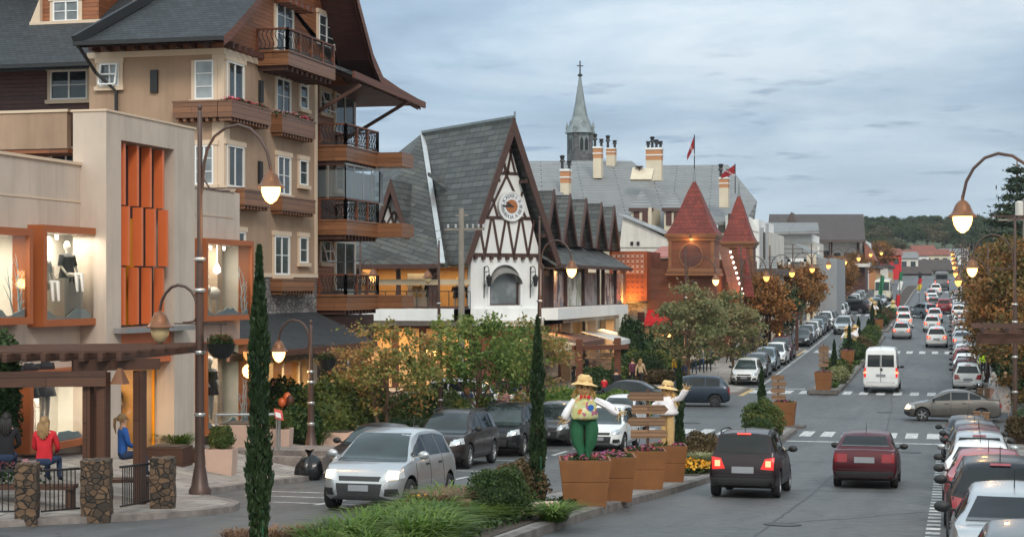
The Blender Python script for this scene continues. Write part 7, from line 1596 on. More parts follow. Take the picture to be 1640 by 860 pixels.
p=at(1641,128);t=thing('utility_pole','utility pole with a transformer at the right edge among the conifers','pole',p);H_=CZ+(H0-318)/F*128-p.z;m=MB();m.lathe([(.2,-.1),(.13,H_)],8);m.build('pole',M['concrete'],t,60);m=MB();m.bar((-1.9,0,H_-1.6),(1.2,0,H_-1.6),.12,.12);m.build('crossarm',M['concrete'],t);m=MB();m.lathe([(.05,-.1),(.3,0),(.3,1.0),(.1,1.1)],10,(-.4,-.35,H_-1.3));m.build('transformer',M['offwhite'],t,40)
# pergolas
def stone_pillar(p,w,h,label,rz=0):
 rg=random.Random(int(p.x*100));m=MB();n,k=5,10;vs=[]
 ring=[(-.5+i/n,-.5)for i in range(n)]+[(.5,-.5+i/n)for i in range(n)]+[(.5-i/n,.5)for i in range(n)]+[(-.5,.5-i/n)for i in range(n)]
 for j in range(k+1):
  for x,y in ring:q=1+rg.uniform(-.05,.05);vs.append((x*w*q,y*w*q,-.15+(h+.15)*j/k+rg.uniform(-.02,.02)))
 r=len(ring);m.add(vs,[(j*r+i,j*r+(i+1)%r,(j+1)*r+(i+1)%r,(j+1)*r+i)for j in range(k)for i in range(r)]+[tuple(range(k*r,k*r+r))])
 o=m.build('stone_pillar',M['stonewall'],None,50);o.location=p;o.rotation_euler=(0,0,rz);return tag(o,label,'pillar')
PL=[at(44,31.2),at(155,32.0),at(260,34.6)]
PL[0]=G(44,829);PL[1]=G(155,829);PL[2]=G(261,813)
for k,(p,w,h,lb)in enumerate(((PL[0],.38,.98,'low rubble stone pillar between the two seated women at the left'),(PL[1],.52,1.02,'broad rubble stone pillar in the middle under the pergola'),(PL[2],.45,.98,'rubble stone pillar at the right end of the pergola'))):stone_pillar(p,w,h,lb,R(20))
def railing_piece(a,b,label):
 t=thing('iron_railing',label,'railing',(a+b)/2);m=MB();a=a-t.location;b=b-t.location;d=(b-a);n=int(d.length/.1)
 m.bar(a+V((0,0,.85)),b+V((0,0,.85)),.05,.04);m.bar(a+V((0,0,.12)),b+V((0,0,.12)),.04,.03);m.build('rail',M['iron'],t)
 m=MB()
 for i in range(1,n):q=a+d*i/n;m.bar(q+V((0,0,.12)),q+V((0,0,.85)),.016,.016)
 m.build('bars',M['iron'],t)
lp=G(-60,829);railing_piece(lp+V((.3,0,0)),PL[0]-V((.23,.05,0)),'black iron railing at the far left edge below the seated woman in black');railing_piece(PL[0]+V((.25,.05,0)),PL[1]-V((.33,.05,0)),'black iron railing between the two left stone pillars')
railing_piece(PL[1]+V((.3,.35,0)),PL[2]+V((-.28,.1,0)),'short black iron railing before the woman in blue')
pg=thing('pergola','dark weathered wooden pergola over the seating corner on the left','pergola',PL[1]+V((0,1.2,0)))
zt=CZ+(H0-596)/F*33.3-pg.location.z;pb=lambda:MB(Matrix.Translation(-V(pg.location)))
q1,q2=at(150,33.3),at(224,34.0);q3=at(60,37.5);q4=at(160,38.2);q5=at(-60,32.3)
for q,w in((q1+V((-.12,0,0)),.16),(q1+V((.16,.1,0)),.2),(q2,.2),(q5,.24),(q4,.24)):m=pb();zt_w=zt+pg.location.z;m.box(q.x-w/2,q.x+w/2,q.y-w/2,q.y+w/2,q.z-.1,zt_w+.0);m.build('post',M['pergola_v'],pg)
zt_w=zt+pg.location.z;dR=(q2-q1).normalized();dR.z=0;
m=pb();m.bar(V((q5 .x-1.5,q5 .y-.2,zt_w-.12)),V((q1 .x+.25,q1 .y+.02,zt_w-.12)),.12,.3);m.build('front_beam',M['pergola'],pg)
m=pb();m.bar(V((q1 .x-.4,q1 .y-.1,zt_w+.13)),V((q2 .x+.3,q2 .y+.25,zt_w+.13)),.14,.22);m.build('corner_beam',M['pergola'],pg)
m=pb();m.bar(V((q3 .x-3,q3 .y,zt_w+.13)),V((q4 .x+.3,q4 .y+.2,zt_w+.13)),.14,.22);m.build('back_beam',M['pergola'],pg)
for k in range(13):
 f=k/12;a_=V((q5 .x-1.2+(q2 .x-.1-q5 .x+1.2)*f,q5 .y-.7+(q2 .y-q5 .y)*f,zt_w+.3));b_=a_+V((-.5,5.2,.0));m=pb();m.bar(a_,b_,.1,.16);m.build('rafter',M['pergola'],pg)
for k in range(7):
 f=k/6;m=pb();a_=V((q5 .x-1.6,q5 .y-.6+4.6*f,zt_w+.405));b_=V((q2 .x+.1-.3*f,q2 .y-.35+4.4*f,zt_w+.405));m.bar(a_,b_,.12,.05);m.build('slat',M['pergola'],pg)
for u,v in((192,603),(136,607)):
 q=P(u,v-12,33.4);t=thing('pendant_lamp','brown cone shaped hanging lamp under the pergola, '+('right of the double post' if u>150 else 'left of the double post'),'lamp',q);m=MB();m.lathe([(.05,.02),(.07,-.02),(.19,-.27),(.2,-.29),(.17,-.28)],4,a0=pi/4,cap=False);m.build('shade',M['bell'],t);m=MB();m.tube([(0,0,.0),(0,0,zt_w+.2-q.z)],.012,5);m.build('cord',M['black'],t)
m=MB();q=G(60,800)+V((0,1.0,0));m.box(-1.2,.9,-.2,.25,.38,.45);m.box(-1.1,-1.0,-.15,.2,-.05,.38);m.box(.75,.85,-.15,.2,-.05,.38);o=m.build('bench',M['pergola']);o.location=at(45,32.6);o.rotation_euler=(0,0,TH);tag(o,'low wooden bench under the pergola with two women on it','bench')
bq=at(195,34.9);m=MB();m.box(-.75,.6,-.2,.25,.38,.45);m.box(-.7,-.6,-.15,.2,-.05,.38);m.box(.45,.55,-.15,.2,-.05,.38);o=m.build('bench',M['pergola']);o.location=bq;o.rotation_euler=(0,0,TH+.2);tag(o,'short wooden bench under the woman in blue','bench')
pr_=thing('pergola','reddish brown wooden pergola at the right edge over the parked cars','pergola',(2.6,56,gz(2.6,56)));m=MB();hR=CZ+(H0-538)/F*56.5-pr_.location.z
for x,y in((-.05,0),(4.2,0),(.3,4.6)):m=MB();m.box(x-.16,x+.16,y-.16,y+.16,-.1,hR-.17);m.build('post',M['pergola_v'],pr_)
m=MB();m.bar((-1.75,-.1,hR),(6,-.1,hR),.16,.34);m.build('front_beam',M['pergola'],pr_);m=MB();m.bar((-1.6,4.6,hR),(6,4.6,hR),.16,.34);m.build('back_beam',M['pergola'],pr_)
for k in range(10):m=MB();x=-1.5+.75*k;m.bar((x,-.8,hR+.25),(x,5.4,hR+.25),.1,.16);m.build('rafter',M['pergola'],pr_)
for k in range(5):m=MB();m.bar((-1.9,-.5+1.3*k,hR+.355),(6,-.5+1.3*k,hR+.355),.12,.05);m.build('slat',M['pergola'],pr_)
t=thing('planter_bed','brown brick planting bed with a wooden seat at the right street corner','planter',(3.9,68,gz(3.9,68)));m=MB();m.box(-1.6,2.5,-2.2,3.0,-.1,.42);m.build('bed_wall',stone('brick_bed',(.1,.06,.04),(.2,.11,.07),(.06,.05,.045),.22,.09),t);m=MB();m.box(-1.65,2.5,-2.75,-2.25,.42,.5);m.build('seat',M['pergola'],t);m=MB();m.box(-1.5,2.4,-2.1,2.9,.421,.44);m.build('soil',M['soil'],t)
for k,(u,d,h)in enumerate(((1565,66.5,.95),(1579,66.0,.95),(1570,84,1.0),(1581,84,1.0),(957,80,.75),(967,80,.75))):
 p=at(u,d);o=MB();o.box(-.13,.13,-.13,.13,-.1,h);o.box(-.15,.15,-.15,.15,h+.001,h+.05);o=o.build('bollard',M['signwood']);o.location=p;tag(o,('left of the pair of square wooden posts behind the right parked cars','right of the pair of square wooden posts behind the right parked cars','left far wooden post behind the turning beige saloon','right far wooden post behind the turning beige saloon','left wooden post behind the scarecrows','right wooden post behind the scarecrows')[k],'post')
p=at(1602,78);o=MB();o.box(-.45,.45,-.03,.03,.3,1.5);o.box(-.4,-.35,-.03,.03,-.1,.3);o.box(.35,.4,-.03,.03,-.1,.3);o=o.build('poster_board',PM[0]);o.location=p;tag(o,'colourful advertising board on the right corner by the shrubs','board')
# tapered square flower pots with sign posts and scarecrows
def pot(p,w,h,label,rz,flm=F_mix,seed=1,flowers=True,name='planter_pot'):
 t=thing(name,label,'planter',p,rz);m=MB();r=w/2*1.414
 m.lathe([(r*.8,0),(r*.9,h*.5),(r*.875,h*.505),(r*.875,h*.535),(r*.905,h*.54),(r*.99,h*.93),(r*1.0,h),(r*.93,h),(r*.92,h*.93)],4,a0=pi/4,cap=False);m.lathe([(r*.93,h*.93),(.001,h*.935)],4,a0=pi/4,cap=False,mi=1);m.lathe([(r*.8,0),(.001,0)],4,a0=pi/4,cap=False);m.build('pot',[M['pot'],M['soil']],t)
 if flowers:flowerbed((0,0,h*.9),w*.42,w*.42,.22,L_box,flm,None,seed,70,'flowers',t,.08)
 return t
def signpost(p,label,boards,H,rz=0,texts=None):
 t=thing('signpost',label,'signpost',p,rz);m=MB();m.box(-.035,.035,-.035,.035,-.45,H);m.build('post',plain('sign_post_dark',rgb('#54382c'),.6,.15,3,.1),t)
 for k,(z,x0,x1,dirn)in enumerate(boards):
  hh=.105;m=MB();pts=[(x0,-.05,z-hh),(x1,-.05,z-hh),(x1+(.1 if dirn>0 else 0),-.05,z),(x1,-.05,z+hh),(x0,-.05,z+hh),(x0-(.1 if dirn<0 else 0),-.05,z)];m.prism(pts,(0,-.03,0));o=m.build('arrow_board',M['signwood'],t)
 return t
rz_=R(14)
p1,p2,p3,p4=G(936,808),G(980,800),G(1033,782),G(1069,770)
pt1=pot(p1,1.06,.97,'terracotta planter pot carrying the green trousered scarecrow',rz_,seed=501);pot(p2,1.0,.97,'terracotta planter pot just right of the green trousered scarecrow',rz_,seed=502);pot(p3,.98,.95,'terracotta planter pot full of flowers in front of the wooden arrow signs',rz_,seed=503);pot(p4,.95,.95,'terracotta planter pot carrying the scarecrow in the white shirt',rz_,seed=504)
ss=F/45;signpost(p3+V((.05,.1,.9)),'wooden signpost with four weathered arrow boards between the scarecrows',[(.42,-.42,.4,1),(.72,-.42,.42,-1),(1.02,-.4,.4,1),(1.33,-.42,.38,-1)],1.5,TH)
ps=G(1257,684);m=MB();m.box(-.85,.85,-.6,.6,-.1,.1);o=m.build('plinth_slab',M['kerb_dark']);o.location=ps;tag(o,'low dark slab under the signpost planter at the tip of the near island','slab');pot(ps+V((.0,0,.1)),.95,1.0,'terracotta planter pot with arrow signs at the tip of the near island',0,seed=505);signpost(ps+V((-.28,-.1,1.0)),'signpost with four brown arrow boards at the tip of the near island',[(.3,-.28,.26,1),(.58,-.26,.28,-1),(.86,-.28,.28,1),(1.12,-.26,.26,-1)],1.25,TH)
ps=G(1319,631);m=MB();m.box(-.8,.8,-.6,.6,-.1,.12);o=m.build('plinth_slab',M['kerb_dark']);o.location=ps;tag(o,'low dark slab under the signpost planter of the second island','slab');pot(ps+V((0,0,.12)),.98,1.0,'terracotta planter pot with zigzag arrow signs at the front of the second island',0,seed=506);signpost(ps+V((0,0,1.05)),'signpost with stacked zigzag arrow boards at the front of the second island',[(.45,-.3,.2,1),(.72,-.2,.3,-1),(.98,-.3,.2,1),(1.22,-.22,.28,-1),(1.42,-.25,.22,1)],1.6,TH)
for k,(X,Y,lb)in enumerate(((-6.9,122,'terracotta planter pot below the distant scarecrow figures'),(-6.6,127.5,'terracotta planter pot behind the distant scarecrow figures'),(-6.7,171,'terracotta planter pot at the start of the third island'),(-6.6,180,'terracotta planter pot further along the third island'),(-6.6,190,'terracotta planter pot far along the third island'))):pot(gi(X,Y),.95,.95,lb,0,seed=510+k)
for k,(u0,u1,v,X,lb)in enumerate(((488,560,848,-8.9,'low terracotta trough with dry stems at the front of the island'),(560,625,838,-8.75,'second low terracotta trough with dry stems behind the first'))):
 q=G(u0*.5+u1*.5,v);q=V((-8.75+.12*k,28.9+1.2*k,gi(-8.7,28.9+1.2*k).z));t=thing('flower_trough',lb,'planter',q,R(8));m=MB();m.prism([(-.5,-.2,0),(.5,-.2,0),(.56,-.24,.42),(-.56,-.24,.42)],(0,.42,0));m.build('trough',M['pot'],t);tuft((0,0,.35),260,.34,.95,L_dry,None,520+k,'dry_stems',parent=t,curl=.55)
 if k==0:flowerbed((-.4,-.05,.35),.2,.16,.22,L_box,F_orange,None,530,16,'flowers',t,.08)
 # pavement items on the left
def cube_pot(p,w,h,label,ball,rz=.2):
 t=thing('concrete_planter',label,'planter',p,rz);m=MB();r=w/2*1.414;m.lathe([(r*.86,-.1),(r,h),(r*.92,h),(r*.9,h-.05),(.001,h-.05)],4,a0=pi/4,cap=False);m.build('pot',M['pinkpot'],t)
 if ball:bush((0,0,h-.05),ball,L_boxy,None,int(p.x*10)%97+3,leaf=.06,n=1800,parent=t,name='clipped_ball',squash=1)
cube_pot(at(355,43.5),.72,.62,'square pinkish planter with a clipped ball right of the tall lamp post',.34);cube_pot(at(448,49.5),.7,.78,'tapered pinkish planter with a clipped ball behind the slim sign stand',.33)
def trough(p,l,w,h,label,mat='pinkpot',rz=.1):
 t=thing('planting_trough',label,'planter',p,rz);m=MB();m.box(-l/2,l/2,-w/2,w/2,-.15,h);m.build('wall',M[mat],t);m=MB();m.box(-l/2+.08,l/2-.08,-w/2+.08,w/2-.08,h+.001,h+.02);m.build('soil',M['soil'],t)
trough(at(392,49.6),1.3,1.4,.72,'raised pinkish planting trough with spiky grass behind the tallest cypress');trough(at(528,54),1.5,.8,.5,'long low pinkish planting trough right of the short lamp post');trough(at(270,43.5),1.0,.9,.4,'brown wooden planting box before the orange portal','pergola',.15);trough(at(300,44.6),1.0,.6,.3,'second brown wooden box beside the tall lamp post','pergola',.15)
t=thing('pavement_step','wide shallow stone step on the left pavement below the planters','steps',at(440,48.0),.12);m=MB();m.box(-1.7,1.5,-.5,1.2,-.3,.16);m.box(-1.5,1.5,-.05,1.6,.161,.3);m.build('tread',M['kerb'],t)
p=at(447,48.2);t=thing('sign_stand','slim steel stand holding a small red and white notice on the left pavement','sign',p+V((0,0,.1)));m=MB();m.box(-.02,.02,-.02,.02,0,1.15);m.box(-.09,-.05,-.02,.02,0,1.15);m.box(-.3,.25,-.15,.15,0,.03);m.build('post',M['metal'],t);m=MB();m.prism([(-.08,-.08,1.1),(.14,.0,1.04),(.08,.03,1.32),(-.13,-.04,1.38)],(0,-.02,0));m.build('notice',plain('notice_red',rgb('#c9463a'),.5,.1,3,0),t);m=MB();m.prism([(-.05,-.1,1.15),(.09,-.05,1.11),(.06,-.04,1.25),(-.08,-.08,1.29)],(0,-.015,0));m.build('notice_panel',M['white'],t)
t=thing('handrail','short steel handrail beside the lower right display window','handrail',at(372,48.5));m=MB();a_,b_=V((-.5,0,0)),V((1.2,.6,0));m.tube([a_+V((0,0,1.0)),b_+V((0,0,1.0))],.035,6)
for q in(a_,b_):m.tube([q+V((0,0,-.1)),q+V((0,0,1.0))],.03,6)
m.build('rail',M['metal'],t)
t=thing('barrier_rail','white tubular rail with an orange board by the shop entrance','barrier',at(540,57.2));m=MB();m.tube([(-.55,0,0),(-.55,0,1.45),(.65,.1,1.4),(.65,.1,0)],.04,6);m.build('rail',M['whitepaint'],t);m=MB();m.box(-.4,.45,-.06,-.03,.75,1.22);m.build('board',M['orange'],t)
p=G(495,768);m=MB();m.lathe([(.24,-.01),(.32,.06),(.36,.2),(.35,.36),(.28,.52),(.16,.63),(.06,.68),(.05,.71),(.12,.79)],22);crumple(m,5,.035);o=m.build('rubbish_bag',M['bag'],None,60);o.location=p;tag(o,'knotted black rubbish bag on the kerb at the foot of the short lamp post','bag')
for k,(u,v)in enumerate(((452,644),(460,636))):p=P(u,v,56.5);o=MB();o.ball((0,0,0),(.14,.14,.17),14,10);o.lathe([(.03,-.2),(.01,-.165)],8);o=o.build('balloon',M['orange'],None,60);o.location=p;tag(o,'orange balloon by the shop entrance, '+('lower left of the two' if k==0 else 'upper right of the two'),'balloon')
p=at(465,56);o=MB();o.lathe([(.13,-.1),(.12,1.0),(.13,1.02),(.13,1.2),(.05,1.3)],10);o=o.build('bollard',M['darkbrown'],None,50);o.location=p;tag(o,'round dark wooden bollard beside the balloons','bollard')
t=thing('timber_gateway','reddish timber gateway with hanging sign boards on the pavement before the corner house','gateway',at(958,96));c0=V(t.location);a_,b_=at(928,95)-c0,at(989,97)-c0;hG=3.0
for q in(a_,b_):m=MB();m.box(q.x-.17,q.x+.17,q.y-.17,q.y+.17,-.2,hG);m.build('post',M['woodred'],t)
m=MB();m.bar(V((a_.x-.4,a_.y,hG-.5)),V((b_.x+.6,b_.y,hG-.5)),.2,.25);m.build('beam',M['woodred'],t)
for k in range(3):m=MB();m.box(b_.x-1.6,b_.x-.3,b_.y-.3,b_.y-.24,hG-1.1-.34*k,hG-.83-.34*k);m.build('sign_board',M['signwood'],t)
m=MB();m.box(a_.x-.5,a_.x-.2,a_.y-.2,a_.y-.1,hG-1.5,hG-.7);m.build('sign_board',M['signwood'],t)
t=thing('ivy_pergola','dark timber posts of a pergola carrying the ivy on the far left corner','pergola',at(1240,137))
for x in(-1.8,-.6,.6,1.8):m=MB();m.box(x-.12,x+.12,-.12,.12,-.1,2.9);m.build('post',M['darkbrown'],t)
m=MB();m.box(-2.2,2.2,-.15,.15,2.9,3.1);m.build('beam',M['darkbrown'],t)
p=at(1310,215);t=thing('banner_pole','white pole with a red banner on the far left pavement','banner',p);m=MB();m.lathe([(.18,-.1),(.18,8.0)],8);m.build('pole',M['white'],t);z_b=CZ+(H0-438)/F*215-p.z;m=MB();m.box(.3,1.9,-.05,.05,z_b-.7,z_b+.7);m.build('banner',M['flag_red'],t)
for k,(u,d,cols,hh,lb)in enumerate(((1411,212,('green',),4.6,'green flag on a pole over the third island'),(1441,225,('green','white'),4.6,'green and white flag on the third island'),(1472,235,('dark','red','yellow'),4.4,'dark, red and yellow flag on the third island'),(1436,205,('red',),2.3,'hanging red cloth of a figure on the third island'))):
 cm={'green':plain('flag_green',(.02,.16,.07),.8,.1,2,0),'white':M['white'],'dark':M['black'],'red':M['redawn'],'yellow':plain('flag_yellow',(.6,.45,.03),.8,.1,2,0)}
 p=at(u,d);t=thing('flag',lb,'flag',p);m=MB();m.tube([(0,0,-.1),(0,0,hh)],.04,6);m.build('flagpole',M['iron'],t);n=len(cols)
 for i,c_ in enumerate(cols):m=MB();z1=hh-.1-i*2.4/n;z2=z1-2.4/n;m.prism([(-.02,0,z1),(.45,.1,z1-.15),(.35-.2*(i+1)/n,.12,z2-.1),(-.35*(i+1)/n,0,z2)],(0,.03,0));m.build('cloth',cm[c_],t)
t=thing('motorbike','parked motorbike with chrome parts behind the turning beige saloon','motorbike',(1.2,91.5,zr(91.5)),R(60))
for x in(-.7,.7):m=MB();m.lathe([(.2,-.06),(.31,-.05),(.31,.05),(.2,.06),(.2,-.06)],18,(x,0,.31),axis='y',cap=False);m.lathe([(.2,.01),(.02,.01)],12,(x,0,.31),axis='y',cap=False,mi=1);m.build('wheel',[M['tyre'],M['chrome']],t,40)
m=MB();m.ball((.15,0,.82),(.32,.15,.14),10,7);m.tube([(.7,0,.31),(.5,0,.85),(.42,0,1.05)],.04,6);m.tube([(-.7,0,.31),(-.2,0,.5),(.2,0,.45),(.5,0,.8)],.04,6);m.build('frame',M['black'],t,50);m=MB();m.ball((-.35,0,.78),(.38,.14,.08),10,6);m.build('seat',M['trimblack'],t,50);m=MB();m.ball((0,0,.45),(.24,.18,.2),10,7);m.tube([(.1,.16,.35),(-.4,.18,.3),(-.85,.18,.38)],.045,6);m.build('engine',M['chrome'],t,50);m=MB();m.tube([(.36,-.36,1.1),(.44,-.1,1.05),(.44,.1,1.05),(.36,.36,1.1)],.02,6);m.ball((.58,0,.92),.1,8,6);m.build('handlebar',M['chrome'],t,50)
for k,(x,y,lb)in enumerate(((-3.1,33,'round iron manhole cover in the near road, below the two driving cars'),(-1.3,62,'round iron manhole cover before the near crossing'),(-11.0,75,'round iron manhole cover in the junction on the left'),(-3.0,84,'round iron manhole cover in the middle of the junction'))):m=MB();m.lathe([(.36,0),(.36,.012),(.3,.012),(.3,.008),(.001,.008)],20);o=m.build('manhole_cover',M['iron']);o.location=(x,y,zr(y)+.004);o.rotation_euler=(math.atan((zr(y+.5)-zr(y-.5))),0,0);tag(o,lb,'manhole cover')
# people
def hand_mb(m,w,d,side,mi=0):
 """palm and five bent fingers from the wrist w along direction d"""
 d=V(d).normalized();s_=d.orthogonal().normalized();n=d.cross(s_);m.tube([w-d*.02,w+d*.03,w+d*.075,w+d*.085],[.024,.036,.036,.02],6,mi=mi)
 for k,(o,l)in enumerate(((-.028,.065),(-.01,.075),(.01,.07),(.027,.055))):b=w+d*.075+s_*o;m.tube([b,b+d*l*.55,b+d*l*.9+n*.018*side],[.0095,.009,.006],5,mi=mi)
 b=w+d*.02+s_*-.03;m.tube([b,b-s_*.03+d*.03,b-s_*.035+d*.06+n*.01],[.012,.01,.007],5,mi=mi)
POSES={}
def body(pose):
 if pose in POSES:return POSES[pose]
 J=dict(pel=(0,0,.95),spi=(0,0,1.12),che=(0,-.01,1.33),nek=(0,.0,1.5),hd0=(0,-.012,1.6),hd1=(0,-.005,1.68))
 def limb(s_,hip,kn,an,toe):J.update({f'hip{s_}':hip,f'kn{s_}':kn,f'an{s_}':an,f'to{s_}':toe})
 def arm(s_,sh,el,wr):J.update({f'sh{s_}':sh,f'el{s_}':el,f'wr{s_}':wr})
 for s_,x in(('l',1),('r',-1)):
  if pose=='walk':f=.26*x;limb(s_,(x*.09,0,.9),(x*.1,-f*.55-.04,.5),(x*.1,-f if f>0 else-f+.1,.1 if f>0 else.14),(x*.11,(-f if f>0 else-f+.1)-.13,.04 if f>0 else.06));arm(s_,(x*.18,0,1.42),(x*.24,.05+f*.3,1.14),(x*.24,-.06+f*.75,.92))
  elif pose=='sit':limb(s_,(x*.09,0,.9),(x*.12,-.43,.93),(x*.11,-.46,.55),(x*.12,-.6,.49));arm(s_,(x*.18,0,1.42),(x*.24,-.06,1.15),(x*.12,-.27,1.05))
  elif pose=='hold':limb(s_,(x*.09,0,.9),(x*.1,-.01,.5),(x*.1,.02,.09),(x*.12,-.12,.04));arm(s_,(x*.18,0,1.42),(x*.25,.03,1.14),(x*.16,-.24,1.12))
  else:limb(s_,(x*.09,0,.9),(x*.1,-.015,.5),(x*.1,.02,.09),(x*.13,-.12,.04));arm(s_,(x*.18,0,1.42),(x*.23,.03,1.14),(x*.23,-.05,.9))
 names=list(J);idx={n:i for i,n in enumerate(names)}
 E_=[('pel','spi'),('spi','che'),('che','nek'),('nek','hd0'),('hd0','hd1')]
 for s_ in 'lr':E_+=[('pel','hip'+s_),('hip'+s_,'kn'+s_),('kn'+s_,'an'+s_),('an'+s_,'to'+s_),('che','sh'+s_),('sh'+s_,'el'+s_),('el'+s_,'wr'+s_)]
 rad=dict(pel=(.145,.115),spi=(.135,.105),che=(.16,.115),nek=(.055,.055),hd0=(.078,.092),hd1=(.075,.09));rl=dict(hip=.095,kn=.062,an=.046,to=.04,sh=.072,el=.05,wr=.036)
 me=bpy.data.meshes.new('skel');me.from_pydata([J[n]for n in names],[(idx[a],idx[b])for a,b in E_],[]);o=bpy.data.objects.new('skel',me);COL.objects.link(o);o.modifiers.new('s','SKIN')
 for n in names:
  sv=me.skin_vertices[0].data[idx[n]];r=rad.get(n)or((rl[n[:2]]if n[:2]in rl else rl[n[:3]]),)*2;sv.radius=r;sv.use_root=n=='pel'
 sb=o.modifiers.new('ss','SUBSURF');sb.levels=1;sb.render_levels=1
 dg=bpy.context.evaluated_depsgraph_get();mm=bpy.data.meshes.new_from_object(o.evaluated_get(dg));bpy.data.objects.remove(o)
 m=MB();m.v=[tuple(v.co)for v in mm.vertices];m.f=[tuple(p.vertices)for p in mm.polygons]
 seg=[(V(J[a]),V(J[b]),a,b)for a,b in E_]
 for f in m.f:
  c=sum((V(m.v[i])for i in f),V((0,0,0)))/len(f);best=None
  for a,b,na,nb in seg:
   t_=max(0,min(1,(c-a).dot(b-a)/((b-a).length_squared)));d_=(c-a.lerp(b,t_)).length
   if best is None or d_<best[0]:best=(d_,na,nb,t_)
  _,na,nb,t_=best
  if nb in('hd0','hd1')or(nb=='nek' and t_>.8):k=0
  elif nb[:2]in('hi','kn','an')and not(nb[:3]=='hip' and c.z>.96):k=2
  elif nb[:2]=='to':k=3
  else:k=1
  m.m.append(k)
 hc=V((0,-.02,1.63));m.ball(hc+V((0,-.088,-.005)),(.014,.022,.022),6,5,0);
 for x in(-1,1):m.ball(hc+V((x*.032,-.078,.018)),(.012,.008,.008),6,4,4);m.ball(hc+V((x*.082,.01,0)),(.012,.022,.03),6,5,0)
 m.ball(hc+V((0,-.08,-.045)),(.024,.008,.007),6,4,4)
 for x,s_ in((1,'l'),(-1,'r')):w=V(J['wr'+s_]);hand_mb(m,w,w-V(J['el'+s_]),x)
 me=m.mesh('person_body',[M['skin'],M['cl_black'],M['cl_denim'],M['black'],M['eye']],70,uv=False);POSES[pose]=me;return me
M['skin']=plain('skin',rgb('#c99a7c'),.55,.06,4,0);M['eye']=plain('dark_features',(.05,.025,.02),.4,.1,4,0)
for n_,c_ in dict(black='#1a1a1d',denim='#2f3f5c',red='#c4222c',blue='#2b5fa8',pink='#d99a94',grey='#9b9d9e',white='#d8d8d6',yellow='#e0a928',navy='#25324a',brown='#7b5a45',green='#4f6b4a',lime='#b7e02a',plum='#5b2a3c',tan='#b59a7a').items():M['cl_'+n_]=plain('cloth_'+n_,rgb(c_),.85,.12,5,.15,40)
for n_,c_ in dict(blond='#8f6f48',brown='#4b3020',black='#171310',auburn='#6b3520',grey='#9a958e').items():M['hair_'+n_]=plain('hair_'+n_,rgb(c_),.6,.25,14,.3,60)
HAIR={}
def hair(kind):
 if kind in HAIR:return HAIR[kind]
 m=MB();c=V((0,.005,1.655));nu,nv=14,8;vs=[];k0=3
 for j in range(k0,nv+1):
  b=-pi/2+pi*j/nv
  for k in range(nu):
   a=2*pi*k/nu;fr=max(0,-sin(a));dz=(.05*fr if j==k0 else 0);vs.append(c+V((.098*cos(b)*cos(a),.108*cos(b)*sin(a)+.012,.112*sin(b)+dz)))
 m.add(vs,[(j*nu+k,j*nu+(k+1)%nu,(j+1)*nu+(k+1)%nu,(j+1)*nu+k)for j in range(nv-k0)for k in range(nu)])
 if kind=='long':
  for x,l in((-.07,.26),(-.035,.31),(0,.33),(.035,.31),(.07,.26)):m.tube([c+V((x,.06,-.02)),c+V((x*1.15,.1,-.12)),c+V((x*1.2,.105,-l))],[.045,.045,.018],7)
 if kind=='tail':m.tube([c+V((0,.1,.02)),c+V((0,.16,0)),c+V((0,.17,-.14)),c+V((0,.14,-.3))],[.03,.035,.03,.008],7)
 HAIR[kind]=m.mesh('hair',M['hair_brown'],70,uv=False);return HAIR[kind]
def person(p,rz,pose,label,top='black',legs='denim',hr='brown',hk='short',k=1.0,group=None,skirt=None,bag=None,shoes='black'):
 z=V(p)-V((0,0,.46 if pose=='sit' else 0));t=thing('person',label,'person',z if pose!='sit' else V(p)+V((0,0,-.46)),rz,group);t.scale=(k,)*3
 o=link('body',body(pose),t)
 for i,mt in((1,'cl_'+top),(2,'cl_'+legs),(3,'cl_'+shoes)):setslot(o,M[mt],i)
 h=link('hair',hair(hk),t);setslot(h,M['hair_'+hr],0)
 if skirt:m=MB();m.lathe([(.15,1.12),(.17,.95),(.24,.55),(.235,.55),(.16,.95)],14,cap=False);m.build('coat_skirt',M['cl_'+skirt],t,60)
 if bag:m=MB();m.ball((.02,.17,1.2),(.14,.08,.19),10,7);[m.tube([(x,.12,1.38),(x,-.0,1.44),(x,-.13,1.3)],.018,5)for x in(-.11,.11)];m.build('backpack',M['cl_'+bag],t,60)
 return t
def at_px(u,d,dz=0):return at(u,d)+V((0,0,dz))
A_=R(180)+TH
fb=at(10,32.7);person(fb+V((0,0,.47)),A_+.2,'sit','woman in a black jacket sitting with her back to us at the left edge','black','denim','black','long')
person(at(72,32.6)+V((0,0,.47)),A_-.1,'sit','blond woman in a bright red sweater sitting with her back to us','red','denim','blond','long')
person(bq+V((.0,.05,.47)),A_-1.1,'sit','woman in a blue top with a blond ponytail sitting under the pergola','blue','denim','blond','tail')
person(at_px(438,57.2),TH+.6,'hold','woman in a long dark coat standing in the shop entrance with the balloons','black','black','black','tail',skirt='black')
person(at_px(522,58.5),TH+1.2,'stand','person in black standing by the orange board at the shop entrance','black','black','brown','short')
sp_=[(748,'navy','auburn','long',None,'long haired person in a navy jacket sitting at the foot of the greener tree'),(781,'navy','auburn','short',None,'person in a navy jacket sitting with the back to us behind the parked cars'),(807,'pink','auburn','short',None,'person in a pale pink top sitting with the back to us behind the parked cars'),(833,'grey','black','short','navy','person with a dark backpack sitting behind the slim cypress')]
for u,tp,hr,hk,bg_,lb in sp_:p=at(u,68);person(p+V((0,0,.55)),A_,'sit',lb,tp,'denim',hr,hk,bag=bg_)
o=MB();o.box(-2.4,2.0,-.2,.25,.45,.53)
for x in(-2.2,-.2,1.8):o.box(x-.06,x+.06,-.15,.2,-.1,.449)
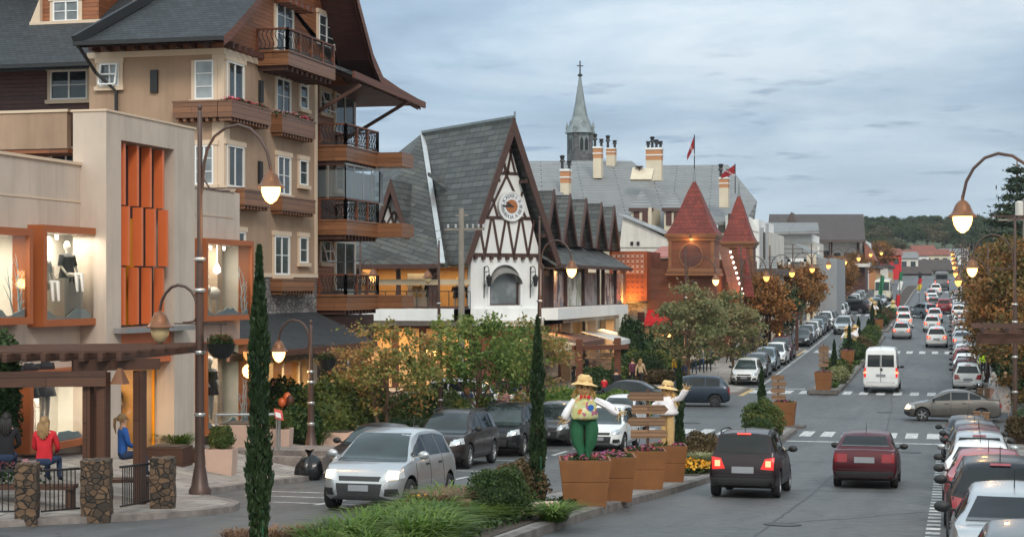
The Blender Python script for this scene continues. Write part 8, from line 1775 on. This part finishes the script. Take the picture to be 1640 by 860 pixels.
o=o.build('bench',M['pergola']);o.location=at(795,68.1);o.rotation_euler=(0,0,TH);tag(o,'long wooden bench with seated people behind the parked cars','bench')
W_=[(803,84,'black','navy','brown','short',A_+.1,'dark clothed walker left of two under the tree branches'),(823,85,'black','navy','black','short',A_-.1,'dark clothed walker right of two under the tree branches'),(952,97,'brown','denim','brown','long',A_,'woman with a tan backpack walking away before the corner house'),(972,97,'grey','denim','brown','short',A_,'man in a grey shirt walking away beside the woman with the tan backpack'),(946,104,'black','black','black','short',TH,'person in black under the brown awning'),(938,104.5,'black','navy','brown','short',TH+.5,'person in black further left under the brown awning'),(918,103,'black','black','brown','short',TH+1,'dark figure in the arcade of the corner house'),(1013,99,'plum','black','brown','short',A_+.4,'person in a plum jacket beside the garden beds'),(1026,98.5,'tan','black','blond','long',A_-.5,'long haired blond person in tan beside the garden beds'),(1083,104,'yellow','denim','black','short',A_,'person in a bright yellow shirt with a white bag on the left pavement'),(1096,106,'brown','denim','brown','short',TH,'person in brown beside the one in yellow'),(1112,112,'white','denim','brown','short',A_,'walker in a white shirt under the grey green tree'),(1124,113,'grey','denim','black','short',TH,'walker in grey coming towards us under the grey green tree'),(1135,114,'navy','black','brown','long',A_,'long haired walker in navy between the grey green trees')]
for u,d,tp,lg,hr,hk,rz,lb in W_:person(at_px(u,d),rz,'walk' if u not in(946,938,918)else 'stand',lb,tp,lg,hr,hk,bag='brown' if u==952 else None)
p=at(1087,104);m=MB();m.box(-.13,.13,-.06,.06,.45,.8);m.tube([(-.06,0,.8),(0,0,.92),(.06,0,.8)],.01,5);o=m.build('shopping_bag',M['white']);o.location=at(1077,104);tag(o,'white shopping bag carried by the person in yellow','bag')
for k,(u,d,tp,lb)in enumerate(((987,90,'black','dark haired person sitting on the low wall behind the black saloon'),(968,90.5,'red','child in a red top beside the person on the low wall'))):person(at_px(u,d,.5),A_,'sit',lb,tp,'denim','black','short',.95 if k==0 else.7)
o=MB();o.box(-2.5,2.5,-.25,.25,-.1,.5);o=o.build('low_wall',M['kerb']);o.location=at(980,90.3);o.rotation_euler=(0,0,TH);tag(o,'low stone wall behind the black saloon','wall')
rq=random.Random(21);cl=['black','navy','grey','white','brown','blue','red','tan','plum','denim']
for k in range(22):
 d=rq.uniform(116,150);X=rq.uniform(-17.5,-14.1);u=1520+X*F/(CS*d);tp=rq.choice(cl);person(at_px(u,d),rq.choice((A_,TH))+rq.uniform(-.5,.5),'walk','walker among the crowd on the left pavement by the orange trees',tp,rq.choice(('denim','black','navy')),rq.choice(('brown','black','blond')),rq.choice(('short','long')),rq.uniform(.94,1.04),'walkers on the left pavement by the orange trees')
for k in range(26):
 d=rq.uniform(196,250);X=rq.uniform(-17,-13.9);u=1520+X*F/(CS*d);person(at_px(u,d),rq.choice((A_,TH)),'walk','tiny walker in the distant crowd on the left pavement',rq.choice(cl),rq.choice(('denim','black')),rq.choice(('brown','black')),'short',1,'distant walkers on the left pavement')
person((2.15,89.0,gz(2.15,89)),A_+.3,'stand','person in a long grey coat with light hair standing by the motorbike','grey','black','grey','long',skirt='grey');person((2.75,89.6,gz(2.75,89.6)),TH-.5,'stand','person in black beside the one in the grey coat','black','black','blond','short')
person((2.1,112,gz(2.1,112)),A_,'stand','person in a bright lime safety vest on the right pavement','lime','black','black','short')
for k,(X,Y,tp)in enumerate(((3.6,96,'black'),(4.3,97,'navy'),(3.9,94.5,'white'))):person((X,Y,gz(X,Y)),A_+k,'stand',('person in black under the right maples','person in navy under the right maples','person in white under the right maples')[k],tp,'black','brown','short')
# scarecrows
M['sc_green']=plain('scarecrow_green',rgb('#1f5a3a'),.8,.18,5,.3,30)
t_=NT('scarecrow_print');v_=t_.n('ShaderNodeTexVoronoi',i_Scale=11.0);t_.l(t_.coord('Object'),v_.inputs['Vector']);s_=t_.n('ShaderNodeSeparateColor');t_.l(v_.outputs['Color'],s_.inputs[0])
t_.set(Base_Color=t_.ramp(s_.outputs[0],[(0,rgb('#c6c283')),(.38,rgb('#b9bd8c')),(.6,rgb('#cfa06a')),(.72,rgb('#d6d0ae')),(.9,rgb('#a5607a')),(.95,rgb('#7890a4'))],'CONSTANT'),Roughness=.85);M['sc_print']=t_.mat
M['burlap']=plain('burlap_face',rgb('#c49a6a'),.9,.12,8,.4,60);M['hat']=plain('straw_hat',rgb('#d8b77e'),.85,.15,10,.5,70)
def straw(m,p,d,n,l,seed,sp=.5):
 rg=random.Random(seed)
 for k in range(n):q=V(d)+V((rg.uniform(-sp,sp),rg.uniform(-sp,sp),rg.uniform(-sp,sp)));e=V(p)+q.normalized()*l*rg.uniform(.6,1.1);m.tube([p,e],[.012,.004],4)
def scarecrow(p,rz,label,kind):
 t=thing('scarecrow',label,'scarecrow',p,rz);pm=M['sc_green']if kind==1 else plain('scarecrow_tan',rgb('#c2a06c'),.85,.15,5,.3,30);sm=M['sc_print']if kind==1 else plain('scarecrow_white',rgb('#e6e2e4'),.85,.08,5,.3,30);wm=plain('scarecrow_sleeve',rgb('#e9e6ea'),.85,.06,4,.2,30)
 m=MB()
 if kind==1:
  for x,b in((-.1,.02),(.1,-.02)):m.tube([(x*1.5,0,.98),(x*1.75,b,.72),(x*1.5,-.03,.42),(x*.75,-.02,.22),(x*.8,-.05,.04),(x*.9,-.1,.0)],[.13,.165,.14,.095,.055,.045],12)
  m.ball((0,0,.93),(.22,.16,.15),12,8)
 else:
  for x in(-.1,.1):m.tube([(x,0,1.0),(x*1.2,0,.6),(x*1.2,0,0)],[.13,.13,.11],10)
  m.ball((0,0,.98),(.22,.16,.14),12,8)
 crumple(m,1,.018);m.build('trousers',pm,t,60)
 m=MB();m.lathe([(.2,.95),(.3,.97),(.33,1.02),(.31,1.12),(.29,1.22),(.27,1.33),(.24,1.43),(.12,1.53),(.06,1.55)],22);crumple(m,2,.016);m.build('shirt',sm,t,60)
 ar=[((-.24,0,1.42),(-.4,-.03,1.18),(-.5,-.06,.96)),((.24,0,1.42),(.5,-.03,1.28),(.8,-.06,1.1))]if kind==1 else[((-.22,0,1.42),(-.42,0,1.25),(-.55,-.1,1.05)),((.22,0,1.42),(.48,0,1.48),(.66,0,1.74))]
 st=MB()
 for k,(a_,b_,c_)in enumerate(ar):
  m=MB();m.tube([a_,V(a_).lerp(V(b_),.5),b_,V(b_).lerp(V(c_),.7),c_],[.08,.085,.09,.1,.075],14);crumple(m,3+k,.02);m.build('sleeve',wm,t,60);straw(st,V(c_),V(c_)-V(b_),22,.22,k+3)
 st.build('straw_hands',M['straw'],t)
 m=MB();m.ball((0,-.02,1.68),(.17,.16,.19),16,12);hd=m.build('head',M['burlap'],t,60)
 m=MB()
 for x in(-.07,.07):m.ball((x,-.17,1.72),(.028,.012,.032),8,6)
 m.build('eyes',M['eye'],hd);m=MB();m.ball((0,-.175,1.67),(.014,.015,.014),8,6);m.tube([(-.07,-.165,1.61),(0,-.185,1.59),(.06,-.165,1.61)],.005,5);m.build('nose_and_mouth',M['cl_brown'],hd)
 m=MB();straw(m,V((-.13,.03,1.76)),V((-.4,0,-1)),34,.32 if kind==1 else.6,8,.3);straw(m,V((.13,.03,1.76)),V((.4,0,-1)),34,.32 if kind==1 else.6,9,.3);straw(m,V((0,.12,1.78)),V((0,.4,-1)),40,.4 if kind==1 else.65,10,.4);m.build('straw_hair',M['straw'],hd)
 m=MB();m.lathe([(.33,1.745),(.28,1.778),(.2,1.81),(.185,1.84),(.165,1.95),(.1,2.0),(.001,2.01)],24,cap=False);m.lathe([(.33,1.743),(.28,1.773),(.19,1.8),(.001,1.81)],24,cap=False);crumple(m,4,.012);ht=m.build('hat',M['hat'],hd,40);er_=Euler((R(-6),R(5),0));c0_=V((0,0,1.8));ht.rotation_euler=er_;ht.location=c0_-er_.to_matrix()@c0_
 m=MB();m.lathe([(.192,1.825),(.188,1.87)],20,cap=False);m.build('hat_band',M['burlap']if kind==1 else M['cl_brown'],ht)
 if kind==1:
  m=MB();m.prism([(-.02,-.24,1.5),(-.12,-.27,1.56),(-.12,-.27,1.44)],(0,-.03,0));m.prism([(.02,-.24,1.5),(.12,-.27,1.44),(.12,-.27,1.56)],(0,-.03,0));m.ball((0,-.25,1.5),.03,8,6);m.build('bow',M['redawn'],t)
  for x,z,c_ in((.14,1.25,'cl_blue'),(-.1,1.15,'orange')):m=MB();m.lathe([(.075,-.012),(.05,0),(.001,.01)],7,(x,-.285,z),axis='y');m.build('patch_flower',M[c_],t)
 m=MB();m.tube([(0,.08,-.1),(0,.08,1.5)],.03,6);m.build('support_stick',M['signwood'],t);return t
o_=scarecrow(p1+V((0,0,.93)),TH+.0,'scarecrow in green trousers and a flowered shirt with a floppy straw hat',1);o_.scale=(.88,)*3
o_=scarecrow(p4+V((-.0,0,.9)),TH-.7,'scarecrow in tan trousers and a white shirt with one arm raised',2);o_.scale=(.86,)*3
for k,(u,d,kd)in enumerate(((1357,124,1),(1369,126,2),(1401,175,2),(1430,182,1),(1395,190,2))):
 o_=scarecrow(at(u,d)+V((0,0,.8)),TH+k,'distant scarecrow figure on the islands, '+('left one by the thin cypresses, in flowered shirt','right one by the thin cypresses, with straw hat','white one at the start of the third island','flowered one further along the third island','far white one beside the oncoming cars')[k],kd);o_.scale=(.85,)*3
HAZE=.00013
w=bpy.data.worlds.new('World');SC.world=w;w.use_nodes=True;nt=w.node_tree;N=nt.nodes;L=nt.links
bg=N['Background'];sky=N.new('ShaderNodeTexSky');sky.sky_type='NISHITA';sky.sun_disc=False
SUN_EL,SUN_AZ=R(38),R(150)
sky.sun_elevation=SUN_EL;sky.sun_rotation=SUN_AZ;sky.air_density=1.2;sky.dust_density=2.0
tc=N.new('ShaderNodeTexCoord')
sx=N.new('ShaderNodeSeparateXYZ');L.new(tc.outputs['Generated'],sx.inputs[0])
def mth(op,a,b=None,clamp=False):
 m=N.new('ShaderNodeMath');m.operation=op;m.use_clamp=clamp
 for s_,v_ in((m.inputs[0],a),(m.inputs[1],b)):
  if v_ is None:continue
  if isinstance(v_,bpy.types.NodeSocket):L.new(v_,s_)
  else:s_.default_value=v_
 return m.outputs[0]
zz=mth('ADD',mth('MAXIMUM',sx.outputs[2],0.0),.055)
cx=mth('DIVIDE',sx.outputs[0],zz);cy=mth('DIVIDE',sx.outputs[1],zz)
cv=N.new('ShaderNodeCombineXYZ');L.new(cx,cv.inputs[0]);L.new(cy,cv.inputs[1])
def nz(scale,detail,rough,loc=(0,0,0),sc_=(1,1,1),dist=0):
 mp=N.new('ShaderNodeMapping');mp.inputs['Location'].default_value=loc;mp.inputs['Scale'].default_value=sc_;L.new(cv.outputs[0],mp.inputs[0])
 n=N.new('ShaderNodeTexNoise');n.inputs['Scale'].default_value=scale;n.inputs['Detail'].default_value=detail;n.inputs['Roughness'].default_value=rough;n.inputs['Distortion'].default_value=dist
 L.new(mp.outputs[0],n.inputs['Vector']);return n.outputs['Fac']
def rmp(f,stops):
 r=N.new('ShaderNodeValToRGB');e=r.color_ramp.elements
 while len(e)<len(stops):e.new(.5)
 for i,(p,c)in enumerate(stops):
  e[i].position=p;e[i].color=(*(c if hasattr(c,'__len__')else(c,)*3),1)
 L.new(f,r.inputs[0]);return r.outputs[0]
def mixc(f,a,b,bt='MIX'):
 m=N.new('ShaderNodeMix');m.data_type='RGBA';m.blend_type=bt
 for s_,v_ in((m.inputs[0],f),(m.inputs[6],a),(m.inputs[7],b)):
  if isinstance(v_,bpy.types.NodeSocket):L.new(v_,s_)
  else:s_.default_value=v_ if s_==m.inputs[0]else(*v_,1)
 return m.outputs[2]
SKYK=1/.1
def k3(h,k=1):return tuple(c*SKYK*k for c in rgb(h))
big=nz(.55,7,.58,(3.1,1.7,0),(1,.8,1),.4);streak=nz(1.3,8,.6,(.5,7.0,0),(1.0,.8,1),.5);puff=nz(2.6,7,.55,(9.3,2.2,0))
cl=rmp(big,[(.36,k3('#8ea4ba')),(.46,k3('#a9bed2')),(.54,k3('#c6d7e4')),(.64,k3('#e2ebf1'))])
cl=mixc(rmp(streak,[(.45,0),(.68,.42)]),cl,k3('#9eb2c6'))
hz=rmp(sx.outputs[2],[(0,1),(.02,.95),(.1,.35),(.17,0)])
cl=mixc(hz,cl,k3('#c6d5e0'))
dk=mth('MULTIPLY',rmp(puff,[(.58,0),(.68,.75)]),rmp(sx.outputs[2],[(.03,0),(.06,1),(.11,1),(.15,0)]))
cl=mixc(dk,cl,k3('#92a7bd'))
side=rmp(mth('ADD',mth('MULTIPLY',sx.outputs[0],1.6),.5),[(0,1.04),(.55,.96),(.85,.72),(1,.68)])
cl=mixc(1.0,cl,side,'MULTIPLY')
top=rmp(sx.outputs[2],[(.12,(1,1,1)),(.45,(2.2,2.03,1.82)),(1,(3.0,2.7,2.35))])
cl=mixc(1.0,cl,(.83,.865,.905),'MULTIPLY');cl=mixc(1.0,cl,top,'MULTIPLY')
back=rmp(mth('ADD',mth('MULTIPLY',sx.outputs[1],-.5),.5),[(.3,(1,1,1)),(.75,(1.5,1.38,1.22))])
cl=mixc(1.0,cl,back,'MULTIPLY')
L.new(mixc(.93,sky.outputs[0],cl),bg.inputs['Color']);bg.inputs['Strength'].default_value=.1
sl=bpy.data.lights.new('sun','SUN');sl.energy=1.5;sl.angle=R(16);sl.color=(1,.93,.85)
so=bpy.data.objects.new('sun',sl);COL.objects.link(so);tag(so,kind='structure')
sd=V((sin(SUN_AZ)*cos(SUN_EL),cos(SUN_AZ)*cos(SUN_EL),sin(SUN_EL)))
so.rotation_euler=(-sd).to_track_quat('-Z','Y').to_euler();so.location=(30,-30,60)
cam=bpy.data.cameras.new('camera');co=bpy.data.objects.new('camera',cam);COL.objects.link(co)
cam.sensor_width=36;cam.lens=F/1640*36;cam.shift_y=(H0-430)/1640;cam.clip_end=6000;cam.clip_start=.5
co.location=(0,0,CZ);co.rotation_euler=(pi/2,0,TH);SC.camera=co
SC.view_settings.view_transform='Standard';SC.view_settings.look='None';SC.view_settings.exposure=.24;SC.view_settings.gamma=1
SC.render.engine='CYCLES';c=SC.cycles;c.max_bounces=6;c.diffuse_bounces=3;c.glossy_bounces=3;c.transparent_max_bounces=12;c.transmission_bounces=4
c.use_denoising=True;c.caustics_reflective=False;c.caustics_refractive=False;c.sample_clamp_indirect=4
try:c.denoiser='OPENIMAGEDENOISE'
except Exception:pass
bpy.context.view_layer.update()
hz_=MB();hz_.box(-320,330,-45,900,CZ-8,60);hz_o=hz_.build('haze',bpy.data.materials.new('haze_air'));hm=hz_o.data.materials[0];hm.use_nodes=True;hn=hm.node_tree;hn.nodes.remove(hn.nodes['Principled BSDF']);pv_=hn.nodes.new('ShaderNodeVolumePrincipled');pv_.inputs['Color'].default_value=(.82,.88,.95,1);pv_.inputs['Density'].default_value=HAZE;pv_.inputs['Anisotropy'].default_value=.2;hn.links.new(pv_.outputs[0],hn.nodes['Material Output'].inputs['Volume']);tag(hz_o,'thin pale haze filling the air of the street','haze',kind='stuff')
